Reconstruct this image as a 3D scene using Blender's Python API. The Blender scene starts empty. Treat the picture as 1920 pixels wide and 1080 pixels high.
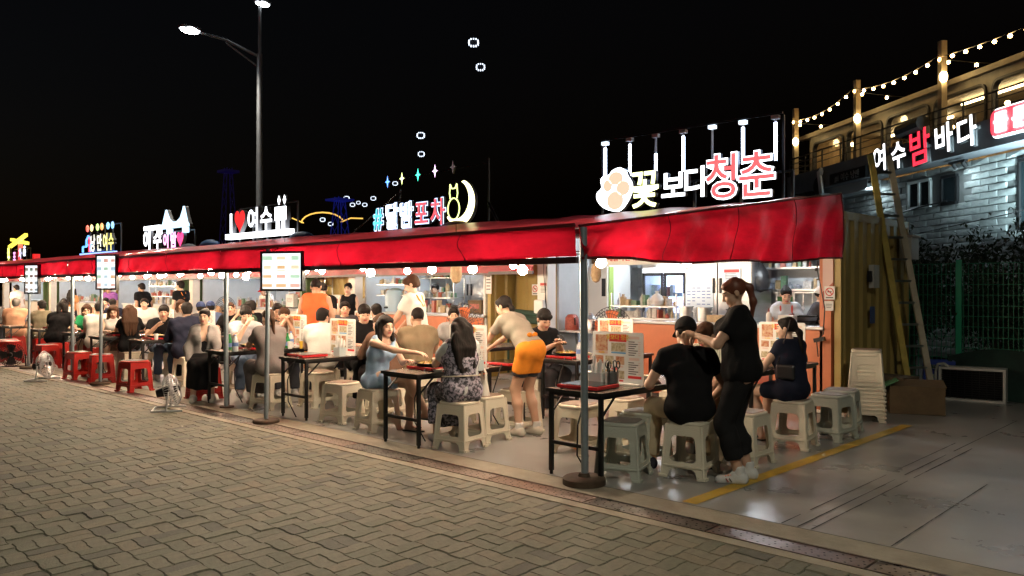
import bpy, bmesh, math, random
import numpy as np
from mathutils import Vector, Matrix, Euler
R = math.radians
random.seed(7)
rng = np.random.default_rng(7)
SC = bpy.context.scene
COL = SC.collection
# ---------------------------------------------------------------- camera, world, exposure
cam = bpy.data.cameras.new('camera'); cam.lens = 28.5; cam.sensor_width = 36; cam.clip_start = 0.05; cam.clip_end = 3000
camo = bpy.data.objects.new('camera', cam); COL.objects.link(camo)
camo.location = (0, 0, 1.55); camo.rotation_euler = (R(90), 0, R(43.9))
SC.camera = camo
W = bpy.data.worlds.new('World'); SC.world = W; W.use_nodes = True
nt = W.node_tree
sky = nt.nodes.new('ShaderNodeTexSky'); sky.sky_type = 'NISHITA'; sky.sun_disc = False
sky.sun_elevation = R(-4.0); sky.sun_rotation = R(200)
bgn = nt.nodes['Background']; nt.links.new(sky.outputs[0], bgn.inputs[0]); bgn.inputs[1].default_value = 0.045
SC.view_settings.view_transform = 'Standard'; SC.view_settings.look = 'None'
SC.view_settings.exposure = 1.25; SC.view_settings.gamma = 1.0; SC.view_settings.use_curve_mapping = False
SC.cycles.use_denoising = True
SC.cycles.max_bounces = 6; SC.cycles.transparent_max_bounces = 12
SC.cycles.sample_clamp_indirect = 3.0

# ---------------------------------------------------------------- helpers
def tag(o, label=None, cat=None, group=None, kind=None):
    if label: o['label'] = label
    if cat: o['category'] = cat
    if group: o['group'] = group
    if kind: o['kind'] = kind
    return o
def thing(name, label, cat, loc=(0, 0, 0), rz=0, group=None, kind=None):
    o = bpy.data.objects.new(name, None); COL.objects.link(o); o.empty_display_size = .1
    o.location = loc; o.rotation_euler = (0, 0, rz)
    return tag(o, label, cat, group, kind)
def link(name, me, parent=None, loc=None, rot=None):
    o = bpy.data.objects.new(name, me); COL.objects.link(o)
    if parent: o.parent = parent
    if loc is not None: o.location = loc
    if rot is not None: o.rotation_euler = rot
    return o
KIDS = {}
def dup(root, loc, rz=0, label=None, group=None):
    r = root.copy(); COL.objects.link(r); r.location = loc; r.rotation_euler = (0, 0, rz)
    if label: r['label'] = label
    if group: r['group'] = group
    for ch in root.children:
        c = ch.copy(); COL.objects.link(c); c.parent = r
        for g in ch.children:
            d = g.copy(); COL.objects.link(d); d.parent = c
    return r
MATS = {}
def mat(name, col=(.5, .5, .5), rough=.6, metal=0, emit=None, es=1.0, var=0, vs=6.0, bump=0, bs=40.0, spec=.5, col2=None, trans=0, coat=0, stretch=None, rvar=0):
    """principled material; var/col2 mottles the colour with noise, bump adds fine relief"""
    if name in MATS: return MATS[name]
    m = bpy.data.materials.new(name); m.use_nodes = True; N = m.node_tree.nodes; L = m.node_tree.links
    b = N['Principled BSDF']
    b.inputs['Base Color'].default_value = (*col, 1); b.inputs['Roughness'].default_value = rough
    b.inputs['Metallic'].default_value = metal; b.inputs['Specular IOR Level'].default_value = spec
    if coat: b.inputs['Coat Weight'].default_value = coat; b.inputs['Coat Roughness'].default_value = .1
    if emit: b.inputs['Emission Color'].default_value = (*emit, 1); b.inputs['Emission Strength'].default_value = es
    tc = None
    def coords():
        nonlocal tc
        if tc is None:
            t = N.new('ShaderNodeTexCoord'); tc = t.outputs['Object']
            if stretch:
                mp = N.new('ShaderNodeMapping'); mp.inputs['Scale'].default_value = stretch; L.new(tc, mp.inputs[0]); tc = mp.outputs[0]
        return tc
    if var or col2:
        n = N.new('ShaderNodeTexNoise'); n.inputs['Scale'].default_value = vs; n.inputs['Detail'].default_value = 6; n.inputs['Roughness'].default_value = .65
        L.new(coords(), n.inputs['Vector'])
        rp = N.new('ShaderNodeValToRGB'); rp.color_ramp.elements[0].position = .35; rp.color_ramp.elements[1].position = .68
        c2 = col2 if col2 else tuple(c * (1 - var) for c in col)
        rp.color_ramp.elements[0].color = (*c2, 1); rp.color_ramp.elements[1].color = (*col, 1)
        L.new(n.outputs['Fac'], rp.inputs[0]); L.new(rp.outputs[0], b.inputs['Base Color'])
        if rvar:
            mr = N.new('ShaderNodeMapRange'); mr.inputs[3].default_value = rough - rvar; mr.inputs[4].default_value = rough + rvar
            L.new(n.outputs['Fac'], mr.inputs[0]); L.new(mr.outputs[0], b.inputs['Roughness'])
    if bump:
        n2 = N.new('ShaderNodeTexNoise'); n2.inputs['Scale'].default_value = bs; n2.inputs['Detail'].default_value = 4
        L.new(coords(), n2.inputs['Vector'])
        bp = N.new('ShaderNodeBump'); bp.inputs['Strength'].default_value = bump; bp.inputs['Distance'].default_value = .01
        L.new(n2.outputs['Fac'], bp.inputs['Height']); L.new(bp.outputs[0], b.inputs['Normal'])
    if trans:
        tr = N.new('ShaderNodeBsdfTranslucent'); tr.inputs[0].default_value = (*col, 1)
        if var or col2: L.new(rp.outputs[0], tr.inputs[0])
        mx = N.new('ShaderNodeMixShader'); mx.inputs[0].default_value = trans
        L.new(b.outputs[0], mx.inputs[1]); L.new(tr.outputs[0], mx.inputs[2])
        L.new(mx.outputs[0], N['Material Output'].inputs[0])
    MATS[name] = m
    return m
def glass(name, tint=(.9, .95, 1), fac=.12, rough=.02):
    if name in MATS: return MATS[name]
    m = bpy.data.materials.new(name); m.use_nodes = True; N = m.node_tree.nodes; L = m.node_tree.links
    N.remove(N['Principled BSDF'])
    t = N.new('ShaderNodeBsdfTransparent'); t.inputs[0].default_value = (*tint, 1)
    g = N.new('ShaderNodeBsdfGlossy'); g.inputs['Roughness'].default_value = rough
    mx = N.new('ShaderNodeMixShader'); mx.inputs[0].default_value = fac
    L.new(t.outputs[0], mx.inputs[1]); L.new(g.outputs[0], mx.inputs[2]); L.new(mx.outputs[0], N['Material Output'].inputs[0])
    MATS[name] = m
    return m
def lamp(name, col, s): return mat(name, (.8, .8, .8), .5, emit=col, es=s)

class MB:
    """collects simple shapes and links them as one mesh object"""
    def __init__(s): s.v = []; s.f = []; s.m = []
    def add(s, vs, fs, mi=0):
        o = len(s.v); s.v += [tuple(p) for p in vs]; s.f += [tuple(i + o for i in f) for f in fs]; s.m += [mi] * len(fs); return s
    def box(s, c, d, mi=0, M=None):
        x, y, z = (a / 2 for a in d); P = [Vector((i, j, k)) for i in (-x, x) for j in (-y, y) for k in (-z, z)]
        if M is not None: P = [M @ p for p in P]
        c = Vector(c); P = [p + c for p in P]
        return s.add(P, [(0, 1, 3, 2), (4, 6, 7, 5), (0, 4, 5, 1), (2, 3, 7, 6), (0, 2, 6, 4), (1, 5, 7, 3)], mi)
    def bar(s, a, b, w, h=None, mi=0):
        a = Vector(a); b = Vector(b); d = b - a; L = d.length
        M = d.to_track_quat('Y', 'Z').to_matrix()
        return s.box((a + b) / 2, (w, L, h or w), mi, M)
    def cyl(s, a, b, r0, r1=None, n=12, mi=0, cap=True):
        a = Vector(a); b = Vector(b); r1 = r0 if r1 is None else r1
        q = (b - a).to_track_quat('Z', 'Y').to_matrix(); vs = []
        for i in range(n):
            t = 2 * math.pi * i / n; e = q @ Vector((math.cos(t), math.sin(t), 0)); vs += [a + e * r0, b + e * r1]
        fs = [(2 * i, 2 * ((i + 1) % n), 2 * ((i + 1) % n) + 1, 2 * i + 1) for i in range(n)]
        if cap: fs += [tuple(2 * i for i in range(n))[::-1], tuple(2 * i + 1 for i in range(n))]
        return s.add(vs, fs, mi)
    def tube(s, pts, r, n=6, mi=0):
        for a, b in zip(pts[:-1], pts[1:]):
            if (Vector(a) - Vector(b)).length > 1e-5: s.cyl(a, b, r, n=n, mi=mi)
        return s
    def lathe(s, prof, n=16, mi=0, c=(0, 0, 0), M=None, cap=True):
        vs = []; k = len(prof); c = Vector(c)
        for i in range(n):
            t = 2 * math.pi * i / n
            for r, z in prof:
                p = Vector((r * math.cos(t), r * math.sin(t), z)); p = (M @ p if M is not None else p) + c; vs.append(p)
        fs = [(i * k + j, ((i + 1) % n) * k + j, ((i + 1) % n) * k + j + 1, i * k + j + 1) for i in range(n) for j in range(k - 1)]
        if cap:
            if prof[0][0] > 1e-4: fs.append(tuple(i * k for i in range(n))[::-1])
            if prof[-1][0] > 1e-4: fs.append(tuple(i * k + k - 1 for i in range(n)))
        return s.add(vs, fs, mi)
    def ball(s, c, r, n=10, mi=0, sc=(1, 1, 1)):
        pr = [(r * math.sin(math.pi * j / (n // 2)), -r * math.cos(math.pi * j / (n // 2))) for j in range(n // 2 + 1)]
        return s.lathe(pr, n, mi, c, Matrix.Diagonal(sc), False)
    def poly(s, pts, mi=0): return s.add(pts, [tuple(range(len(pts)))], mi)
    def grid(s, fn, nu, nv, mi=0):
        vs = [fn(i / nu, j / nv) for i in range(nu + 1) for j in range(nv + 1)]
        fs = [(i * (nv + 1) + j, (i + 1) * (nv + 1) + j, (i + 1) * (nv + 1) + j + 1, i * (nv + 1) + j + 1) for i in range(nu) for j in range(nv)]
        return s.add(vs, fs, mi)
    def prism(s, pts, off, mi=0):
        n = len(pts); off = Vector(off); P = [Vector(p) for p in pts]
        return s.add(P + [p + off for p in P], [tuple(range(n))[::-1], tuple(range(n, 2 * n))] + [(i, (i + 1) % n, n + (i + 1) % n, n + i) for i in range(n)], mi)
    def mesh(s, name, mats, smooth=False):
        me = bpy.data.meshes.new(name); me.from_pydata(s.v, [], s.f)
        for m in (mats if isinstance(mats, (list, tuple)) else [mats]): me.materials.append(m)
        if len(me.materials) > 1: me.polygons.foreach_set('material_index', s.m)
        if smooth:
            me.polygons.foreach_set('use_smooth', [True] * len(s.f)); me.set_sharp_from_angle(angle=R(40))
        me.validate(); me.update(); return me
    def build(s, name, mats, parent=None, smooth=False, loc=None, rot=None):
        return link(name, s.mesh(name, mats, smooth), parent, loc, rot)
def bevel(o, w=.004, seg=2):
    b = o.modifiers.new('bevel', 'BEVEL'); b.width = w; b.segments = seg; b.limit_method = 'ANGLE'; return o
TXT = {}
def text_me(body, size, ext=.01, off=0.0, m=None, bold=True):
    """a line of lettering as a mesh standing in the xz plane, facing -y, centred in x, baseline at z 0"""
    cu = bpy.data.curves.new('lettering', 'FONT'); cu.body = body; cu.size = size; cu.extrude = ext; cu.offset = off; cu.align_x = 'CENTER'
    cu.resolution_u = 3
    o = bpy.data.objects.new('lettering', cu); COL.objects.link(o)
    me = bpy.data.meshes.new_from_object(o.evaluated_get(bpy.context.evaluated_depsgraph_get()))
    bpy.data.objects.remove(o); bpy.data.curves.remove(cu)
    me.name = 'lettering'; me.transform(Matrix.Rotation(R(90), 4, 'X')); me.materials.clear()
    if m: me.materials.append(m)
    if ext > .012:  # only the face of a channel letter glows, its returns are plain grey
        me.materials.append(mat('letter_return', (.16, .16, .17), .5)); me.polygons.foreach_set('material_index', [0 if p.normal.y < -.5 else 1 for p in me.polygons]); me.update()
    return me
def flat_curve(splines, ext, m, off=0.0):
    """filled flat outlines (with holes) in xy given thickness, as a mesh"""
    cu = bpy.data.curves.new('outline', 'CURVE'); cu.dimensions = '2D'; cu.fill_mode = 'BOTH'; cu.extrude = ext; cu.offset = off
    for pts in splines:
        sp = cu.splines.new('POLY'); sp.points.add(len(pts) - 1); sp.use_cyclic_u = True
        for p, q in zip(sp.points, pts): p.co = (q[0], q[1], 0, 1)
    o = bpy.data.objects.new('outline', cu); COL.objects.link(o)
    me = bpy.data.meshes.new_from_object(o.evaluated_get(bpy.context.evaluated_depsgraph_get()))
    bpy.data.objects.remove(o); bpy.data.curves.remove(cu)
    me.materials.clear()
    if m: me.materials.append(m)
    if m and ext >= .02 and m.node_tree.nodes['Principled BSDF'].inputs['Emission Strength'].default_value > 0 and m.name not in ('sign_red_box',):
        me.materials.append(mat('letter_return', (.16, .16, .17), .5)); me.polygons.foreach_set('material_index', [0 if p.normal.z > .5 else 1 for p in me.polygons]); me.update()
    return me
def rrect(x0, y0, x1, y1, r, n=4):
    out = []
    for cx, cy, a in ((x1 - r, y1 - r, 0), (x0 + r, y1 - r, 90), (x0 + r, y0 + r, 180), (x1 - r, y0 + r, 270)):
        out += [(cx + r * math.cos(R(a + 90 * i / n)), cy + r * math.sin(R(a + 90 * i / n))) for i in range(n + 1)]
    return out

# ---------------------------------------------------------------- organic surfaces: rounded cones blended in a field, skinned by surface nets
def nets(F, org, h):
    S = F < 0; sh = F.shape
    c = [S[i:sh[0] - 1 + i, j:sh[1] - 1 + j, k:sh[2] - 1 + k] for i in (0, 1) for j in (0, 1) for k in (0, 1)]
    cnt = sum(a.astype(np.int8) for a in c); act = (cnt > 0) & (cnt < 8)
    ci, cj, ck = np.nonzero(act); n = len(ci)
    idx = np.full(act.shape, -1, np.int64); idx[act] = np.arange(n)
    val = [F[ci + i, cj + j, ck + k] for i in (0, 1) for j in (0, 1) for k in (0, 1)]
    offs = [(i, j, k) for i in (0, 1) for j in (0, 1) for k in (0, 1)]
    P = np.zeros((n, 3)); m = np.zeros(n)
    for a in range(8):
        for b in range(a + 1, 8):
            oa, ob = offs[a], offs[b]
            if sum(abs(x - y) for x, y in zip(oa, ob)) != 1: continue
            w = (val[a] < 0) != (val[b] < 0)
            t = np.where(w, val[a] / np.where(w, val[a] - val[b], 1), 0)
            for d in range(3): P[:, d] += w * (oa[d] + t * (ob[d] - oa[d]))
            m += w
    P /= m[:, None]; P += np.stack([ci, cj, ck], 1); P = P * h + org
    Q = []
    for ax in range(3):
        sl0 = [slice(1, -1)] * 3; sl1 = [slice(1, -1)] * 3; sl0[ax] = slice(0, -1); sl1[ax] = slice(1, None)
        A = S[tuple(sl0)]; B = S[tuple(sl1)]
        for mask, flip in ((A & ~B, False), (~A & B, True)):
            g = np.array(np.nonzero(mask)); o = np.ones(3, int); o[ax] = 0; g = g + o[:, None]
            u, v = (ax + 1) % 3, (ax + 2) % 3
            def cell(du, dv):
                q = g.copy(); q[u] -= du; q[v] -= dv; return idx[q[0], q[1], q[2]]
            qd = np.stack([cell(1, 1), cell(0, 1), cell(0, 0), cell(1, 0)], 1)
            Q.append(qd[:, ::-1] if flip else qd)
    return P, np.concatenate(Q)
def field(prims, h, k=.03, folds=0, seed=0, cuts=()):
    """prims: ('c',a,b,ra,rb,flat) rounded cone; ('e',centre,radii) ellipsoid; prefix '-' subtracts. cuts: (point, normal) keeps the side behind"""
    lo = np.full(3, 9e9); hi = -lo
    for p in prims:
        if p[0][0] == '-': continue
        if p[0] == 'c':
            r = max(p[3], p[4]); a, b = np.array(p[1]), np.array(p[2]); lo = np.minimum(lo, np.minimum(a, b) - r); hi = np.maximum(hi, np.maximum(a, b) + r)
        else:
            lo = np.minimum(lo, np.array(p[1]) - np.array(p[2])); hi = np.maximum(hi, np.array(p[1]) + np.array(p[2]))
    lo = lo - 3 * h - folds * 2; hi = hi + 3 * h + folds * 2
    n = np.ceil((hi - lo) / h).astype(int) + 1
    ax = [lo[d] + h * np.arange(n[d]) for d in range(3)]
    F = np.full(tuple(n), .25)
    for p in prims:
        neg = p[0][0] == '-'; ty = p[0][-1]
        kk = p[-1]['k'] if isinstance(p[-1], dict) else k
        if ty == 'c':
            a = np.array(p[1], float); b = np.array(p[2], float); r = max(p[3], p[4]); l2 = np.minimum(a, b) - r; h2 = np.maximum(a, b) + r
        else:
            a = np.array(p[1], float); rr = np.array(p[2], float); l2 = a - rr; h2 = a + rr
        pad = kk + 2.5 * h
        i0 = np.clip(np.floor((l2 - pad - lo) / h).astype(int), 0, n - 1); i1 = np.clip(np.ceil((h2 + pad - lo) / h).astype(int) + 1, 1, n)
        sl = tuple(slice(i0[d], i1[d]) for d in range(3))
        X = ax[0][sl[0]][:, None, None]; Y = ax[1][sl[1]][None, :, None]; Z = ax[2][sl[2]][None, None, :]
        if ty == 'c':
            ab = b - a; L2 = max(ab @ ab, 1e-12)
            t = ((X - a[0]) * ab[0] + (Y - a[1]) * ab[1] + (Z - a[2]) * ab[2]) / L2
            tc = np.clip(t, 0, 1)
            d = np.sqrt((X - a[0] - tc * ab[0]) ** 2 + (Y - a[1] - tc * ab[1]) ** 2 + (Z - a[2] - tc * ab[2]) ** 2) - (p[3] + tc * (p[4] - p[3]))
            if len(p) > 5 and p[5] is True: d = np.maximum(d, (t - 1) * math.sqrt(L2))
        else:
            q0 = np.sqrt(((X - a[0]) / rr[0]) ** 2 + ((Y - a[1]) / rr[1]) ** 2 + ((Z - a[2]) / rr[2]) ** 2)
            q1 = np.sqrt(((X - a[0]) / rr[0] ** 2) ** 2 + ((Y - a[1]) / rr[1] ** 2) ** 2 + ((Z - a[2]) / rr[2] ** 2) ** 2) + 1e-9
            d = q0 * (q0 - 1) / q1
        G = F[sl]
        if neg:
            d = -d; hh = np.maximum(kk - np.abs(G - d), 0) / kk; F[sl] = np.maximum(G, d) + hh * hh * kk * .25
        else:
            hh = np.maximum(kk - np.abs(G - d), 0) / kk; F[sl] = np.minimum(G, d) - hh * hh * kk * .25
    X = ax[0][:, None, None]; Y = ax[1][None, :, None]; Z = ax[2][None, None, :]
    if folds:
        g = np.random.default_rng(seed)
        for fr in (14, 26, 45):
            w = g.normal(size=3); w /= np.linalg.norm(w); w2 = g.normal(size=3) * fr * .6
            F += folds * (14 / fr) ** .6 * np.sin(fr * (X * w[0] + Y * w[1] + Z * w[2] * .5) + 1.3 * np.sin(X * w2[0] + Y * w2[1] + Z * w2[2]) + g.uniform(0, 6))
    for pt, nr in cuts:
        F = np.maximum(F, (X - pt[0]) * nr[0] + (Y - pt[1]) * nr[1] + (Z - pt[2]) * nr[2])
    F[0], F[-1] = .1, .1; F[:, 0], F[:, -1] = .1, .1; F[:, :, 0], F[:, :, -1] = .1, .1
    return nets(F, lo, h)
def np_mesh(name, parts, mats):
    """parts: list of (verts, quads, material index array or int)"""
    V = np.concatenate([p[0] for p in parts]); o = 0; Q = []; M = []
    for v, q, mi in parts:
        Q.append(q + o); o += len(v); M.append(np.full(len(q), mi) if np.isscalar(mi) else mi)
    Q = np.concatenate(Q); M = np.concatenate(M)
    me = bpy.data.meshes.new(name); me.vertices.add(len(V)); me.vertices.foreach_set('co', V.astype(np.float32).ravel())
    me.loops.add(len(Q) * 4); me.loops.foreach_set('vertex_index', Q.astype(np.int32).ravel())
    me.polygons.add(len(Q)); me.polygons.foreach_set('loop_start', np.arange(0, len(Q) * 4, 4, dtype=np.int32))
    for m in mats: me.materials.append(m)
    me.polygons.foreach_set('material_index', M.astype(np.int32)); me.polygons.foreach_set('use_smooth', np.ones(len(Q), bool))
    me.update(calc_edges=True); return me
# ================================================================ SETTING
m_conc = mat('concrete_strip', (.36, .32, .24), .75, var=.3, vs=5, bump=.25, bs=60)
m_paver = [mat('paver_%s' % n, c, .7, var=.28, vs=18, bump=.35, bs=90) for n, c in (('grey', (.205, .197, .142)), ('olive', (.17, .172, .120)), ('dark', (.125, .122, .095)), ('warm', (.215, .195, .135)))]
m_joint = mat('paver_joint_sand', (.035, .035, .027), .95)
m_floor = mat('painted_floor', (.30, .305, .295), .3, col2=(.205, .205, .195), vs=1.3, bump=.06, bs=7, rvar=.12)
m_line = mat('yellow_line_paint', (.60, .38, .03), .4, var=.3, vs=12)
m_dark = mat('dark_rubber_joint', (.07, .065, .055), .7, var=.4, vs=9)
m_ground = mat('rough_ground', (.05, .05, .045), .9, var=.3, vs=.6)

def sheet(name, x0, y0, x1, y1, z, m, kind='structure', parent=None):
    o = MB().poly([(x0, y0, z), (x1, y0, z), (x1, y1, z), (x0, y1, z)]).build(name, m, parent)
    return tag(o, kind=kind) if not parent else o
sheet('ground', -600, -500, 600, 900, -.06, m_ground)
# floor slab of the food street, painted grey
fl = tag(MB().box((-21, 9.6, -.03), (60, 9.06, .06)).build('floor', m_floor), kind='structure')
# marks on the floor
sheet('lane_marking', -3.19, 5.09, -3.07, 9.68, .004, m_line)
for i, (x, y0, y1) in enumerate(((-2.42, 5.07, 8.9), (-2.31, 5.07, 10.9), (-2.22, 5.07, 8.7), (-1.73, 5.07, 7.2))):
    mb = MB(); n = 26
    for k in range(n):
        if rng.random() < (.12 if i == 1 else .03): continue
        ya, yb = y0 + (y1 - y0) * k / n, y0 + (y1 - y0) * (k + 1) / n; w = .003 + rng.random() * .0025
        mb.poly([(x - w, ya, .004), (x + w, ya, .004), (x + w + rng.normal() * .002, yb, .004), (x - w, yb, .004)])
    tag(mb.build('floor_saw_cut', mat('saw_cut', (.03, .03, .03), .9)), kind='structure')
# kerb strips either side of the slotted drain
tag(MB().box((-21, 4.915, -.03), (60, .27, .066)).build('kerb_strip', m_conc), kind='structure')
tag(MB().box((-21, 5.06, -.031), (60, .016, .064)).build('floor_joint', m_dark), kind='structure')
tag(MB().box((-21, 4.5, -.03), (60, .10, .066)).build('kerb_strip', m_conc), kind='structure')
drain = tag(MB().box((-21, 4.665, -.055), (60, .226, .07)).build('drain_channel', m_dark), kind='structure')
# perforated steel covers, each one metre long
m_steel = mat('worn_stainless', (.42, .40, .38), .32, 1, var=.35, vs=7, bump=.15, bs=30, rvar=.2)
m_rust = mat('rusty_stainless', (.34, .27, .23), .4, .9, var=.4, vs=9, bump=.2, bs=30, rvar=.15)
def grate_mesh(L, holes):
    b = MB(); b.box((0, 0, -.006), (L, .2, .012)); b.bar((-L / 2, -.097, .002), (L / 2, -.097, .002), .008, .006); b.bar((-L / 2, .097, .002), (L / 2, .097, .002), .008, .006)
    if holes:
        for i in range(13):
            for j in range(4):
                x = -L / 2 + L * (i + .5 + .25 * (j % 2)) / 13; y = -.06 + .04 * j
                b.add([(x + .008 * math.cos(a * math.pi / 3), y + .008 * math.sin(a * math.pi / 3), .0012) for a in range(6)], [tuple(range(6))], 1)
    return b
m_hole = mat('drain_hole', (.012, .012, .012), .9)
gms = [grate_mesh(.985, True).mesh('drain_cover', [m, m_hole]) for m in (m_steel, m_rust)]
for i in range(14):
    link('drain_cover', gms[[0, 0, 1, 0, 1, 1, 0, 1, 1, 0, 1, 0, 0, 1][i]], drain, (-.2 - i * 1.0, 4.665, .0))
mb = MB()
for i in range(14, 50): mb.box((-.2 - i, 4.665, -.006), (.985, .2, .012))
tag(mb.build('drain_cover', m_steel, drain), kind='stuff')

# interlocking S pavers: basket weave of 2 x 1 blocks warped by a sine so every edge waves
L_ = .215; AMP = .0068
def wv(t): t *= 2 * math.pi / L_; return AMP * (math.sin(t) + .28 * math.sin(3 * t))
def warp(x, y): return (x + wv(y), y + wv(x))
def paver_outline(x0, y0, x1, y1, nx, ny, g):
    x0 += g; y0 += g; x1 -= g; y1 -= g; pts = []
    pts += [(x0 + (x1 - x0) * i / nx, y0) for i in range(nx)] + [(x1, y0 + (y1 - y0) * i / ny) for i in range(ny)]
    pts += [(x1 - (x1 - x0) * i / nx, y1) for i in range(nx)] + [(x0, y1 - (y1 - y0) * i / ny) for i in range(ny)]
    return pts
def paver_geo(kind, half, lod):
    nx, ny = ((9, 5) if lod == 0 else (5, 3))
    if kind == 0: rc = (0, half * L_ / 2, L_, (half + 1) * L_ / 2); n = (nx, ny)
    else: rc = (half * L_ / 2, 0, (half + 1) * L_ / 2, L_); n = (ny, nx)
    top = [warp(*p) for p in paver_outline(*rc, *n, 0.0052 if lod == 0 else .0045)]; bot = [warp(*p) for p in paver_outline(*rc, *n, .0012)]
    k = len(top); vs = [(x, y, 0) for x, y in top] + [(x, y, -.008) for x, y in bot]
    return vs, [tuple(range(k))] + [(i, i + k, (i + 1) % k + k, (i + 1) % k) for i in range(k)]
geo = {(k, h, l): paver_geo(k, h, l) for k in (0, 1) for h in (0, 1) for l in (0, 1)}
pave = tag(MB().box((-23, -8, -.03), (70, 24.9, .036)).build('pavement', m_joint), kind='structure')
cand = []; YO = .14
ca, sa = math.sin(R(43.9)), math.cos(R(43.9))
for i in range(int(-22 / L_), int(6 / L_)):
    for j in range(int(-16 / L_), int(4.45 / L_)):
        x, y = i * L_, j * L_ + YO
        if y + L_ > 4.44: continue
        z = -ca * x + sa * y; xc = sa * x + ca * y
        if 3.9 < z < 23 and abs(xc / z) < .70: cand.append((z, i, j))
cand.sort()
pm = {}
for kx in (0, 1):
    for h in (0, 1):
        for c in range(4):
            me = bpy.data.meshes.new('paver'); me.from_pydata(geo[kx, h, 0][0], [], geo[kx, h, 0][1]); me.materials.append(m_paver[c]); pm[kx, h, c] = me
far = [[[], []] for _ in range(4)]; cnt = 0
for z, i, j in cand:
    for h in (0, 1):
        kx = (i + j) % 2; c = int(rng.choice(4, p=[.42, .33, .1, .15])); dz = rng.normal() * .0016
        if cnt < 300:
            o = link('paver', pm[kx, h, c], pave, (i * L_, j * L_ + YO, dz)); o.rotation_euler = (rng.normal() * .008, rng.normal() * .008, 0)
        else:
            vs, fs = geo[kx, h, 0 if z < 9 else 1]; V, F_ = far[c]; b = len(V)
            V += [(x + i * L_, y + j * L_ + YO, zz + dz) for x, y, zz in vs]; F_ += [tuple(q + b for q in f) for f in fs]
        cnt += 1
for c in range(4):
    me = bpy.data.meshes.new('paver'); me.from_pydata(*[far[c][0], [], far[c][1]]); me.materials.append(m_paver[c]); tag(link('paver', me, pave), kind='stuff')
m_farpave = mat('far_paving', (.15, .143, .115), .75, var=.35, vs=14, bump=.3, bs=30)
sheet('pavement', -56, -30, -22.1, 4.44, -.004, m_farpave)
sheet('pavement', -22.1, -30, 14, -16.2, -.004, m_farpave)
# litter
for i, (x, y) in enumerate(((-4.95, 6.02), (-7.6, 3.9), (-6.2, 2.75), (-8.9, 3.95))):
    b = MB(); 
    b.add([(-.05, -.03, .003), (.0, -.035, .012), (.055, -.02, .003), (.04, .03, .01), (-.02, .035, .004), (0, 0, .02)], [(0, 1, 5), (1, 2, 5), (2, 3, 5), (3, 4, 5), (4, 0, 5)])
    if i: b.v = [(p[0] * .55, p[1] * .5, p[2]) for p in b.v]
    o = b.build('litter', mat('crumpled_tissue' if i else 'dry_leaf', (.5, .48, .42) if i else (.45, .22, .07), .8)); o.location = (x, y, .004)
    tag(o, ['orange brown scrap lying on the grey floor in front of the table row', 'tiny white scrap on the pavers near the drain', 'white crumpled scrap in the middle of the paved road', 'small pale scrap on the pavers beside the silver fan'][i], 'litter')

# ---------------------------------------------------------------- street lamps (one in view behind the stalls, its twin stands on the road side behind the camera)
m_pole = mat('galvanised_pole', (.33, .34, .36), .5, .6, var=.2, vs=4)
def street_lamp(loc, label, h=9.0, arm=(0, -2.3), watts=300, colour=(1, .93, .78)):
    t = thing('street_lamp', label, 'street lamp', loc)
    MB().cyl((0, 0, 0), (0, 0, h + .1), .13, .09, 14).cyl((0, 0, h + .1), (0, 0, h + 1.75), .055, .045, 10).box((0, 0, .02), (.4, .4, .04)).build('pole', m_pole, t, True)
    ax, ay = arm; u = Vector((ax, ay, 0)).normalized()
    MB().tube([(0, 0, h), (ax * .5, ay * .5, h + .30), (ax, ay, h + .36)], .045, 8).tube([(0, 0, h - .35), (ax * .5, ay * .5, h + .22)], .025, 6).build('arm', m_pole, t, True)
    M = u.to_track_quat('Y', 'Z').to_matrix()
    hd = MB(); hd.box((ax, ay, h + .40), (.26, .62, .09), 0, M).build('lamp_head', m_pole, t)
    MB().ball((ax, ay, h + .345), .2, 12, 0, (.8, 1.5, .55) if abs(ax) < abs(ay) else (1.5, .8, .55)).build('lamp_lens', lamp('street_lamp_lens', (.92, .97, 1), 14), t, True)
    MB().box((0, .1, h + 1.80), (.2, .5, .09)).build('lamp_head', m_pole, t)
    MB().ball((0, .1, h + 1.74), .16, 12, 0, (.8, 1.5, .5)).build('lamp_lens', MATS['street_lamp_lens'], t, True)
    ld = bpy.data.lights.new('street_lamp_light', 'SPOT'); ld.energy = watts; ld.color = colour; ld.spot_size = R(150); ld.spot_blend = .6; ld.shadow_soft_size = .2
    lo = bpy.data.objects.new('street_lamp_light', ld); COL.objects.link(lo); lo.parent = t; lo.location = (ax, ay, h + .2)
    return t
street_lamp((-24.0, 13.2, 0), 'tall grey street lamp with a curved arm and glowing white head behind the stalls', watts=500)
street_lamp((6.0, -2.5, 0), 'grey street lamp on the road side behind the viewpoint', arm=(-2.0, 1.2), watts=1050, colour=(1, .93, .74))

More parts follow.
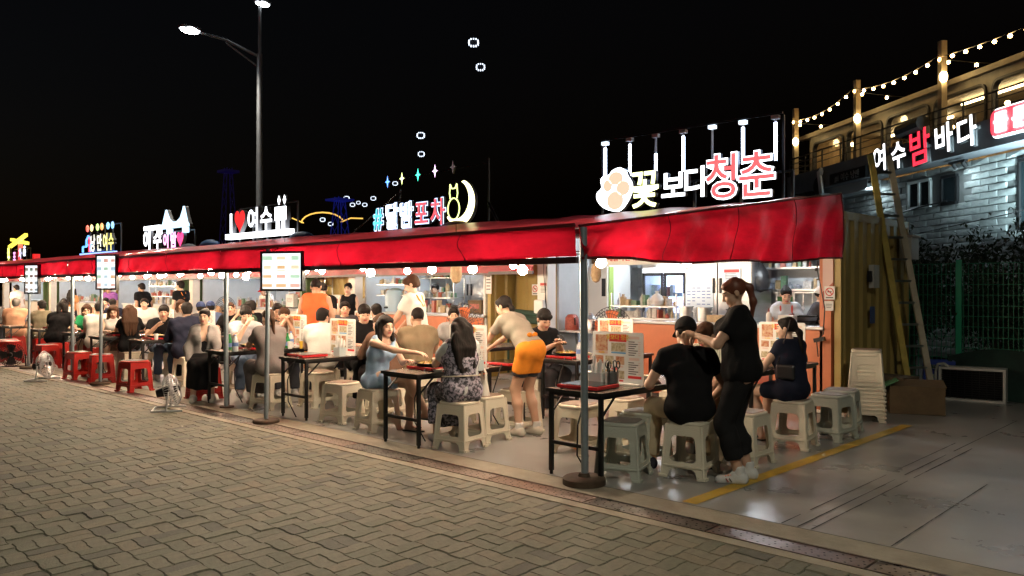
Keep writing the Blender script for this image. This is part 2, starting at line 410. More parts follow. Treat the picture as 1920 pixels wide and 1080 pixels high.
# ---------------------------------------------------------------- two storey seaside restaurant on the right
BR = R(-38.72); BL = Vector((-6.0, 19.21, 0))
bld = thing('restaurant_building', 'two storey grey stone restaurant with lit glass upper floor and balcony', 'building', BL, BR)
m_stone = mat('pale_stone', (.42, .45, .45), .8, var=.3, vs=7, bump=.4, bs=14)
m_mort = mat('stone_mortar', (.20, .21, .21), .9)
m_fas = mat('fascia_panel_grey', (.16, .17, .19), .5, var=.2, vs=3)
m_drk = mat('dark_metal', (.03, .03, .032), .45, .5)
m_black = mat('black_metal', (.012, .012, .013), .4, .3)
m_wood = mat('warm_wood_post', (.42, .33, .22), .6, var=.3, vs=8, stretch=(1, 1, .15))
MB().box((1.5, 2.9, 2.1), (15.4, 4.6, 4.2)).build('wall', m_mort, bld)
bms = []
for k in range(5):
    b = MB(); w = .49; r = lambda: rng.normal() * .006
    b.add([(0, 0, 0), (w, 0, 0), (w, 0, .135), (0, 0, .135), (.012, -.03 + r(), .012), (w - .012, -.03 + r(), .012), (w - .012, -.035 + r(), .123), (.012, -.03 + r(), .123), (w / 2, -.048 + r(), .07)],
          [(0, 1, 5, 4), (1, 2, 6, 5), (2, 3, 7, 6), (3, 0, 4, 7), (4, 5, 8), (5, 6, 8), (6, 7, 8), (7, 4, 8)])
    bms.append(b.mesh('brick', m_stone))
cnt = 0; st = MB()
WIN = ((-1.15, 3.42, -.35, 4.02), (2.35, 2.7, 4.6, 4.02), (.05, 3.4, .55, 4.0))
for r_ in range(29):
    z = .1 + r_ * .143
    for c_ in range(-12, 16):
        x = c_ * .5 + (r_ % 2) * .25
        if x < -6.0 or x > 7.5: continue
        if any(x + .49 > a and x < c and z + .13 > b and z < d for a, b, c, d in WIN): continue
        if cnt < 290 and -2.4 < x < 3.6 and z > 1.6:
            o = link('brick', bms[int(rng.integers(5))], bld, (x, .598, z)); cnt += 1
        else:
            g = bms[int(rng.integers(5))]; st.add([(v.co.x + x, v.co.y + .598, v.co.z + z) for v in g.vertices], [tuple(p.vertices) for p in g.polygons])
tag(st.build('brick', m_stone, bld), kind='stuff')
m_frame_w = mat('white_window_frame', (.6, .62, .62), .4)
m_win = mat('dark_window_glass', (.02, .03, .035), .05, spec=.8)
for (a, b, c, d), split in zip(WIN, (2, 1, 1)):
    f = MB()
    for p, q in (((a, .56, b), (c, .56, b)), ((a, .56, d), (c, .56, d))): f.bar(p, q, .07, .06)
    for i in range(split + 1):
        x = a + (c - a) * i / split; f.bar((x, .56, b + .03), (x, .56, d - .03), .06, .06)
    w = f.build('window', m_frame_w if split == 2 else m_drk, bld)
    MB().box(((a + c) / 2, .57, (b + d) / 2), (c - a, .02, d - b)).build('pane', m_win, w)
# sign band, deck and the awning soffit
MB().box((1.1, .3, 4.56), (14.6, .6, .56)).build('balcony_fascia', m_fas, bld)
MB().box((1.1, .9, 4.82), (14.6, 1.6, .06)).build('balcony_deck', mat('deck_board', (.2, .2, .2), .7), bld)
MB().box((-5.2, .2, 3.95), (2.2, .5, .35)).box((-3.6, .45, 4.14), (2.6, .5, .26)).build('canopy', mat('soffit_white', (.5, .52, .54), .5), bld)
# balcony rail
rl = MB()
for z in (5.36, 5.2, 5.05): rl.bar((-6.2, .08, z), (8, .08, z), .03 if z > 5.3 else .016)
for i in range(16): rl.bar((-6.2 + i * .95, .08, 4.84), (-6.2 + i * .95, .08, 5.36), .03)
for z in (5.36, 5.2, 5.05): rl.bar((-6.2, .08, z), (-6.2, 1.6, z), .025)
rl.build('balcony_rail', m_drk, bld)
# glazed upper floor: frames with rounded openings, panes, warm room behind
m_ufr = mat('upper_wall_panel', (.23, .20, .155), .55, var=.3, vs=3)
xs = [-6.0, -4.15, -2.3, -.45, 1.4, 3.25, 5.1, 6.95]
up = [(-6.15, 4.86), (7.2, 4.86), (7.2, 6.02), (-6.15, 6.02)]
holes = [rrect(x + .1, 4.93, x + 1.75, 5.80, .18)[::-1] for x in xs[:-1]]
me = flat_curve([up] + holes, .04, m_ufr); me.transform(Matrix.Translation((0, .72, 0)) @ Matrix.Rotation(R(90), 4, 'X')); link('upper_wall', me, bld)
for x in xs[:-1]:
    me = flat_curve([rrect(x + .08, 4.91, x + 1.77, 5.82, .19), rrect(x + .13, 4.96, x + 1.72, 5.77, .16)[::-1]], .06, m_drk)
    me.transform(Matrix.Translation((0, .70, 0)) @ Matrix.Rotation(R(90), 4, 'X')); w = link('window', me, bld)
    MB().box((x + .925, .74, 5.365), (1.62, .01, .84)).build('pane', glass('cafe_glass', (.82, .8, .74), .07), w)
MB().box((.5, 4.4, 6.07), (14.0, 7.5, .1)).build('roof', mat('cafe_roof', (.25, .2, .14), .7), bld)
MB().box((.5, .62, 6.06), (14.2, .1, .12)).build('roof_trim', m_ufr, bld)
MB().box((.5, 4.2, 5.4), (13.6, .1, 1.24)).box((-6.1, 2.5, 5.4), (.1, 3.4, 1.24)).build('room_wall', mat('room_wall_warm', (.5, .36, .2), .7, var=.5, vs=1.5), bld)
MB().box((2.6, 1.9, 5.93), (7.4, .06, .05)).box((-3.9, 2.6, 5.93), (3, .05, .05)).build('strip_light', lamp('cafe_strip_light', (1, .82, .5), 12), bld)
pl = MB()
for i in range(9): pl.ball((-5.4 + i * 1.35, 1.6 + .6 * (i % 3), 5.72), .06, 8)
pl.build('pendant_lamp', lamp('cafe_pendant', (1, .7, .35), 25), bld)
fr = MB()
for i in range(11): fr.cyl((-5 + i * 1.1, 1.5 + .5 * (i % 2), 4.86), (-5 + i * 1.1, 1.5 + .5 * (i % 2), 5.2), .12, n=8).ball((-5 + i * 1.1, 1.5 + .5 * (i % 2), 5.42), .11, 8)
fr.build('seating', mat('cafe_seating', (.10, .06, .04), .7), bld)
for x in (.63, -2.7, -6.0):
    p = MB().box((x, .16, 5.7), (.13, .13, 2.3)).build('lamp_post', m_wood, bld)
    MB().ball((x + .12, .1, 6.05 if x > 0 else 5.85), .085, 10, 0, (1, 1, 1.4)).build('lantern', lamp('wall_lantern', (1, .75, .35), 12), p, True)
MB().cyl((-.55, -.05, 5.12), (.35, -.1, 5.15), .16, .16, 10).box((-.1, 0, 5.0), (.7, .12, .1)).build('rolled_awning', mat('black_cloth', (.015, .015, .016), .8, bump=.4), bld)
# festoon lights
fs = thing('string_light', 'festoon of small warm bulbs strung between the balcony posts', 'string light', BL, BR)
wire = MB(); pts = []
def span(a, b, sag, n):
    a = Vector(a); b = Vector(b); P = [a.lerp(b, t / n) + Vector((0, 0, -sag * 4 * (t / n) * (1 - t / n))) for t in range(n + 1)]
    wire.tube(P, .008, 4); pts.extend(P[:-1])
span((-6, .1, 6.5), (-2.7, .1, 6.68), .2, 8); span((-2.7, .1, 6.62), (.63, .1, 6.55), .16, 8); span((.63, .1, 6.5), (5.5, -.2, 6.28), .08, 11)
span((-6, .3, 6.42), (-4, 2.5, 6.2), .1, 5); span((-2.7, .3, 6.55), (-1.4, 2.2, 6.15), .06, 4); span((.63, .3, 6.45), (1.6, 2.2, 6.2), .06, 4)
wire.build('wire', m_black, fs)
bm_ = MB().ball((0, 0, -.05), .038, 8).mesh('bulb', lamp('festoon_bulb', (1, .62, .22), 26), True)
for p in pts: link('bulb', bm_, fs, p)
# letters on the sign band
rs = thing('restaurant_sign', 'channel letter sign on the balcony band, white with one red syllable', 'sign', BL, BR)
m_white = lamp('sign_white', (.93, .96, 1), 1.6)
m_redl = lamp('sign_red', (1, .02, .05), .8)
for ch, x, s, m, z in (('여', -1.28, .66, m_white, 4.38), ('수', -.55, .66, m_white, 4.36), ('밤', .22, .84, m_redl, 4.33), ('바', 1.02, .66, m_white, 4.44), ('다', 1.72, .66, m_white, 4.44)):
    me = text_me(ch, s, .03, .012, m); o = link('letter', me, rs, (x, -.06, z)); o.rotation_euler = (0, R(-4), 0)
    me2 = text_me(ch, s, .02, .03, mat('letter_side', (.1, .1, .11), .5)); link('backing', me2, o, (0, .035, 0))
ps = thing('restaurant_sign', 'red pill shaped lightbox sign with white lettering at the right edge', 'sign', BL, BR)
me = flat_curve([rrect(2.42, 4.44, 4.9, 4.94, .14)], .05, lamp('sign_red_box', (1, .02, .06), .6)); me.transform(Matrix.Translation((0, -.06, 0)) @ Matrix.Rotation(R(90), 4, 'X')); link('lightbox', me, ps)
me = flat_curve([rrect(2.385, 4.405, 4.935, 4.975, .16)], .03, lamp('sign_white', (.9, .95, 1), 4.5)); me.transform(Matrix.Translation((0, -.03, 0)) @ Matrix.Rotation(R(90), 4, 'X')); link('border', me, ps)
for i, ch in enumerate('돌문어삼합'): link('letter', text_me(ch, .40, .01, .010, m_white), ps, (2.70 + i * .48, -.125, 4.55))
ds = thing('restaurant_sign', 'unlit dark board of small lettering left of the white letters', 'sign', BL, BR)
MB().box((-2.75, -.05, 4.42), (1.7, .08, .28)).build('board', m_black, ds)
link('lettering', text_me('#1 여수 낭만', .22, .008, 0, mat('dull_letter', (.22, .22, .22), .5)), ds, (-2.75, -.1, 4.33))
# white guitar shaped ornament on the left end of the balcony
g = thing('wall_ornament', 'black and white round ornament hung on the left end of the balcony', 'ornament', BL, BR)
MB().lathe([(.05, -.03), (.24, -.03), (.24, .03), (.05, .03)], 18, 0, (-4.25, -.05, 4.35), Matrix.Rotation(R(90), 3, 'X')).build('plate', m_black, g, True)
MB().box((-4.05, -.11, 4.42), (.16, .05, .66), 0, Matrix.Rotation(R(-12), 3, 'Y')).ball((-4.02, -.11, 4.7), .12, 8, 0, (1, .3, 1)).build('white_figure', mat('ornament_white', (.7, .7, .7), .4), g, True)
# flood lamp that washes the stone wall under the sign band
fl_ = thing('flood_lamp', 'small flood lamp under the balcony that washes the stone wall', 'lamp', BL, BR)
MB().box((3.6, .3, 2.45), (.35, .16, .2)).bar((3.6, .3, 2.5), (3.6, .58, 2.5), .04).build('housing', m_black, fl_)
MB().box((3.6, .3, 2.555), (.3, .12, .01)).build('lens', lamp('flood_lens', (.8, .95, 1), 40), fl_)
ld = bpy.data.lights.new('flood_light', 'AREA'); ld.energy = 190; ld.color = (.68, .95, 1); ld.size = .7
lo = bpy.data.objects.new('flood_light', ld); COL.objects.link(lo); lo.parent = fl_; lo.location = (3.6, .15, 2.62); lo.rotation_euler = (R(160), 0, R(0))
for i, x in enumerate((1.0, -2.2)):
    d2 = thing('flood_lamp', ['spot lamp cluster under the balcony right of the ladder', 'spot lamp under the balcony left of the ladder'][i], 'lamp', BL, BR)
    MB().box((x, .25, 4.2), (.5, .08, .05)).cyl((x - .15, .25, 4.18), (x - .15, .33, 4.08), .05).cyl((x + .15, .25, 4.18), (x + .15, .33, 4.08), .05).build('fixture', m_drk, d2)
    ld = bpy.data.lights.new('wall_wash', 'AREA'); ld.energy = 3.5; ld.color = (.75, .95, 1); ld.size = .3
    lo = bpy.data.objects.new('wall_wash', ld); COL.objects.link(lo); lo.parent = d2; lo.location = (x, .2, 4.06); lo.rotation_euler = (R(14), 0, 0)
# conduit and cable along the stone wall
MB().tube([(-2.2, .5, 3.28), (-.6, .5, 3.42), (.3, .5, 3.46)], .02).tube([(-1.5, .45, 2.75), (2.2, .45, 3.0), (5, .45, 3.3)], .012).build('conduit', m_drk, bld)

# ---------------------------------------------------------------- green mesh fence, air conditioner, crates and greenery on the right
m_grn = mat('green_fence_wire', (.02, .22, .12), .5)
m_grnp = mat('green_fence_post', (.03, .38, .2), .45)
fn = thing('mesh_fence', 'green welded mesh fence with green posts behind the container', 'fence', (0, 13.0, 0))
for x in (-6.0, -3.49, -1.0, 1.5, 4): MB().box((x, 0, .98), (.07, .05, 1.96)).build('post', m_grnp, fn)
for k, x0 in enumerate((-5.95, -3.45, -.95, 1.55)):
    w = MB()
    for i in range(39): w.bar((x0 + .02 + i * .063, 0, .08), (x0 + .02 + i * .063, 0, 1.9), .008)
    for j in range(13): w.bar((x0, -.006, .08 + j * .152), (x0 + 2.4, -.006, .08 + j * .152), .008)
    w.build('mesh_panel', m_grn, fn)
nl = MB()
def netf(u, v): return (-3.6 + 6 * u, -.12 - .22 * v * (1 + .3 * math.sin(9 * u)) + .04 * math.sin(31 * u + 5 * v), (.55 + .12 * math.sin(7 * u) + .06 * math.sin(19 * u)) * (1 - v) + .01)
nl.grid(netf, 40, 8)
tn = nl.build('tarpaulin', mat('green_net', (.008, .035, .025), .8, var=.5, vs=5), None, True); tn.location = (0, 13.0, 0)
tag(tn, 'dark green tarpaulin sagging along the foot of the mesh fence', 'tarpaulin')
m_ac = mat('ac_casing', (.55, .54, .5), .5, var=.1)
ac = thing('air_conditioner', 'pale outdoor air conditioner unit with black grille below the green fence', 'air conditioner', (-3.17, 12.45, 0), R(8)); ac.scale = (.8, 1, .76)
c = MB(); c.box((0, 0, .02), (1.0, .3, .04)); c.box((0, 0, .58), (1.0, .3, .04)); c.box((-.48, 0, .3), (.04, .3, .52)); c.box((.48, 0, .3), (.04, .3, .52)); c.box((0, .12, .3), (.92, .06, .52)); c.build('casing', m_ac, ac)
g = MB()
for i in range(13): g.box((0, -.125, .06 + i * .04), (.92, .02, .008))
for i in range(9): g.box((-.44 + i * .11, -.12, .3), (.008, .02, .52))
g.build('grille', m_black, ac); MB().box((0, .03, .3), (.9, .1, .5)).build('fan_housing', m_black, ac)
MB().tube([(-.35, -.1, .6), (-.42, -.12, .66), (-.52, -.1, .64), (-.56, -.05, .5), (-.56, 0, .05)], .022, 8).build('hose', m_ac, ac, True)
cr = thing('plastic_crate', 'blue plastic crate standing behind the ladder foot', 'crate', (-3.68, 12.72, 0), R(20))
c = MB(); c.box((0, 0, .01), (.4, .3, .02))
for sx in (-1, 1):
    for z in (.08, .2, .34, .48): c.box((sx * .19, 0, z), (.02, .3, .05))
    for y in (-.14, 0, .14): c.box((sx * .19, y, .25), (.022, .03, .5))
for sy in (-1, 1):
    for z in (.08, .2, .34, .48): c.box((0, sy * .14, z), (.38, .02, .05))
    for x in (-.17, 0, .17): c.box((x, sy * .14, .25), (.03, .022, .5))
c.build('shell', mat('blue_crate_plastic', (.02, .05, .32), .45), cr)
bx = thing('cardboard_box', 'worn cardboard box lying open beside the ladder', 'box', (-3.38, 10.75, 0), R(24))
m_cb = mat('cardboard', (.15, .10, .05), .85, var=.3, vs=6, bump=.2)
c = MB(); c.box((0, 0, .01), (.62, .42, .012)); c.box((0, .2, .18), (.62, .012, .34)); c.box((-.3, 0, .18), (.012, .41, .34)); c.box((.3, 0, .18), (.012, .41, .34)); c.box((0, -.2, .17), (.6, .012, .33)); c.build('carton', m_cb, bx)
c = MB(); c.box((.02, -.06, .37), (.6, .3, .01), 0, Matrix.Rotation(R(12), 3, 'X')).build('flap', m_cb, bx)
c.v = []; c.f = []; c.m = []; c.box((-.3, -.02, .37), (.2, .44, .01), 0, Matrix.Rotation(R(-28), 3, 'Y')).build('green_band', mat('box_green', (.06, .2, .09), .7), bx)
sb = thing('cardboard_box', 'second carton half hidden between the container and the open box', 'box', (-3.72, 10.95, 0), R(-8))
bevel(MB().box((0, 0, .21), (.5, .4, .42)).build('carton', mat('carton_dark', (.12, .085, .05), .85, var=.3), sb), .008)
# leaning aluminium and yellow ladder
la = thing('ladder', 'tall yellow fibreglass ladder leaning against the container end', 'ladder', (0, 0, 0))
A0, A1 = Vector((-3.70, 11.62, 0)), Vector((-3.5, 11.9, 0)); T0, T1 = Vector((-4.10, 11.23, 3.35)), Vector((-3.95, 11.48, 3.35))
m_lad = mat('ladder_yellow', (.62, .48, .12), .45, var=.25, vs=8); m_alu = mat('aluminium', (.6, .6, .58), .35, 1, var=.2)
MB().bar(A0, T0, .035, .08).build('rail', m_lad, la); MB().bar(A1, T1, .035, .08).build('rail', mat('ladder_grey', (.55, .5, .38), .5, var=.25), la)
for i in range(11):
    t = (i + .6) / 11.4; MB().bar(A0.lerp(T0, t), A1.lerp(T1, t), .03, .03).build('rung', m_alu, la)
# dark planting behind the fence
m_leafs = [mat('leaf_dark', (.02, .04, .018), .6, var=.4, vs=3), mat('leaf_mid', (.03, .06, .022), .6, var=.4, vs=3)]
m_bark = mat('bark', (.09, .065, .045), .9, var=.4, bump=.5)
def plant(name, label, cat, loc, h, r, n, trunk=.3, seed=0):
    g = np.random.default_rng(seed); t = thing(name, label, cat, loc)
    b = MB(); b.tube([(0, 0, 0), (.03, .02, h * trunk), (0, .05, h * .6)], .04 + .01 * h, 7)
    cl = [(g.normal(size=3) * r * np.array([.45, .45, .3 * h / r * .6]) + np.array([0, 0, h * .68])) for _ in range(13)]
    for c_ in cl[:7]: b.tube([(0, .03, h * .45), tuple(c_)], .018, 5)
    b.build('trunk', m_bark, t, True)
    f = MB()
    for i in range(n):
        c_ = cl[int(g.integers(len(cl)))]; p = Vector(c_ + g.normal(size=3) * r * .22); 
        if p.z < .1: p.z = .1 + g.random() * .3
        M = Euler(tuple(g.uniform(-1.4, 1.4, 3))).to_matrix(); L = .03 + .03 * g.random()
        f.add([p + M @ Vector(q) for q in ((-L, 0, 0), (0, -L * .4, .01), (L, 0, 0), (0, L * .4, .01))], [(0, 1, 2, 3)], i % 2)
    f.build('crown', m_leafs, t); return t
plant('tree', 'dark bushy tree beyond the green fence below the lit window', 'tree', (-2.2, 14.6, 0), 3.0, 1.0, 9000, seed=1)
plant('shrub', 'dark shrub beyond the fence near its green post', 'shrub', (-4.6, 14.4, 0), 2.1, .9, 8000, .2, 2)
plant('shrub', 'low dark shrub beyond the fence at the right edge', 'shrub', (-.6, 14.5, 0), 2.1, .9, 6000, .2, 3)
plant('shrub', 'dark shrub between the container and the fence post, beyond the fence', 'shrub', (-5.7, 14.3, 0), 1.9, .9, 6000, .2, 5)
plant('shrub', 'dark shrub beyond the fence behind the air conditioner', 'shrub', (-3.3, 14.1, 0), 1.7, .9, 6000, .2, 6)
# ---------------------------------------------------------------- far sights across the water
m_vio = lamp('tower_violet', (.06, .02, .5), .012); m_blu = lamp('tower_blue', (.03, .05, .9), .035)
def cam2w(u, v, z):  # planning helper: metres from a bearing
    xc = (u - 960) / 1520 * z; return Vector((sa * xc - ca * z, ca * xc + sa * z, 1.55 + (540 - v) / 1520 * z))
def pylon(name, label, p, h, w, m, n):
    t = thing(name, label, 'tower', (p.x, p.y, 0)); b = MB(); rad = w / 42
    for sx, sy in ((1, 1), (1, -1), (-1, 1), (-1, -1)): b.cyl((sx * w / 2, sy * w / 2, 0), (sx * w * .15, sy * w * .15, h), rad, n=5)
    for i in range(n):
        z0, z1 = h * i / n, h * (i + 1) / n; a0 = w / 2 * (1 - .7 * z0 / h); a1 = w / 2 * (1 - .7 * z1 / h)
        for s in (-1, 1): b.tube([(-a0, s * a0, z0), (a1, s * a1, z1)], rad * .6, 4).tube([(a0, s * a0, z0), (-a1, s * a1, z1)], rad * .6, 4)
    b.build('lattice', m, t); MB().box((0, 0, h * .97), (w * .9, w * .9, h * .02)).build('platform', m, t)
    return t
p = cam2w(428, 500, 300); pylon('bridge_tower', 'far bridge tower lit violet left of the street lamp pole', p, 46, 6.5, m_vio, 9)
p = cam2w(637, 500, 160); pylon('cable_car_tower', 'far blue lit cable car tower between the love sign and the moon sign', p, 19.5, 4.5, m_blu, 7)
def gondola_mesh():
    b = MB()
    for k in range(12):
        a = 2 * math.pi * k / 12; r = 1 / max(abs(math.cos(a)), abs(math.sin(a))) ** .6
        b.box((1.1 * r * math.cos(a), 0, .85 * r * math.sin(a)), (.32, .9, .26))
    return b.mesh('window_light', lamp('gondola_led', (.75, .85, 1), 1.0))
gm = gondola_mesh(); gb = MB().box((0, .1, 0), (2.0, .5, 1.5)).bar((0, .1, .7), (0, .1, 2.6), .15).mesh('cabin', mat('cabin_dark', (.02, .02, .025), .4))
for i, (u, v, z) in enumerate(((888, 80, 195), (901, 126, 225), (789, 254, 255), (790, 289, 310), (650, 372, 300), (661, 384, 350), (684, 384, 360), (700, 372, 330), (741, 344, 330), (672, 380, 420), (605, 412, 330), (620, 420, 350))):
    t = thing('cable_car', ['highest cable car cabin outlined by white lights in the black sky', 'second highest cable car cabin just below the top one', 'cable car cabin high above the moon sign', 'lower cabin of the pair above the moon sign',
        'cable car cabin just right of the blue tower top', 'small cabin beside the blue tower, below its top', 'small cabin between blue tower and sparkle stars', 'cabin left of the blue sparkle star', 'cabin beside the blue sparkle star',
        'faintest cabin low between tower and stars', 'cabin low left of the blue tower', 'cabin in front of the blue tower leg'][i], 'cable car', cam2w(u, v, z), R(44), 'cable cars over the water')
    link('window_light', gm, t); link('cabin', gb, t)
    if i > 3: t.scale = (.85,) * 3
hb = thing('harbour_lights', 'yellow arc of harbour bridge lights low between the love and moon signs', 'bridge', cam2w(612, 418, 200))
b = MB(); fx = Vector((sa, ca, 0)); P = [fx * (5.2 * math.cos(a) - 1) + Vector((0, 0, 2.6 * math.sin(a))) for a in np.linspace(math.pi, .3, 10)]; b.tube(P, .18, 5)
b.tube([fx * -8.5 + Vector((0, 0, 1.2)), fx * -5.6], .16, 5); b.tube([fx * 3.5 + Vector((0, 0, .2)), fx * 6 + Vector((0, 0, 1.2)), fx * 9 + Vector((0, 0, 1.1))], .16, 5)
b.build('arc_light', lamp('harbour_amber', (1, .55, .1), .6), hb)
for i, (u, v, l) in enumerate(((68, 482, 'tiny red beacon between the first two far signs'), (105, 490, 'small white far light low beside the far signs'), (128, 487, 'small red far light bar beside the far signs'))):
    t = thing('beacon', l, 'light', cam2w(u, v, 150)); MB().box((0, 0, 0), (1.0, 1.0, .5 if i else 1.1)).bar((0, 0, -.2), (0, 0, -6), .15).build('beacon_lamp', lamp('beacon_white', (1, 1, .9), .5) if i == 1 else lamp('beacon_red', (1, .02, .02), .4), t)
# ================================================================ STALLS
m_roofr = mat('dusty_sheen_red_roof', (.40, .05, .07), .30, col2=(.30, .02, .035), vs=3, bump=.25, bs=6, trans=.3)  # dust and the pinkish sheen of the signs, both put into the roof colour
m_red = mat('red_tarpaulin', (.46, .007, .026), .4, col2=(.22, .004, .012), vs=1.6, bump=.5, bs=5, trans=.42, stretch=(1, 1, 2.5))
m_redd = mat('dark_red_hem', (.10, .006, .010), .5)
m_beam = mat('dark_beam', (.045, .02, .02), .5)
m_gpole = mat('grey_tent_pole', (.30, .36, .40), .42, .5, var=.15, vs=8)
m_base = mat('rusty_pole_base', (.10, .065, .04), .7, .2, var=.4, vs=14, bump=.3)
XS = [-4.06, -9.97, -15.75, -21.6, -27.5, -33.4, -39.3, -45.2]
SIGN = ['flower sign', 'moon sign', 'red heart sign', 'bridge sign', 'colourful house sign', 'yellow windmill sign', 'farthest stall']
ORD = ['first', 'second', 'third', 'fourth', 'fifth', 'sixth', 'seventh']
YF, YB = 4.96, 9.9
def roofz(y, x=0): t = (y - YF) / (YB - YF); return 2.02 + .66 * t + .035 * math.sin(math.pi * t) * math.sin(x * 1.05)
for i in range(7):
    x1, x0 = XS[i], XS[i + 1]; fine = i < 3
    aw = thing('awning', 'red awning over the tables of the %s stall, the one under the %s' % (ORD[i], SIGN[i]), 'awning', (x1, YF, 0), 0, 'red awnings joined in a row')
    g = np.random.default_rng(30 + i); ph = g.uniform(0, 6, 6)
    def rf(u, v):
        x = (x0 - x1) * u; y = (YB - YF) * v
        return (x, y, roofz(YF + y, x + ph[0]) + .010 * math.sin(7 * x + 3 * y + ph[1]) + (.02 * math.sin(2.1 * x + ph[2]) if .03 < v < .97 else 0))
    b = MB().grid(rf, 40 if fine else 16, 24 if fine else 10); o = b.build('roof_sheet', m_roofr, aw, True)
    def vf(u, v):
        x = (x0 - x1) * u; d = .016 * math.sin(5 * x + ph[3] + 2 * v) + .012 * math.sin(13 * x + 6 * v + ph[4]) * v + .005 * math.sin(29 * x + 9 * v)
        return (x, -.03 - d * (.3 + v), 2.04 - v * (.25 + .012 * math.sin(3 * x + ph[5])))
    b = MB().grid(vf, 70 if fine else 24, 8); b.build('front_valance', m_red, aw, True)
    MB().tube([(0, -.035, 2.045), ((x0 - x1) * .5, -.035, 2.035), (x0 - x1, -.035, 2.045)], .016, 6).build('shadow_edge_roll', m_redd, aw)  # maroon roll added to draw the dark shadow line along the valance top
    sm = MB()
    for k in range(1, 4):
        u = k / 4 + g.normal() * .03; pts = [Vector(vf(u + .01 * math.sin(4 * v), v)) + Vector((0, -.004, 0)) for v in np.linspace(0, 1, 7)]; MB().tube(pts, .004, 4).build('seam', m_redd, aw)
    b = MB().bar((0, 0, 1.77), (x0 - x1, 0, 1.77), .04, .05); b.bar((0, .06, 2.0), (x0 - x1, .06, 2.0), .035, .035); b.build('front_beam', m_beam, aw)
    b = MB()
    for k in range(0, 6):
        x = (x0 - x1) * (k + .06) / 5.12; b.tube([(x, .02, roofz(YF, x) - .06), (x, 4.9, roofz(YB, x) - .07)], .018, 6)
    b.bar((-.12, 2.4, roofz(YF + 2.4) - .11), (x0 - x1, 2.4, roofz(YF + 2.4) - .11), .03, .03); b.build('rafter', m_gpole, aw)
    if i == 0:
        def cf(u, v):
            y = (YB + .06 - YF) * u; zt = roofz(YF + y) + .02; zb = 1.785 + .13 * u - .035 * math.sin(math.pi * u) + .014 * math.sin(5.0 * math.pi * u)
            amp = .032 * v + .008
            return ((.06 * u) + amp * math.sin(9 * y + 2 * v) + .017 * math.sin(19 * y + 9 * v) * v + .010 * math.sin(6 * y - 7 * v) + .02, y, zt + (zb - zt) * v)
        MB().grid(cf, 90, 16).build('side_curtain', m_red, aw, True)
        hm = MB(); hm.tube([Vector(cf(u, 1)) for u in np.linspace(0, 1, 60)], .013, 6).tube([Vector(cf(u, 0)) for u in np.linspace(0, 1, 40)], .012, 6).tube([Vector(cf(1, v)) for v in np.linspace(0, 1, 8)], .013, 6)
        hm.build('curtain_hem', m_redd, aw, True)
        sm = MB()
        for u in (.245, .49, .74): MB().tube([Vector(cf(u + .012 * math.sin(5 * v), v)) + Vector((.005, 0, 0)) for v in np.linspace(0, 1, 12)], .004, 4).build('seam', m_redd, aw)
    else:
        def bf(u, v):
            x = .7 * (i == 1) * 0 + (x0 - x1) * u; return (x + (1.55 if i == 1 else 0) * (1 - u), 4.25 + .02 * math.sin(4 * x + ph[3]) * v + .008 * math.sin(17 * x), 2.5 - .70 * v + .012 * math.sin(3 * x))
        MB().grid(bf, 40 if fine else 16, 8).build('back_valance', m_red, aw, True)
        xa = 1.55 if i == 1 else 0
        MB().bar((xa, 4.26, 1.79), (x0 - x1, 4.26, 1.79), .03, .05).build('back_beam', m_beam, aw)
    for px in ([.02] if i != 0 else [.03]):
        p = MB().cyl((px, .04 if i else .06, .0), (px, .04, 2.03), .030, .030, 14).build('pole', m_gpole, aw, True)
        b = MB().lathe([(.0, .004), (.17, .004), (.17, .05), (.155, .062), (.05, .064), (.04, .09), (0, .09)] if i == 0 else [(0, .004), (.09, .004), (.09, .02), (0, .02)], 28, 0, (px, .05, 0)); b.build('pole_base', m_base, p, True)

# bulbs on strings under the awnings
m_bulb = lamp('awning_bulb', (1, .79, .54), 235)
m_cable = mat('black_cable', (.012, .012, .012), .6)
bulb = MB().ball((0, 0, 0), .046, 14, 0, (1, 1, .95)).mesh('bulb', m_bulb, True)
cap = MB().cyl((0, 0, .04), (0, 0, .095), .022, n=8).mesh('socket', mat('white_socket', (.6, .58, .52), .5))
for i in range(6):
    for row, (y, z, n, dx) in enumerate(((5.55, 1.765, 8, 0), (7.55, 1.825, 7, .4))):
        if i == 0 and row == 1: n = 5
        t = thing('bulb_string', 'string of round bulbs under the %s awning, %s row, below the %s' % (ORD[i], ['front', 'rear'][row], SIGN[i]), 'string light', (XS[i], y, 0), 0, 'bulb strings under the awnings')
        pts = []
        for k in range(n):
            x = -(k + .45) * 5.8 / n - dx * .5 + float(rng.normal() * .07); zz = z + float(rng.normal() * .03); yy = float(rng.normal() * .12)
            o = link('bulb', bulb, t, (x, yy, zz)); link('socket', cap, o); pts += [(min(x + .45, -.22), yy * .5, zz + .16), (x, yy, zz + .1), ]
        MB().tube([(-.25, 0, z + .15)] + pts + [(-5.85, 0, z + .15)], .006, 4).build('wire', m_cable, t)

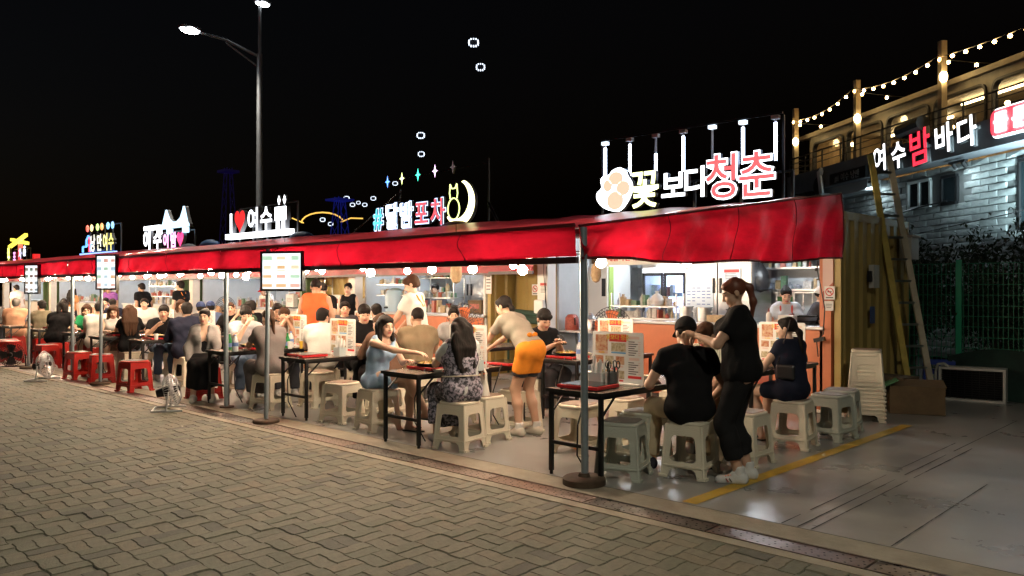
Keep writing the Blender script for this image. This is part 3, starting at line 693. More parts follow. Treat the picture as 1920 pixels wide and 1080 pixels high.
# container stalls
m_yel = mat('mustard_container', (.42, .31, .09), .5, col2=(.32, .23, .07), vs=1.6, bump=.1, bs=5, rvar=.1)
m_green = mat('green_container', (.09, .16, .06), .5, var=.3, vs=1.6)
m_org = mat('orange_panel', (.62, .20, .09), .5, var=.18, vs=2)
m_cream = mat('cream_panel', (.66, .60, .52), .5, var=.12, vs=3)
m_white = mat('white_panel', (.68, .68, .66), .5, var=.08, vs=4)
m_kwall = mat('kitchen_wall', (.46, .50, .54), .5, var=.15, vs=2)
m_kflo = mat('kitchen_floor', (.2, .2, .2), .5)
m_ss = mat('brushed_steel', (.55, .56, .58), .33, 1, var=.15, vs=3, stretch=(1, 1, 12))
m_tube = lamp('kitchen_tube', (.86, .94, 1), 62)
def corr(a, b, z0, z1, depth, period=.28):
    """corrugated sheet from a to b; ridges point to the left of a->b"""
    a = Vector((*a, 0)); b = Vector((*b, 0)); d = (b - a); L = d.length; d.normalize(); nrm = Vector((-d.y, d.x, 0)); pts = []; x = 0
    while x < L - 1e-6:
        for f, h in ((0, 0), (.28, 0), (.4, 1), (.82, 1), (.94, 0)):
            if x + f * period <= L: pts.append(a + d * (x + f * period) + nrm * depth * h)
        x += period
    pts.append(b); m = MB()
    for p, q in zip(pts[:-1], pts[1:]): m.poly([(p.x, p.y, z0), (q.x, q.y, z0), (q.x, q.y, z1), (p.x, p.y, z1)])
    return m
S0 = -3.99
def stall(i, op, m_shell, m_counter, m_pil):
    """container i along the row; op = opening from the right end, in metres"""
    xr = S0 - 6.1 * i; D = 2.44; y0 = 9.94
    t = thing('container_stall', 'shipping container kitchen, %s from the right, behind the %s' % (['first', 'second', 'third', 'fourth', 'fifth', 'sixth'][i], SIGN[i]), 'stall', (xr, y0, 0), 0, 'container kitchens in a row')
    b = corr((-.02, .02), (-.02, D), .12, 2.42, -.035); e = b.build('end_wall', m_shell, t)
    MB().box((-.03, .04, 1.25), (.08, .08, 2.5)).box((-.03, D - .03, 1.25), (.08, .08, 2.5)).box((-.03, D / 2, 2.45), (.085, D, .1)).box((-.03, D / 2, .06), (.085, D, .12)).box((-3, D / 2, 2.47), (6.0, D - .02, .05)).build('container_frame', m_shell, t)
    MB().box((-3, D, 1.25), (5.9, .04, 2.3)).build('back_wall', m_kwall, t)
    MB().box((-3, D / 2, .03), (5.9, D - .1, .06)).build('floor', m_kflo, t)
    MB().box((-(op[0] + op[1]) / 2, D / 2 + .1, 2.4), (op[1] - op[0], D - .25, .04)).build('ceiling', m_white, t)
    if op[0] > .1: MB().box((-(op[0] + .07) / 2 - .035, .03, 1.23), (op[0] - .07, .1, 2.3)).build('front_panel', m_pil, t)
    MB().box((-op[1] - .11, .0, 1.2), (.22, .2, 2.3)).build('pillar', m_cream if i else m_white, t)
    MB().box((-op[1] - .04, D / 2 + .1, 1.25), (.05, D - .2, 2.3)).build('partition', m_kwall, t)
    if op[0] > .1: MB().box((-op[0] + .03, D / 2 + .1, 1.25), (.05, D - .2, 2.3)).build('partition', m_kwall, t)
    if op[1] < 5.6: corr((-5.98, .55), (-op[1] - .23, .55), .05, 2.42, -.04).build('recess_wall', m_shell, t)
    if m_counter:
        MB().box((-(op[0] + op[1] - .9) / 2, .02, .53), (op[1] - op[0] - .9, .08, 1.0)).build('counter_front', m_counter, t)
        c = MB().box((-(op[0] + op[1] - .9) / 2, .28, 1.05), (op[1] - op[0] - .85, .68, .045)).build('counter_top', m_ss, t); bevel(c, .008)
    ln = op[1] - op[0]
    for k in range(2):
        x = -(op[0] + ln * (.28 + .46 * k)); f = MB().box((x, .85 + .2 * k, 2.345), (1.3, .12, .05)).build('light_fitting', m_white, t)
        MB().cyl((x - .6, .85 + .2 * k, 2.30), (x + .6, .85 + .2 * k, 2.30), .022, n=8).build('fluorescent_tube', m_tube, f)
    return t
K = [stall(0, (.21, 4.68), m_yel, m_org, m_org), stall(1, (.12, 3.9), m_yel, m_org, m_white), stall(2, (.1, 5.3), m_green, m_cream, m_cream), stall(3, (.3, 5.2), m_green, m_cream, m_white), stall(4, (.1, 4.9), m_yel, m_cream, m_white), stall(5, (.1, 4.9), m_green, m_cream, m_white)]
# first stall trim: upper part of the orange pillar is cream with a slanted red band
MB().poly([(-.075, -.026, 1.62), (-.075, -.026, 2.3), (-.205, -.026, 2.3), (-.205, -.026, 1.5)]).build('panel_print', mat('pale_pink_panel', (.6, .42, .38), .5), K[0])
MB().poly([(-.075, -.03, 1.52), (-.075, -.03, 1.62), (-.205, -.03, 1.5), (-.205, -.03, 1.28)]).build('panel_print', mat('dull_red_band', (.36, .09, .06), .5), K[0])
MB().poly([(-2.2, -.026, .2), (-1.2, -.026, .2), (-1.5, -.026, .75), (-1.9, -.026, .55)]).poly([(-1.3, -.027, .3), (-.9, -.027, .3), (-.9, -.027, .9), (-1.15, -.027, .7)]).build('panel_print', mat('dull_red_band', (.3, .06, .05), .5), K[0])
m_paper = mat('paper_white', (.7, .7, .68), .7); m_ink = mat('ink_dark', (.06, .06, .07), .7); m_inkr = mat('ink_red', (.55, .03, .03), .6)
def sticker(parent_label, x, y, z, s, label):
    t = thing('no_smoking_sign', label, 'sign', (x, y, z))
    MB().box((0, 0, 0), (s, .004, s * 1.25)).build('plate', m_paper, t)
    ring = MB()
    for k in range(18):
        a0, a1 = 2 * math.pi * k / 18, 2 * math.pi * (k + 1) / 18
        ring.poly([(s * r * math.cos(a), -.004, s * .1 + s * r * math.sin(a)) for r, a in ((.40, a0), (.40, a1), (.31, a1), (.31, a0))])
    ring.bar((-s * .25, -.005, s * .35), (s * .25, -.005, -s * .15), .002, s * .08).build('prohibition_ring', m_inkr, t)
    MB().box((-.0, -.0035, s * .1), (s * .42, .002, s * .1)).box((0, -.0035, -s * .45), (s * .7, .002, s * .09)).build('cigarette', m_ink, t)
sticker('', -4.1, 9.895, 1.49, .13, 'no smoking sign on the orange and pink container pillar')
t = thing('notice', 'small pale notice below the no smoking sign on the pillar', 'notice', (-4.11, 9.9, 1.33)); MB().box((0, 0, 0), (.11, .004, .12)).build('sheet', m_paper, t); MB().box((0, -.003, .02), (.08, .002, .006)).box((0, -.003, 0), (.08, .002, .006)).box((0, -.003, -.02), (.06, .002, .006)).build('print', m_ink, t)
sticker('', -9.45, 10.4, 1.52, .15, 'no smoking sign on the mustard recess wall between the first two kitchens')
# cable and hose on the pillar
cbl = thing('power_cable', 'black power cable hanging down the cream and orange pillar', 'cable', (-4.26, 9.87, 0))
MB().tube([(0, 0, 2.2), (.03, -.02, 1.75), (.12, -.02, 1.3), (.10, -.02, .98), (.02, -.03, .9), (.04, -.03, .7)], .008, 5).ball((.02, -.04, 1.78), .025, 6).bar((.0, -.05, .9), (.13, -.05, .93), .05).build('wire', m_black, cbl)
hs = thing('water_hose', 'white hose lying along the foot of the container corner', 'hose', (-3.99, 9.85, 0))
MB().tube([(-.4, -.05, .05), (-.1, -.09, .03), (.12, -.06, .02), (.2, .3, .03), (.1, .8, .03)], .022, 8).tube([(-.42, -.03, .16), (-.1, -.07, .15), (.1, -.02, .2), (.13, .4, .22)], .02, 8).build('pipe', m_cream, hs, True)
me_ = MB(); me_.box((-3.94, 10.9, 1.7), (.05, .3, .14)).box((-3.93, 10.9, 1.7), (.06, .2, .3), 1); o = me_.build('meter_box', [m_drk, m_ac]); tag(o, 'dark meter box on the mustard container end beside the ladder', 'meter box')
bk = thing('wall_sticker', 'small blue sticker on the mustard container end', 'sticker', (-3.935, 10.85, 1.2)); MB().box((0, 0, 0), (.012, .14, .22)).build('plate', mat('blue_sticker', (.06, .1, .25), .5), bk)
wb = thing('junction_box', 'white box fixed high on the container end behind the ladder', 'box', (-3.87, 12.05, 2.1)); MB().box((0, 0, 0), (.16, .3, .3)).build('casing', m_ac, wb); MB().box((.0, 0, .17), (.2, .34, .03)).build('lid', mat('orange_label', (.5, .4, .33), .5), wb)

# ---------------- kitchen fittings
m_fr = mat('fridge_white', (.7, .72, .72), .35)
m_lit = lamp('fridge_light', (.55, .65, 1), 2.6)
def products(n, w, z, y, seed, hmax=.16, h0=.08):
    g = np.random.default_rng(seed); out = [MB() for _ in range(5)]
    x = -w / 2
    while x < w / 2:
        ww = .04 + g.random() ** 2 * .13; h = h0 * (.6 + .6 * g.random()) + g.random() * (hmax - h0); k = int(g.choice(5, p=[.15, .13, .34, .2, .18]))
        if x + ww > w / 2: break
        if g.random() < .45: out[k].lathe([(ww * .4, 0), (ww * .42, h * .7), (ww * .18, h * .82), (ww * .18, h)], 8, 0, (x + ww / 2, y + g.normal() * .02, z))
        else: out[k].box((x + ww / 2, y + g.normal() * .02, z + h / 2), (ww * .9, .09, h), 0, Matrix.Rotation(g.normal() * .2, 3, 'Z'))
        x += ww + .012
    return out
PCOL = [mat('goods_%s' % n, c, .45, var=.5, vs=22) for n, c in (('green', (.10, .2, .11)), ('red', (.42, .09, .06)), ('white', (.62, .62, .6)), ('tan', (.45, .33, .18)), ('grey', (.3, .34, .4)))]
def goods(parent, w, z, y, seed, hmax=.16, names=('package', 'package', 'package', 'package', 'package')):
    for k, b in enumerate(products(9, w, z, y, seed, hmax)):
        if b.v: o = b.build(names[k], PCOL[k], parent); tag(o, kind='stuff')
def fridge(loc, rz, w, h, label, doors=2, goods_seed=None, tint=None):
    t = thing('glass_fridge' if goods_seed is not None else 'steel_fridge', label, 'fridge', loc, rz)
    if goods_seed is None:
        MB().box((0, .3, h / 2), (w, .6, h)).build('body', m_ss, t)
        for k in range(doors):
            for z0, z1 in ((.08, h * .5 - .01), (h * .5 + .01, h - .03)):
                x = -w / 2 + w * (k + .5) / doors; d = bevel(MB().box((x, -.02, (z0 + z1) / 2), (w / doors - .015, .04, z1 - z0)).build('door', m_ss, t), .008)
                MB().bar((x + (w / doors / 2 - .06) * (1 if k == 0 else -1), -.055, (z0 + z1) / 2 - .12), (x + (w / doors / 2 - .06) * (1 if k == 0 else -1), -.055, (z0 + z1) / 2 + .12), .025).build('handle', m_black, d)
    else:
        m = mat('fridge_' + label[:6], tint or (.7, .72, .74), .4)
        MB().box((-w / 2 + .02, .3, h / 2), (.04, .6, h)).box((w / 2 - .02, .3, h / 2), (.04, .6, h)).box((0, .3, .1), (w - .08, .6, .2)).box((0, .3, h - .09), (w - .08, .6, .18)).box((0, .58, h / 2), (w - .08, .04, h - .4)).build('cabinet', m, t)
        MB().box((0, .55, h / 2), (w - .09, .01, h - .42)).build('back_light', m_lit, t)
        for k in range(4):
            z = .22 + k * (h - .42) / 4; s = MB().box((0, .3, z), (w - .09, .44, .012)).build('shelf', m_fr, t); goods(s, w - .12, z + .008, .2, goods_seed + k, .26)
        for k in range(doors):
            x = -w / 2 + w * (k + .5) / doors; ww = w / doors
            d = MB().box((x - ww / 2 + .03, -.0, h / 2), (.04, .03, h - .38)).box((x + ww / 2 - .03, 0, h / 2), (.04, .03, h - .38)).box((x, 0, .22), (ww - .03, .03, .05)).box((x, 0, h - .2), (ww - .03, .03, .05)).build('door', m_drk if tint is None else m_fr, t)
            MB().box((x, 0, h / 2), (ww - .1, .008, h - .42)).build('pane', glass('fridge_glass', (.85, .9, .95), .1), d)
    return t
fridge((-6.56, 11.55, .06), 0, 1.18, 2.05, 'tall steel two door refrigerator with a pinned notice behind the counter')
fridge((-7.62, 11.6, .06), 0, .86, 1.92, 'glass door drinks fridge glowing blue in the first kitchen', 2, 11)
nt_ = thing('notice', 'white sheet with rows of handwriting on the steel refrigerator', 'notice', (-6.88, 11.5, 1.42)); MB().box((0, 0, 0), (.5, .006, .4)).build('sheet', m_paper, nt_)
b = MB()
for r_ in range(6):
    for c_ in range(5):
        if rng.random() < .75: b.box((-.19 + c_ * .09, -.005, .13 - r_ * .052), (.05 + rng.random() * .02, .002, .012))
b.build('print', mat('ink_blue', (.1, .14, .3), .7), nt_)
wf = thing('white_fridge', 'white cabinet fridge with a green side at the left of the first kitchen', 'fridge', (-8.55, 10.95, .06)); MB().box((0, .3, .95), (.56, .6, 1.9)).build('body', m_fr, wf); bevel(MB().box((.02, -.02, .95), (.5, .04, 1.8)).build('door', m_fr, wf), .01); MB().box((.285, .05, 1.0), (.012, .12, 1.7)).build('side_panel', mat('lime_side', (.3, .42, .1), .5), wf); MB().box((.2, -.05, 1.5), (.07, .02, .3)).build('dispenser', m_black, wf)
fb = thing('carton', 'red and brown cartons piled on the white cabinet fridge', 'box', (-8.55, 11.15, 1.965)); MB().box((-.13, 0, .13), (.22, .3, .26)).build('brown_carton', m_cb, fb); MB().box((.12, -.03, .13), (.2, .3, .26)).build('red_carton', PCOL[1], fb)
def shelf_unit(loc, w, zs, label, seed, posts=True, name='wall_shelf', depth=.32, hmax=.2):
    t = thing(name, label, 'shelf', loc)
    for k, z in enumerate(zs):
        s = MB().box((0, 0, z), (w, depth, .025)).build('shelf_board', m_ss, t); goods(s, w - .05, z + .014, -.02, seed + k, hmax)
    b = MB()
    for sx in (-1, 1):
        if posts:
            for sy in (-1, 1): b.bar((sx * (w / 2 + .012), sy * depth * .4, zs[0] - .02 if not posts == 2 else 0), (sx * (w / 2 + .012), sy * depth * .4, zs[-1] + .2), .022)
        else: b.bar((sx * w * .4, depth / 2 - .01, zs[0] - .2), (sx * w * .4, depth / 2 - .01, zs[-1] + .1), .02)
        b.build('upright', m_ss, t); b = MB()
    return t
shelf_unit((-5.45, 12.15, 0), 1.25, (1.52, 1.86), 'wall shelves crowded with bags and cartons above the cook in the flowered apron', 41, False)
shelf_unit((-7.1, 10.35, 0), 1.15, (1.085, 1.27), 'steel shelf of small boxes standing on the first counter', 52, 1, 'counter_shelf', .26, .17)
bag = thing('black_bag', 'black plastic bag hanging between the fridge and the shelves', 'bag', (-5.95, 11.75, 1.72)); MB().lathe([(0, -.24), (.11, -.2), (.15, -.08), (.12, .08), (.04, .2), (.05, .26)], 14).build('sack', mat('black_plastic', (.02, .02, .022), .3, bump=.8, bs=25), bag, True)
for k, (x, y, r, h, l, m) in enumerate(((-6.32, 10.2, .10, .2, 'left steel stock pot of the pair on the first counter', m_ss), (-6.05, 10.25, .11, .19, 'right steel stock pot of the pair on the first counter', m_ss))):
    t = thing('stock_pot', l, 'pot', (x, y, 1.075), 0, 'steel pots on the counter')
    MB().lathe([(0, 0), (r, 0), (r, h), (r + .01, h), (r + .01, h + .012), (r - .01, h + .012), (0, h - .03)], 20).build('body', m, t, True); MB().bar((-r - .03, 0, h * .7), (r + .03, 0, h * .7), .02).build('handle', m, t)
cn = thing('dish_stack', 'stack of white bowls on the first counter near the navy dress', 'dishes', (-5.35, 10.15, 1.075)); MB().lathe([(0, 0), (.05, 0), (.085, .05), (.085, .14), (.07, .14), (0, .12)], 16).build('bowls', m_paper, cn, True)
bt = thing('squeeze_bottle', 'clear squeeze bottle with red tip on the first counter', 'bottle', (-5.02, 10.15, 1.075)); MB().lathe([(0, 0), (.035, 0), (.035, .13), (.012, .16)], 12).build('body', m_paper, bt, True); MB().lathe([(.014, .16), (.004, .21)], 8).build('tip', PCOL[1], bt)
# prep station left of the counter
ps_ = thing('prep_table', 'low steel prep table with pots between the white pillar and the counter', 'table', (-8.3, 10.35, 0)); MB().box((0, 0, .85), (.8, .55, .03)).box((0, 0, .35), (.76, .5, .02)).build('top', m_ss, ps_)
for sx in (-1, 1):
    for sy in (-1, 1): MB().bar((sx * .37, sy * .24, 0), (sx * .37, sy * .24, .84), .03).build('leg', m_ss, ps_)
rc = thing('rice_cooker', 'red electric kettle on the steel prep table', 'kettle', (-8.5, 10.25, .866)); MB().lathe([(0, 0), (.11, 0), (.12, .06), (.11, .2), (.07, .25), (0, .26)], 16).build('body', PCOL[1], rc, True); MB().bar((.1, -.05, .08), (.1, -.05, .2), .02).build('handle', m_black, rc)
pp = thing('rice_cooker', 'steel lidded cooker on the prep table beside the red kettle', 'cooker', (-8.15, 10.3, .866)); MB().lathe([(0, 0), (.15, 0), (.155, .18), (.14, .2), (.04, .25), (.03, .28), (0, .28)], 18).build('body', m_ss, pp, True); MB().bar((-.19, 0, .15), (.19, 0, .15), .025).build('handle', m_black, pp)
# other stalls: equipment seen over the heads
fridge((-17.7, 11.4, .06), 0, 1.3, 1.95, 'white glass door drinks fridge in the third kitchen behind the menu screen', 2, 23, (.75, .75, .75))
fridge((-12.45, 11.7, .06), 0, 1.0, 1.95, 'plain steel refrigerator at the right of the second kitchen')
shelf_unit((-12.3, 10.75, 0), 1.0, (1.1, 1.35, 1.75), 'steel rack with trays in the second kitchen behind the bespectacled server', 61, 1, 'steel_rack', .36, .14)
shelf_unit((-13.7, 11.9, 0), .9, (1.1, 1.45, 1.8), 'shelves of bottles at the left end of the second kitchen', 66, False)
shelf_unit((-19.6, 11.9, 0), 1.6, (1.1, 1.5, 1.85), 'shelves at the back of the third kitchen', 71, False)
shelf_unit((-25.2, 11.9, 0), 2.6, (1.1, 1.5, 1.85), 'long shelves at the back of the fourth kitchen', 76, False)
shelf_unit((-31.2, 11.9, 0), 2.6, (1.1, 1.5, 1.85), 'long shelves at the back of the fifth kitchen', 81, False)
for i, (x, n) in enumerate(((-11.8, 7), (-18.2, 9), (-24.5, 9), (-30.5, 9))):
    t = thing('counter_goods', 'bottles and tubs crowded on the counter of the %s kitchen' % ORD[i + 1], 'bottles', (x, 10.25, 1.08)); goods(t, 1.9 if i == 0 else 3.0, 0, 0, 90 + i, .26, ('bottle', 'tub', 'cup', 'jar', 'carton'))
bn = thing('banner', 'yellow printed banner strip along the top of the second kitchen', 'banner', (-12.2, 9.86, 2.02)); MB().box((0, 0, 0), (3.6, .01, .34)).build('cloth', mat('yellow_banner', (.62, .42, .05), .6, var=.25, vs=9), bn); link('lettering', text_me('여수 해물삼합', .2, .003, .004, m_inkr), bn, (.2, -.012, -.12))
bn = thing('banner', 'white price banner hanging under the awning at the first kitchen', 'banner', (-6.9, 9.8, 1.99)); MB().box((0, 0, 0), (1.35, .01, .2)).build('cloth', m_paper, bn); link('lettering', text_me('해물라면 6,000 볶음밥', .115, .003, .002, m_inkr), bn, (0, -.012, -.03))
dm = thing('insulated_tank', 'blue lidded water tank on the second counter', 'tank', (-13.1, 10.2, 1.08)); MB().lathe([(0, 0), (.2, 0), (.21, .3), (.17, .42), (.06, .47), (0, .47)], 18).build('body', mat('tank_blue', (.35, .5, .62), .4), dm, True); MB().cyl((0, -.2, .08), (0, -.27, .08), .02).build('tap', m_black, dm)
# onion net and paper lantern hung near the kitchens
def hang(loc, label, m, s=1.0):
    t = thing('hanging_bag', label, 'bag', loc); MB().lathe([(0, -.20 * s), (.06 * s, -.17 * s), (.09 * s, -.08 * s), (.085 * s, .05 * s), (.05 * s, .12 * s), (.02 * s, .16 * s)], 14).build('sack', m, t, True); MB().tube([(0, 0, .15 * s), (0, 0, .6)], .004, 4).build('string', m_cable, t)
m_net = mat('beige_net_bag', (.42, .3, .17), .7, var=.3, vs=25, bump=.6, bs=60)
hang((-6.95, 8.9, 1.78), 'beige net bag hanging from the first awning in front of the counter', m_net, .8)
hang((-7.4, 6.7, 1.76), 'beige net bag hanging under the awning by the mustard recess', m_net, .8)
hang((-11.4, 6.7, 1.78), 'white napkin bag hanging under the second awning above the bent young man', m_paper, 1.0)
# mesh bench and green bag in the mustard recess
mb = thing('folding_cot', 'dark folded parasol cloth on a rail in the mustard recess', 'parasol', (-9.6, 10.2, 0)); MB().cyl((-.55, 0, 1.05), (.45, .05, 1.0), .06, .08, 8).cyl((-.45, .02, 1.16), (.5, .05, 1.1), .04, .05, 8).bar((.35, .1, 0), (.35, .1, 1.9), .03).bar((-.4, .1, 0), (-.4, .1, 1.1), .03).build('cloth', mat('dark_green_cloth', (.03, .07, .05), .8, bump=.4), mb, True)
# ---------------- floor fans
def fan(loc, rz, label, m_blade, m_wire, r=.26, zc=.62, low=False, tilt=0):
    t = thing('electric_fan', label, 'fan', loc, rz)
    T = Matrix.Translation((0, 0, zc)) @ Matrix.Rotation(R(tilt), 4, 'X')
    b = MB()
    def P(p): return tuple(T @ Vector(p))
    for k in range(36):
        a = 2 * math.pi * k / 36; c_, s_ = math.cos(a), math.sin(a)
        b.tube([P((.05 * c_, -.1, .05 * s_)), P((r * .7 * c_, -.095, r * .7 * s_)), P((r * c_, -.03, r * s_)), P((r * .7 * c_, .06, r * .7 * s_)), P((.08 * c_, .08, .08 * s_))], .0038, 3)
    for rr, yy in ((r, -.03), (r * .7, -.096), (r * .35, -.1), (r * .85, -.06)):
        b.tube([P((rr * math.cos(2 * math.pi * k / 24), yy, rr * math.sin(2 * math.pi * k / 24))) for k in range(25)], .004, 4)
    b.build('guard', m_wire, t)
    for k in range(4):
        bl = MB(); a0 = k * math.pi / 2
        def bf(u, v):
            a = a0 + (u - .5) * (1.15 - .25 * v); rr = .05 + v * (r * .86 - .05); return P((rr * math.cos(a), -.02 + .05 * (u - .5), rr * math.sin(a)))
        bl.grid(bf, 6, 5); bl.build('blade', m_blade, t, True)
    mo = MB().cyl(P((0, .02, 0)), P((0, .17, 0)), .065, .05, 14).cyl(P((0, -.11, 0)), P((0, -.04, 0)), .035, .045, 12); mo.build('motor', m_black, t, True)
    st_ = MB()
    if low: st_.tube([P((r + .01, 0, 0)), (r + .01, .03, .02), (r + .01, .2, .015), (-r - .01, .2, .015), (-r - .01, .03, .02), P((-r - .01, 0, 0))], .013, 6).tube([(r + .01, -.16, .015), (r + .01, .2, .015)], .013, 6).tube([(-r - .01, -.16, .015), (-r - .01, .2, .015)], .013, 6)
    else: st_.cyl((0, .1, .03), (0, .1, zc), .02, n=10).lathe([(0, 0), (.19, 0), (.18, .03), (.03, .05), (0, .05)], 20, 0, (0, .08, 0))
    st_.build('stand', m_black if not low else m_wire, t, True); return t
m_fano = mat('orange_fan_blade', (.55, .12, .03), .35); m_fans = mat('silver_fan', (.75, .77, .8), .35, .8); m_fanw = mat('black_wire', (.05, .05, .055), .4, .6)
fan((-6.55, 8.75, 0), R(10), 'orange bladed floor fan in front of the first counter', m_fano, m_fanw, .30, 1.0)
fan((-8.8, 8.15, 0), R(10), 'orange bladed floor fan left of the bent server in grey', m_fano, m_fanw, .34, .98)
fan((-17.9, 9.0, 0), R(20), 'pale orange fan against the green container behind the orange apron waiter', mat('peach_fan', (.6, .35, .2), .4), m_fanw, .34, 1.02)
fan((-10.28, 4.42, 0), R(150), 'silver floor fan on the drain line in front of the third pole', m_fans, m_fans, .21, .25, True, -14)
fan((-15.1, 4.36, 0), R(140), 'silver floor fan on the paving left of the red stools', m_fans, m_fans, .23, .26, True, -10)
fan((-17.9, 4.6, 0), R(60), 'black floor fan farthest left on the paving', m_drk, m_black, .23, .26, True, 0)

# ---------------- menu screens on poles
def menu_pic(w, h, zc, seed, glow, parent):
    g = np.random.default_rng(seed); cols = [lamp('screen_%s_%d' % (seed, k), c, glow * .6) for k, c in enumerate(((1, .85, .55), (.6, .85, 1), (.95, .55, .25), (.55, .85, .6), (1, .5, .4)))]
    for r_ in range(4):
        for c_ in range(3):
            x = -w * .34 + c_ * w * .33; z = zc - h * .36 + r_ * h * .23; k = int(g.integers(5))
            b = MB().box((x, -.001, z), (w * .24 * g.uniform(.7, 1), .003, h * .11 * g.uniform(.7, 1))); b.box((x, -.001, z - h * .085), (w * .2, .003, h * .02)); tag(b.build('menu_picture', cols[k], parent), kind='stuff')
def screen(loc, rz, w, h, zc, label, seed, glow=.62, base=True):
    t = thing('menu_screen', label, 'screen', loc, rz)
    f = MB(); f.box((0, .03, zc), (w, .05, h)); f.build('housing', m_black, t)
    f = MB().box((-w / 2 + .012, 0, zc), (.024, .02, h)).box((w / 2 - .012, 0, zc), (.024, .02, h)).box((0, 0, zc + h / 2 - .012), (w - .048, .02, .024)).box((0, 0, zc - h / 2 + .012), (w - .048, .02, .024)); f.build('bezel', m_black, t)
    d = MB().box((0, .004, zc), (w - .05, .008, h - .05)).build('display', lamp('screen_white', (.93, .97, 1), glow), t)
    menu_pic(w, h, zc, seed, glow, d)
    px = -w * .44
    p = MB().cyl((px - .03, .1, 0), (px, .1, 2.0), .026, n=12).build('pole', m_gpole, t, True)
    if base: MB().lathe([(0, .004), (.15, .004), (.15, .03), (.14, .04), (.04, .045), (0, .045)], 24, 0, (px - .03, .1, 0)).build('pole_base', m_base, p, True)
screen((-8.22, 4.79, 0), R(26), .55, .45, 1.74, 'bright white menu screen on a pole between the first two awnings', 1)
screen((-13.55, 4.80, 0), R(28), .40, .56, 1.80, 'upright menu screen above the pair of red stools', 2, .5)
screen((-17.3, 4.78, 0), R(28), .34, .56, 1.72, 'dim upright menu screen farthest left', 3, .14)

# ---------------- clutter that fills the kitchens
def poster(x, y, z, w, h, c, label):
    t = thing('poster', label, 'poster', (x, y, z)); MB().box((0, 0, 0), (w, .005, h)).build('sheet', m_paper, t)
    b = MB(); b.box((0, -.004, h * .3), (w * .85, .003, h * .22)); b.build('heading', mat('poster_%s' % '_'.join(str(int(q * 99)) for q in c), c, .6), t)
    b = MB()
    for k in range(5): b.box((-w * .05 + w * .02 * (k % 3), -.004, h * (.1 - .11 * k)), (w * (.6 + .07 * (k % 3)), .003, h * .035))
    tag(b.build('print_line', m_ink, t), kind='stuff')
poster(-6.3, 11.49, 1.75, .3, .22, (.55, .05, .04), 'red headed notice on the right door of the steel refrigerator'); poster(-7.98, 11.5, 2.06, .5, .2, (.1, .3, .6), 'blue headed strip above the glowing drinks fridge'); poster(-8.2, 12.28, 1.5, .35, .5, (.5, .35, .05), 'yellow headed calendar on the wall left of the drinks fridge'); poster(-5.8, 12.28, 1.25, .3, .4, (.1, .3, .12), 'green headed sheet on the back wall under the shelves')
poster(-12.9, 12.27, 1.75, .5, .35, (.55, .05, .04), 'red headed poster at the back of the second kitchen'); poster(-11.0, 12.27, 1.6, .4, .5, (.08, .2, .5), 'blue headed poster at the back of the second kitchen'); poster(-18.9, 12.27, 1.6, .5, .5, (.5, .3, .05), 'orange headed poster at the back of the third kitchen')
poster(-8.75, 9.83, 1.55, .16, .2, (.5, .06, .05), 'small red headed sheet on the white pillar'); poster(-10.02, 9.83, 1.7, .14, .5, (.55, .06, .05), 'tall red lettered strip on the pillar of the second kitchen')
def carton(x, y, z, d, m, label):
    t = thing('carton', label, 'box', (x, y, z), R(7 * math.sin(x * 9))); bevel(MB().box((0, 0, d[2] / 2), d).build('body', m, t), .006); MB().box((0, -d[1] / 2 - .002, d[2] * .55), (d[0] * .7, .003, d[2] * .35)).build('label_print', PCOL[int(abs(x * 31)) % 5], t)
for k, (x, y, z, d, m, l) in enumerate(((-6.85, 11.8, 2.12, (.4, .4, .18), m_cb, 'brown carton on top of the steel refrigerator, left'), (-6.35, 11.85, 2.12, (.45, .4, .16), m_paper, 'white carton on top of the steel refrigerator, right'), (-7.6, 11.8, 1.99, (.5, .4, .22), m_cb, 'brown carton on the drinks fridge'), (-4.75, 10.15, 1.075, (.2, .22, .12), m_paper, 'white box of gloves at the right end of the first counter'), (-5.75, 10.12, 1.075, (.26, .2, .1), PCOL[3], 'tan tray beside the stock pots'), (-8.0, 11.4, .06, (.5, .4, .9), m_ss, 'steel cabinet left of the drinks fridge'),
        (-10.7, 10.3, 1.08, (.4, .3, .25), m_cb, 'brown carton at the right end of the second counter'), (-12.6, 11.8, 2.02, (.5, .4, .25), m_cb, 'brown carton on the refrigerator of the second kitchen'), (-15.2, 10.3, 1.1, (.4, .35, .3), m_paper, 'white polystyrene box on the third counter, left'), (-17.0, 10.3, 1.1, (.4, .35, .3), m_paper, 'white polystyrene box on the third counter, middle'))): carton(x, y, z, d, m, l)
def ladles(x, y, z, n, label):
    t = thing('utensil_rail', label, 'utensils', (x, y, z)); MB().bar((-.4, 0, 0), (.4, 0, 0), .015).build('rail', m_ss, t)
    for k in range(n): q = -.35 + .7 * k / (n - 1); L = .22 + .06 * (k % 3); MB().bar((q, -.01, 0), (q, -.01, -L), .01).ball((q, -.02, -L - .03), .04 if k % 2 else .028, 8, 0, (1, .5, 1)).build('ladle', m_ss, t)
ladles(-5.4, 11.9, 1.48, 6, 'rail of hanging ladles under the wall shelves of the first kitchen'); ladles(-8.35, 12.2, 1.9, 5, 'rail of hanging ladles on the left wall of the first kitchen'); ladles(-11.6, 12.2, 1.75, 6, 'rail of hanging ladles in the second kitchen')
def pan_stack(x, y, z, n, label):
    t = thing('pan_stack', label, 'pans', (x, y, z))
    for k in range(n): MB().lathe([(0, 0), (.11, 0), (.15, .05), (.155, .05), (.115, -.003), (0, .008)], 16, 0, (.004 * (k % 3), 0, k * .022)).build('pan', m_ss if k % 3 else m_pan_, t, True)
m_pan_ = mat('dark_pan', (.03, .03, .03), .4)
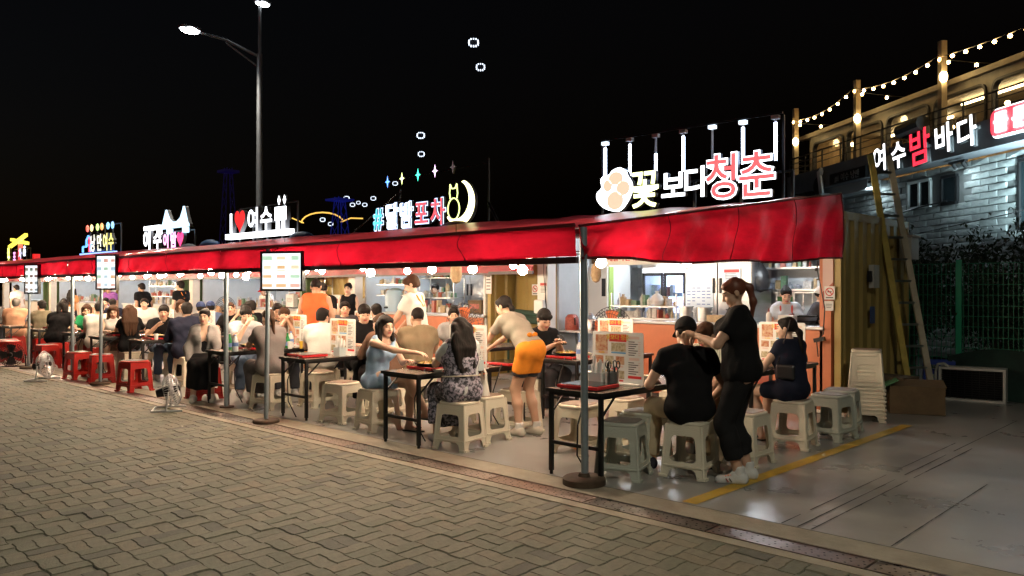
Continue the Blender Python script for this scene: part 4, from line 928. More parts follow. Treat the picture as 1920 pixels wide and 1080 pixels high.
pan_stack(-5.6, 10.35, 1.075, 7, 'stack of shallow pans on the first counter behind the standing woman'); pan_stack(-11.3, 10.3, 1.08, 6, 'stack of shallow pans on the second counter'); pan_stack(-4.62, 10.35, 1.075, 4, 'low stack of pans on the first counter by the right pillar')
def bagpile(x, y, z, m, label, s=1):
    t = thing('plastic_bag', label, 'bag', (x, y, z)); MB().lathe([(0, 0), (.13 * s, .01), (.16 * s, .1 * s), (.11 * s, .2 * s), (.03 * s, .26 * s), (.05 * s, .31 * s)], 14).build('sack', m, t, True)
m_wbag = mat('white_plastic_bag', (.62, .62, .62), .4, bump=.9, bs=22)
bagpile(-6.85, 10.25, 1.29, m_wbag, 'white plastic bag on the small shelf over the first counter', .7); bagpile(-5.15, 12.1, 1.88, MATS['black_plastic'], 'black plastic bag on the top wall shelf', .9); bagpile(-9.3, 10.3, 0, m_wbag, 'white plastic bag on the floor of the mustard recess'); bagpile(-14.2, 10.3, 1.1, m_wbag, 'white plastic bag at the left end of the second counter')
hd = thing('extractor_hood', 'steel extractor hood over the back of the first kitchen', 'hood', (-5.4, 11.9, 2.12)); MB().prism([(-.8, -.45, 0), (.8, -.45, 0), (.8, .35, 0), (-.8, .35, 0)], (0, 0, .05)).prism([(-.6, -.1, .05), (.6, -.1, .05), (.6, .35, .05), (-.6, .35, .05)], (0, 0, .2)).build('hood', m_ss, hd)
tb = thing('tissue_dispenser', 'white paper towel dispenser on the white pillar', 'dispenser', (-8.78, 9.78, 1.25)); bevel(MB().box((0, 0, 0), (.2, .1, .22)).build('case', m_fr, tb), .02); MB().box((0, -.052, -.08), (.12, .004, .06)).build('towel', m_paper, tb)
pc = thing('power_cable', 'thin black cable hanging in a loop down the white pillar', 'cable', (-8.72, 9.8, 0)); MB().tube([(0, 0, 2.2), (.02, -.02, 1.8), (.07, -.03, 1.4), (.10, -.03, 1.1), (.05, -.02, 1.35), (.06, 0, 1.9)], .006, 5).build('wire', m_cable, pc)

shelf_unit((-11.3, 12.05, 0), 1.3, (1.15, 1.5, 1.85), 'shelves of tubs at the right of the second kitchen back wall', 121, False)
shelf_unit((-16.6, 11.95, 0), 1.2, (1.15, 1.5, 1.85), 'shelves of bottles right of the drinks fridge in the third kitchen', 125, False)
shelf_unit((-23.2, 11.95, 0), 1.3, (1.15, 1.5, 1.85), 'shelves at the right of the fourth kitchen', 129, False)
shelf_unit((-13.2, 10.3, 0), 1.0, (1.4, 1.62), 'small hanging shelf over the second counter by the blue tank', 133, False, 'counter_shelf', .24, .15)
shelf_unit((-16.4, 10.3, 0), 1.5, (1.3, 1.6), 'counter shelf of the third kitchen', 137, 1, 'counter_shelf', .24, .18)
shelf_unit((-24.3, 10.3, 0), 1.8, (1.3, 1.6), 'counter shelf of the fourth kitchen', 141, 1, 'counter_shelf', .24, .18)
# ================================================================ TABLES, STOOLS, TABLEWARE
m_top = mat('table_laminate', (.23, .19, .15), .25, var=.2, vs=6, stretch=(1, .2, 1)); m_edge = mat('table_edge_black', (.015, .014, .014), .4)
def table(L, lm=m_top):
    t = thing('folding_table', 'x', 'table'); w = .58
    bevel(MB().box((0, L / 2, .705), (w - .012, L - .012, .022)).build('table_top', lm, t), .003)
    MB().box((-w / 2 + .003, L / 2, .704), (.006, L, .028)).box((w / 2 - .003, L / 2, .704), (.006, L, .028)).box((0, .003, .704), (w - .012, .006, .028)).box((0, L - .003, .704), (w - .012, .006, .028)).build('edge_band', m_edge, t)
    for sx in (-1, 1):
        for y in (.04, L - .04):
            l = MB().box((sx * (w / 2 - .03), y, .36), (.032, .032, .66)).build('leg', m_black, t); MB().cyl((sx * (w / 2 - .03), y, .0), (sx * (w / 2 - .03), y, .03), .015, n=8).build('foot', m_black, l)
    [MB().bar((-w / 2 + .046, y, .27), (w / 2 - .046, y, .27), .028).build('stretcher', m_black, t) for y in (.04, L - .04)]
    b = MB()
    for sx in (-1, 1): b.bar((sx * (w / 2 - .03), .056, .676), (sx * (w / 2 - .03), L - .056, .676), .025).bar((sx * (w / 2 - .032), .05, .52), (sx * (w / 2 - .032), .22, .668), .014)
    b.bar((-w / 2 + .046, .04, .676), (w / 2 - .046, .04, .676), .025).bar((-w / 2 + .046, L - .04, .676), (w / 2 - .046, L - .04, .676), .025).build('apron_frame', m_black, t)
    return t
TB = {}
def put_table(x, y, L, label):
    if L not in TB:
        TB[L] = table(L); t = TB[L]; t.location = (x, y, 0); t['label'] = label; t['group'] = 'folding tables in rows under the awnings'; return t
    return dup(TB[L], (x, y, 0), 0, label)
tabs = [(-4.2, 5.07, 1.5, 'front table beside the grey awning pole, holding scissors and a tall menu board'),
        (-6.33, 4.97, 1.55, 'front table between the woman in blue and the woman with long wavy hair'),
        (-8.56, 5.12, 1.55, 'front table with a red cooker at its empty end, right of the menu screen pole'),
        (-10.25, 5.0, 1.5, 'front table of the woman in the grey shirt dress, with bottles'),
        (-13.35, 5.15, 1.5, 'front table of the man in navy and the man in black polo'),
        (-14.8, 5.05, 1.5, 'front table of the girl with very long brown hair'),
        (-16.4, 5.1, 1.5, 'front table of the man in a white shirt with printed lines'),
        (-18.35, 5.1, 1.5, 'front table of the man in black shirt and pale jeans'),
        (-20.3, 5.1, 1.5, 'front table of the man in peach at far left'),
        (-4.1, 7.35, 1.55, 'rear table at the right end beside the woman in navy'),
        (-6.15, 7.15, 1.55, 'rear table of the young man looking at his phone'),
        (-8.3, 7.55, 1.5, 'rear table behind the man in khaki'), (-10.95, 7.3, 1.5, 'rear table behind the man in the orange vest'),
        (-14.2, 7.2, 1.5, 'rear table of the smiling woman'), (-16.6, 7.3, 1.5, 'rear table below the upright menu screen'), (-19.0, 7.3, 1.5, 'rear table of the fourth stall, right half'), (-21.6, 7.3, 1.5, 'rear table of the fourth stall, left half'),
        (-23.0, 5.1, 1.5, 'front table at the left edge of the picture')]
for a in tabs: put_table(*a)

# stools
def stool_meshes():
    H = .435; tw, bw = .155, .185
    def panel(openings=True):
        # trapezoid side with rounded window and foot arch, in the plane; u across, v up
        def half(v): return bw + (tw - bw) * v / H
        lx = .055
        out = [(-half(0), 0), (-half(0) + lx, 0)] + [(-half(.1) + lx + .012, .062), (-half(.1) + lx + .04, .082), (half(.1) - lx - .04, .082), (half(.1) - lx - .012, .062)] + [(half(0) - lx, 0), (half(0), 0), (half(H), H), (-half(H), H)]
        z0, z1 = .135, .345; r = .035
        win = []
        for cx, cz, a in ((1, z1, 0), (-1, z1, 90), (-1, z0, 180), (1, z0, 270)):
            for k in range(4):
                th = R(a + 30 * k); hx = half(cz) - lx - .005 - r; win.append((cx * hx + r * math.cos(th), (cz - r if cz == z1 else cz + r) + r * math.sin(th)))
        return [out, win[::-1]]
    me = flat_curve(panel(), .003, None)
    side = []
    ang = math.atan2(bw - tw, H)
    for k in range(4):
        m = me.copy(); m.transform(Matrix.Rotation(k * math.pi / 2, 4, 'Z') @ Matrix.Translation((0, -bw, 0)) @ Matrix.Rotation(-ang, 4, 'X') @ Matrix.Rotation(R(90), 4, 'X')); side.append(m)
    lip = MB()
    for k in range(4):
        a = -math.pi / 2 + k * math.pi / 2; hw = (bw + (tw - bw) * .1 / H) - .012; c = Vector((math.cos(a), math.sin(a), 0)) * (bw + (tw - bw) * .1 / H + .003); tdir = Vector((-math.sin(a), math.cos(a), 0)) * hw; z_ = Vector((0, 0, .1)); lip.bar(c - tdir + z_, c + tdir + z_, .020, .012)
    b = []
    for k in range(4):
        a = math.pi / 4 + k * math.pi / 2; s = math.sqrt(2)
        b.append(MB().cyl((bw * .985 * s * math.cos(a), bw * .985 * s * math.sin(a), 0), (tw * .975 * s * math.cos(a), tw * .975 * s * math.sin(a), H - .01), .012, .012, 8))
        c0 = Vector((bw * 1.0 * s * math.cos(a), bw * 1.0 * s * math.sin(a), .007)); tx = Vector((-math.copysign(.06, c0.x), 0, 0)); ty = Vector((0, -math.copysign(.06, c0.y), 0)); b[-1].bar(c0 * 1.045 + Vector((0, 0, .006)), c0 * 1.045 + tx + Vector((0, 0, .006)), .026, .020).bar(c0 * 1.045 + Vector((0, 0, .006)), c0 * 1.045 + ty + Vector((0, 0, .006)), .026, .0205)
    edge = b
    seat = MB()
    prof = [(.0, 0), (1, 0), (1.045, .006), (1.045, .02), (1.0, .028), (.93, .03)]
    pts = rrect(-tw - .002, -tw - .002, tw + .002, tw + .002, .075, 5); n = len(pts)
    vs = []; 
    for s_, z in prof[1:]: vs += [(x * s_, y * s_, H - .004 + z) for x, y in pts]
    k = len(prof) - 1
    fs = [(j * n + i, j * n + (i + 1) % n, (j + 1) * n + (i + 1) % n, (j + 1) * n + i) for j in range(k - 1) for i in range(n)] + [tuple(range(n))[::-1], tuple((k - 1) * n + i for i in range(n))]
    seat.add(vs, fs)
    mat_ = MB().add([(x * .91, y * .91, H + .0275) for x, y in pts] + [(x * .9, y * .9, H + .032) for x, y in pts], [(i, (i + 1) % n, n + (i + 1) % n, n + i) for i in range(n)] + [tuple(n + i for i in range(n))])
    return side, edge, seat, mat_, lip
SIDE, EDGE, SEAT, PAD, LIP = stool_meshes()
def stool_kind(mm, m_pad, metal_rim=False):
    t = thing('plastic_stool', 'x', 'stool')
    for s in SIDE:
        m = s.copy(); m.materials.append(mm); link('side_panel', m, t)
    [e.build('leg', mm, t, True) for e in EDGE]; SEAT.build('seat', mm, t, True); tag(LIP.build('rim', mm, t), kind='stuff'); PAD.build('seat_pad', m_pad, t)
    if metal_rim: MB().v
    return t
m_crm = mat('cream_plastic', (.68, .63, .50), .5, bump=.5, bs=110, var=.06, vs=4); m_gry = mat('grey_green_plastic', (.46, .48, .41), .5, bump=.5, bs=110, var=.08, vs=4)
m_rds = mat('red_plastic', (.48, .018, .012), .35, var=.12, vs=4); m_padb = mat('brown_seat_pad', (.25, .19, .14), .6); m_padg = mat('grey_seat_pad', (.20, .19, .17), .6); m_padk = mat('black_seat_pad', (.03, .025, .02), .4)
KIND = {}
def put_stool(kind, x, y, rz, label, z=0):
    grp = {'c': 'cream plastic stools', 'g': 'grey plastic stools', 'r': 'red plastic stools'}[kind]
    if kind not in KIND:
        t = KIND[kind] = stool_kind(*{'c': (m_crm, m_padb), 'g': (m_gry, m_padg), 'r': (m_rds, m_padk)}[kind]); t.location = (x, y, z); t.rotation_euler = (0, 0, R(rz)); t['label'] = label; t['group'] = grp; return t
    return dup(KIND[kind], (x, y, z), R(rz), label, grp)
stools = [('g', -3.97, 4.72 + .72, 20, 'grey empty stool in front, just right of the front table leg'), ('g', -4.2 + .05, 6.0, 0, 'grey stool tucked under the front table behind the empty grey one'),
    ('c', -3.60, 5.88, 10, 'cream stool under the man in the black cap'), ('c', -3.5, 6.62, 0, 'cream stool half hidden behind the standing woman in black'),
    ('c', -3.52, 7.62, 8, 'cream stool under the woman in the navy dress'), ('g', -3.42, 8.28, -5, 'grey stool right behind the woman in navy'), ('g', -3.5, 8.75, 12, 'last grey stool at the right end of the rear table'),
    ('c', -4.85, 5.95, 5, 'cream stool left of the front table with the scissors'), ('c', -4.8, 6.6, 0, 'cream stool behind the front table, near the white pillar side'), ('c', -4.75, 7.55, 0, 'cream stool left of the rear right table'), ('c', -4.05, 7.02, 8, 'cream stool under the boy in the striped shirt'),
    ('c', -7.22, 5.38, -6, 'cream stool under the woman in the blue dress'), ('c', -5.82, 5.32, 12, 'cream stool under the woman with long wavy hair'), ('c', -5.93, 5.76, 4, 'cream stool carrying the white handbag'), ('c', -6.02, 6.36, 0, 'cream stool beside the legs of the bent server'),
    ('c', -6.95, 6.25, 0, 'cream stool beyond the woman in blue'), ('c', -6.78, 7.5, 0, 'cream stool under the young man looking at his phone'), ('c', -5.5, 7.7, 0, 'cream stool right of the phone man table'),
    ('c', -7.95, 5.42, 10, 'cream empty stool in front of the man in black at the cooker table'), ('c', -7.86, 5.98, 0, 'cream stool under the woman in brown'), ('c', -7.86, 6.48, 0, 'cream stool under the man in khaki'), ('c', -9.2, 5.9, 0, 'cream stool left of the red cooker table, nearer'), ('c', -9.1, 6.55, 0, 'cream stool under the stocky man in black'),
    ('c', -9.5, 5.38, 14, 'cream stool under the woman in the grey shirt dress'), ('c', -9.55, 6.2, 0, 'cream stool under the person in the white shirt seen from behind'), ('c', -10.75, 6.3, 0, 'cream stool under the man with hands at his mouth'), ('r', -11.0, 5.2, 0, 'red stool under the woman in the grey cardigan'), ('c', -11.07, 5.85, 0, 'cream stool under the young man drinking'),
    ('c', -12.72, 5.75, 6, 'cream stool under the man in navy'), ('c', -13.98, 5.85, 0, 'cream stool under the man in the black polo'), ('c', -14.38, 5.5, 0, 'cream stool under the girl with very long hair'), ('c', -15.25, 5.5, 0, 'cream stool under the girl in the white top'),
    ('r', -12.57, 4.86, 10, 'empty red stool nearest the silver fan'), ('r', -14.1, 4.92, -12, 'empty red stool, right one of the pair below the upright screen'), ('r', -14.95, 4.86, 8, 'empty red stool, left one of the pair below the upright screen'),
    ('r', -15.9, 5.5, 0, 'red stool under the man in the white printed shirt'), ('r', -16.85, 5.6, 0, 'red stool under the girl in green'), ('r', -17.3, 5.05, 5, 'red empty stool beside the man in black and pale jeans'), ('r', -17.88, 5.4, 0, 'red stool under the man in black and pale jeans'), ('r', -18.75, 5.75, 0, 'red stool under the person with bobbed hair in cream'), ('r', -19.55, 5.6, 0, 'red stool under the man in olive'), ('r', -19.7, 5.0, 0, 'empty red stool right of the man in peach'), ('r', -21.1, 5.5, 0, 'red stool under the man in peach'), ('r', -19.0, 4.85, 30, 'red empty stool by the far black fan')]
for s in stools: put_stool(*s)
for k in range(9): put_stool('c', -3.6 + .004 * math.sin(k * 3), 9.75 + .004 * math.cos(k * 5), 20 + 1.5 * math.sin(k * 7), ['bottom stool of the cream stack beside the container'][0] if k == 0 else ('top stool of the cream stack beside the container' if k == 8 else 'cream stool %s in the stack beside the container' % ['', 'second from the bottom', 'third from the bottom', 'fourth from the bottom', 'in the very middle', 'fourth from the top', 'third from the top', 'second from the top'][k]), .046 * k)

# cookers, menu boards, tableware
m_redp = mat('red_cooker_plastic', (.45, .015, .02), .3); m_glas = mat('black_cooker_glass', (.012, .012, .012), .08, spec=.7)
def cooker():
    t = thing('table_cooker', 'x', 'cooker')
    bevel(MB().box((0, 0, .022), (.40, .34, .028)).build('base', m_redp, t), .006); MB().box((0, 0, .0385), (.36, .30, .005)).build('hotplate', m_glas, t)
    b = MB()
    for sx in (-1, 1):
        for sy in (-1, 1): b.cyl((sx * .17, sy * .14, 0), (sx * .17, sy * .14, .01), .015, n=8)
    b.build('foot', m_black, t); MB().tube([(.1, -.17, .02), (.14, -.25, -.05), (.12, -.32, -.25), (.1, -.3, -.5), (.2, -.25, -.68)], .007, 5).build('cord', m_cable, t); return t
ck = None
Z = .7165
def put_cooker(x, y, rz, label):
    global ck
    if ck is None: ck = cooker(); ck.location = (x, y, Z); ck.rotation_euler.z = R(rz); ck['label'] = label; ck['group'] = 'red cookers on the tables'; return
    dup(ck, (x, y, Z), R(rz), label)
for a in ((-4.22, 5.30, 4, 'red table cooker with empty black plate on the table end beside the grey pole'), (-6.36, 5.42, 0, 'red table cooker under the black pan between the two chatting women'), (-8.6, 5.36, -4, 'red table cooker on the empty end by the menu screen pole'), (-6.15, 6.3, 0, 'red table cooker under the hands of the bent server'),
          (-6.2, 7.4, 0, 'red table cooker in front of the young man with the phone'), (-10.2, 5.5, 0, 'table cooker under the pan of the woman in the grey dress'), (-13.3, 5.5, 0, 'table cooker between the man in navy and the man in polo'), (-14.8, 5.45, 0, 'table cooker before the girl with very long hair'), (-4.1, 7.9, 0, 'table cooker on the rear right table by the woman in navy'), (-18.35, 5.5, 0, 'table cooker by the man in black and pale jeans'), (-16.4, 5.6, 0, 'table cooker before the white printed shirt')): put_cooker(*a)
m_food = mat('seafood_stew', (.5, .14, .03), .35, col2=(.2, .28, .06), vs=28, bump=1.0, bs=35); m_food2 = mat('noodle_dish', (.6, .38, .12), .4, col2=(.35, .09, .03), vs=30, bump=1.0, bs=40)
m_pan = mat('black_pan', (.02, .02, .02), .35)
def pan(x, y, label, z=Z + .041, m=m_food):
    t = thing('food_pan', label, 'pan', (x, y, z), R(8), 'pans of food on the tables')
    MB().lathe([(0, 0), (.15, 0), (.19, .03), (.195, .03), (.155, -.002 + .004), (0, .006)], 24, 0, (0, 0, 0), Matrix.Diagonal((1, .85, 1))).build('tray', m_pan, t, True)
    g = np.random.default_rng(int(abs(x * 100)))
    def ff(u, v):
        a = 2 * math.pi * u; r = .15 * v; return (r * math.cos(a), .85 * r * math.sin(a), .012 + .03 * (1 - v ** 3) * (.7 + .5 * math.sin(11 * a * (1 if v < 1 else 1) + 9 * v)) + .012 * math.sin(40 * v * math.cos(a) + 3 * a))
    MB().grid(ff, 24, 7).build('food', m, t, True)
for a in ((-6.36, 5.42, 'black pan of stir fried seafood between the two chatting women'), (-6.2, 7.4, 'pale pan of food before the young man with the phone'), (-10.2, 5.5, 'pan of food before the woman in the grey dress'), (-13.3, 5.5, 'pan of food between the man in navy and the man in polo'), (-14.8, 5.45, 'pan of food before the girl with very long hair'), (-16.4, 5.6, 'pan of food before the white printed shirt'), (-4.1, 7.9, 'pan of food on the rear right table')): pan(*a)
m_acr = mat('menu_acrylic', (.74, .74, .72), .25)
m_pc = [mat('print_food', (.60, .46, .30), .5, col2=(.36, .09, .03), vs=30), mat('print_red', (.6, .03, .03), .5), mat('print_yellow', (.65, .45, .05), .5), mat('print_food_pale', (.62, .56, .42), .5, col2=(.22, .17, .06), vs=32), mat('print_blue', (.12, .35, .6), .5), mat('print_ink', (.1, .09, .09), .6), mat('print_pink', (.68, .52, .46), .5)]
def menu_board(w=.54, h=.47):
    t = thing('menu_board', 'x', 'menu board'); 
    me = flat_curve([rrect(-w / 2, 0, w / 2, h * .96, .02)], .004, m_acr); me.transform(Matrix.Rotation(R(90), 4, 'X')); link('panel', me, t)
    MB().box((0, 0, .008), (w * .9, .12, .012)).build('stand', m_acr, t)
    for sgn in (-1, 1):
        b = MB()
        def q(x0, x1, z0, z1, mi):
            p = [(x0 * w, -.0048, z0 * h), (x1 * w, -.0048, z0 * h), (x1 * w, -.0048, z1 * h), (x0 * w, -.0048, z1 * h)]
            if sgn > 0: p = [(-x, -y, z) for x, y, z in p]
            b.poly(p, mi)
        q(-.44, -.19, .60, .90, 0); q(-.44, -.19, .55, .59, 6); q(-.16, .18, .78, .92, 1); q(-.12, .17, .60, .76, 3); q(-.12, .17, .56, .59, 4)
        for k in range(3): q(-.45 + k * .21, -.28 + k * .21, .36, .51, (0, 3, 0)[k]); q(-.43 + k * .21, -.30 + k * .21, .31, .34, 6)
        for k in range(3): q(-.45 + k * .21, -.28 + k * .21, .10, .25, (3, 0, 3)[k]); q(-.43 + k * .21, -.30 + k * .21, .05, .08, 1)
        q(.23, .43, .84, .89, 6); q(.23, .43, .45, .50, 6); q(.21, .47, .12, .17, 1)
        for k in range(7): q(.22, .34 + .03 * (k % 3), .54 + k * .04, .557 + k * .04, 5); q(.41, .45, .54 + k * .04, .557 + k * .04, 6)
        for k in range(6): q(.22, .33 + .04 * ((k + 1) % 3), .20 + k * .04, .217 + k * .04, 5); q(.41, .45, .20 + k * .04, .217 + k * .04, 6)
        b.build('menu_print', m_pc, t)
        for s, sz, x, z, m in (('꽃보다 청춘', .052, .01, .822, m_pc[2]), ('40,000', .026, -.05, .26, m_pc[1]), ('45,000', .024, -.315, .555, m_pc[2])):
            me = text_me(s, sz, .0006, .0005, m); o = link('lettering', me, t, (sgn * -1 * x * w * (1 if sgn < 0 else 1) if sgn > 0 else x * w, sgn * .0062, z * h)); 
            if sgn > 0: o.rotation_euler.z = math.pi
    return t
mbd = None
def put_menu(x, y, rz, label):
    global mbd
    if mbd is None: mbd = menu_board(); mbd.location = (x, y, Z); mbd.rotation_euler.z = R(rz); mbd['label'] = label; mbd['group'] = 'printed menu boards on the tables'; return
    dup(mbd, (x, y, Z), R(rz), label)
for a in ((-4.23, 5.72, 0, 'large printed menu board standing on the front table behind the scissors'), (-6.2, 5.78, 2, 'printed menu board behind the woman with long wavy hair'), (-8.53, 5.82, 0, 'printed menu board in front of the stocky man in black'), (-10.3, 6.25, -3, 'printed menu board beside the man with hands at his mouth'), (-6.1, 8.2, 0, 'printed menu board right of the phone man, behind the grey pole'), (-4.1, 8.6, 0, 'menu board half hidden behind the standing woman in black'),
          (-13.2, 6.3, 0, 'menu board behind the man in the black polo'), (-11.1, 8.0, 0, 'menu board on the rear table behind the orange vest'), (-12.75, 7.9, 0, 'menu board behind the man in navy, on the right'), (-14.8, 6.3, 0, 'menu board behind the girl with very long hair'), (-16.4, 6.3, 0, 'menu board behind the girl in green'), (-18.35, 6.3, 0, 'menu board behind the man in black and pale jeans')): put_menu(*a)
# chopstick box, cutlery can with scissors
cbx = thing('chopstick_box', 'pale box of wrapped chopsticks before the large menu board', 'chopstick box', (-4.32, 5.56, Z)); b = MB(); b.box((0, 0, .005), (.13, .09, .01))
for s in (-1, 1): b.box((s * .063, 0, .055), (.006, .09, .1)).box((0, s * .043, .055), (.12, .006, .1))
b.build('box', mat('pale_blue_plastic', (.42, .5, .52), .4), cbx); b = MB()
for k in range(14): x, y = rng.uniform(-.05, .05), rng.uniform(-.03, .03); b.bar((x, y, .02), (x + rng.normal() * .012, y + rng.normal() * .01, .2 + rng.normal() * .012), .014)
b.build('chopsticks', m_paper, cbx)
for i, (x, y, l) in enumerate(((-8.42, 5.70, 'tan box of chopsticks before the menu board of the cooker table'), (-5.95, 5.66, 'box of chopsticks right of the long wavy hair'))):
    c2 = dup(cbx, (x, y, Z), 0, l)
can = thing('cutlery_can', 'steel can holding black handled scissors and tongs on the front table', 'cutlery', (-4.12, 5.50, Z)); MB().lathe([(.055, 0), (.058, .13), (.053, .13), (.05, .01), (0, .01)], 18).build('can', m_ss, can, True)
b = MB()
for k in range(4):
    a = k * 1.5 + .3; c0 = Vector((.03 * math.cos(a), .03 * math.sin(a), .05)); c1 = c0 + Vector((.02 * math.cos(a), .02 * math.sin(a), .11)); b.bar(c0, c1, .012, .004)
    P = [c1 + Vector((.018 * math.cos(q), 0, .03 + .03 * math.sin(q))) for q in np.linspace(0, 2 * math.pi, 11)]; b.tube(P, .0055, 5)
b.build('scissors', m_black, can); MB().bar((.0, .03, .03), (-.03, .05, .22), .012, .004).bar((-.02, .0, .03), (-.06, .0, .21), .012, .004).build('tongs', m_ss, can)
rol = thing('tissue_roll', 'roll of tissue beside the chopstick box on the front table', 'tissue', (-4.44, 5.60, Z)); MB().lathe([(.02, 0), (.055, 0), (.057, .05), (.055, .1), (.02, .1)], 18).build('roll', m_paper, rol, True)
# bottles and cups
m_gb = mat('green_bottle', (.02, .22, .06), .12, spec=.7); m_amb = mat('cola_brown', (.3, .1, .02), .15); m_clr = mat('clear_plastic', (.62, .66, .7), .15); m_beer = mat('beer', (.62, .4, .05), .2); m_lbl = mat('blue_label', (.15, .25, .55), .5)
def bottle(x, y, kind, label):
    t = thing('soju_bottle' if kind == 'g' else ('water_bottle' if kind == 'w' else 'cup'), label, 'bottle' if kind in 'gw' else 'cup', (x, y, Z))
    if kind == 'g': MB().lathe([(0, 0), (.032, 0), (.033, .1), (.03, .13), (.013, .17), (.013, .21)], 14).build('glass', m_gb, t, True); MB().cyl((0, 0, .21), (0, 0, .222), .014, n=10).build('cap', m_ss, t); MB().lathe([(.0335, .035), (.0338, .09)], 14, cap=False).build('label', m_lbl, t, True)
    elif kind == 'w': MB().lathe([(0, 0), (.04, 0), (.042, .13), (.03, .17), (.014, .19), (.014, .205)], 14).build('body', m_clr, t, True); MB().cyl((0, 0, .205), (0, 0, .225), .016, n=10).build('cap', m_lbl, t); MB().lathe([(.0425, .07), (.0425, .12)], 14, cap=False).build('label', m_lbl, t, True)
    else: MB().lathe([(0, 0), (.028, 0), (.036, .1), (.034, .1), (.03, .075), (0, .075)], 14).build('tumbler', {'c': m_paper, 'b': m_beer, 'k': m_amb}[kind], t, True)
for a in ((-6.62, 6.2, 'g', 'green soju bottle between the two chatting women'), (-10.35, 5.25, 'g', 'green soju bottle before the young man drinking'), (-10.5, 5.28, 'w', 'water bottle left of the green bottle by the drinking man'), (-10.05, 5.95, 'g', 'green soju bottle before the man with hands at his mouth'), (-10.13, 6.05, 'w', 'water bottle before the man with hands at his mouth'),
          (-9.98, 5.75, 'k', 'tumbler of cola right of the menu screen pole'), (-9.9, 5.9, 'c', 'white paper cup before the man with hands at his mouth'), (-9.85, 6.05, 'b', 'tumbler of beer before the white shirt'), (-5.98, 7.35, 'w', 'water bottle on the phone man table'), (-10.0, 5.15, 'w', 'water bottle by the hands of the woman in the grey dress'), (-13.1, 5.4, 'c', 'white cup before the man in navy'), (-8.4, 5.95, 'c', 'white paper cup before the woman in brown'), (-14.95, 5.3, 'c', 'white cup before the girl in the white top'), (-20.2, 5.5, 'w', 'water bottle before the man in peach')): bottle(*a)
hb_ = thing('handbag', 'white leather handbag resting on the cream stool', 'handbag', (-5.93, 5.74, .472), R(-30))
b = MB(); 
def hf(u, v):
    a = 2 * math.pi * u; w = .15 * (1 - .25 * v); return (w * math.copysign(abs(math.cos(a)) ** .5, math.cos(a)), .05 * (1 - .6 * v) * math.copysign(abs(math.sin(a)) ** .7, math.sin(a)), .16 * v + .012 * math.sin(3 * a) * v)
b.grid(hf, 24, 6); b.build('body', mat('white_leather', (.62, .6, .54), .45, bump=.3), hb_, True)
MB().tube([(-.1, 0, .15), (-.08, .01, .22), (0, .01, .25), (.08, .01, .22), (.1, 0, .15)], .012, 6).build('strap', MATS['white_leather'], hb_, True)

# ================================================================ ROOF SIGNS
def ro(text, size, x, z, m, parent, name='letter', ext=.03, off=.012, y=0, back=None, boff=.035, sx=1.0):
    me = text_me(text, size, ext, off, m)
    if sx != 1: me.transform(Matrix.Diagonal((sx, 1, 1, 1)))
    o = link(name, me, parent, (x, y, z))
    if back:
        me2 = text_me(text, size, ext, boff, back)
        if sx != 1: me2.transform(Matrix.Diagonal((sx, 1, 1, 1)))
        link('outline', me2, o, (0, .03, 0))
    return o
def plate(splines, ext, m, parent, name, loc, rot=0):
    me = flat_curve(splines, ext, m); me.transform(Matrix.Rotation(R(90), 4, 'X')); return link(name, me, parent, loc, (0, rot, 0))
w1 = lamp('letter_white', (.90, .94, 1), 2.2); w2 = lamp('letter_white_blue', (.5, .66, 1), 1.3); pk = lamp('letter_pink', (1, .13, .14), .52); yg = lamp('letter_yellow_green', (.95, 1, .42), 1.5); cy = lamp('letter_cyan', (.1, .75, .95), .6)
m_side = mat('letter_side', (.1, .1, .11), .5)
def back_frame(b, x0, x1, z0, z1, y=.18):
    for x in np.linspace(x0, x1, 5): b.bar((x, y, 2.5), (x, y, z1), .035)
    for z in (z0, z1): b.bar((x0, y, z), (x1, y, z), .03)
YS = 10.1
s1 = thing('roof_sign', 'illuminated flower sign with yellow, white and pink lettering over the first stall', 'sign', (0, YS, 0))
ro('꽃', .60, -6.95, 2.80, yg, s1, off=.010, ext=.04); ro('보', .46, -6.45, 2.86, w1, s1, off=.010, ext=.04); ro('다', .46, -6.08, 2.88, w1, s1, off=.010, ext=.04)
ro('청', .66, -5.66, 2.84, pk, s1, sx=.9, y=-.03, off=.004, back=w1, boff=.026); ro('춘', .66, -5.15, 2.82, pk, s1, sx=.9, y=-.03, off=.004, back=w1, boff=.026)
fl_r = [(-.33, -.12), (-.2, -.24), (-.02, -.3), (.12, -.3), (.24, -.2), (.33, -.05), (.34, .1), (.26, .22), (.22, .3), (.1, .36), (-.04, .33), (-.1, .27), (-.2, .26), (-.27, .2), (-.25, .08), (-.34, 0)]
def smooth(pts, n=4):
    out = []
    for i in range(len(pts)):
        p0, p1, p2, p3 = (Vector(pts[(i + k - 1) % len(pts)]) for k in range(4))
        for t in np.linspace(0, 1, n, endpoint=False): out.append(tuple(.5 * ((2 * p1) + (p2 - p0) * t + (2 * p0 - 5 * p1 + 4 * p2 - p3) * t * t + (3 * p1 - p0 - 3 * p2 + p3) * t ** 3)))
    return out
fo = plate([smooth(fl_r)], .04, w1, s1, 'flower_back', (-7.5, 0, 3.03)); pch = lamp('letter_peach', (1, .62, .42), .5)
for dx, dz, a, b_ in ((.02, -.14, .15, .14), (.17, .04, .12, .11), (.03, .2, .13, .1), (-.12, .1, .08, .09)):
    plate([[(a * math.cos(q), b_ * math.sin(q)) for q in np.linspace(0, 2 * math.pi, 24, endpoint=False)]], .045, pch, fo, 'petal', (dx, -.01, dz))
fr_ = MB(); back_frame(fr_, -7.7, -4.75, 2.7, 3.1); fr_.bar((-7.85, .1, 3.87), (-4.85, .1, 3.87), .025)
for x in (-7.85, -4.85): fr_.bar((x, .12, 2.5), (x, .12, 3.84), .03)
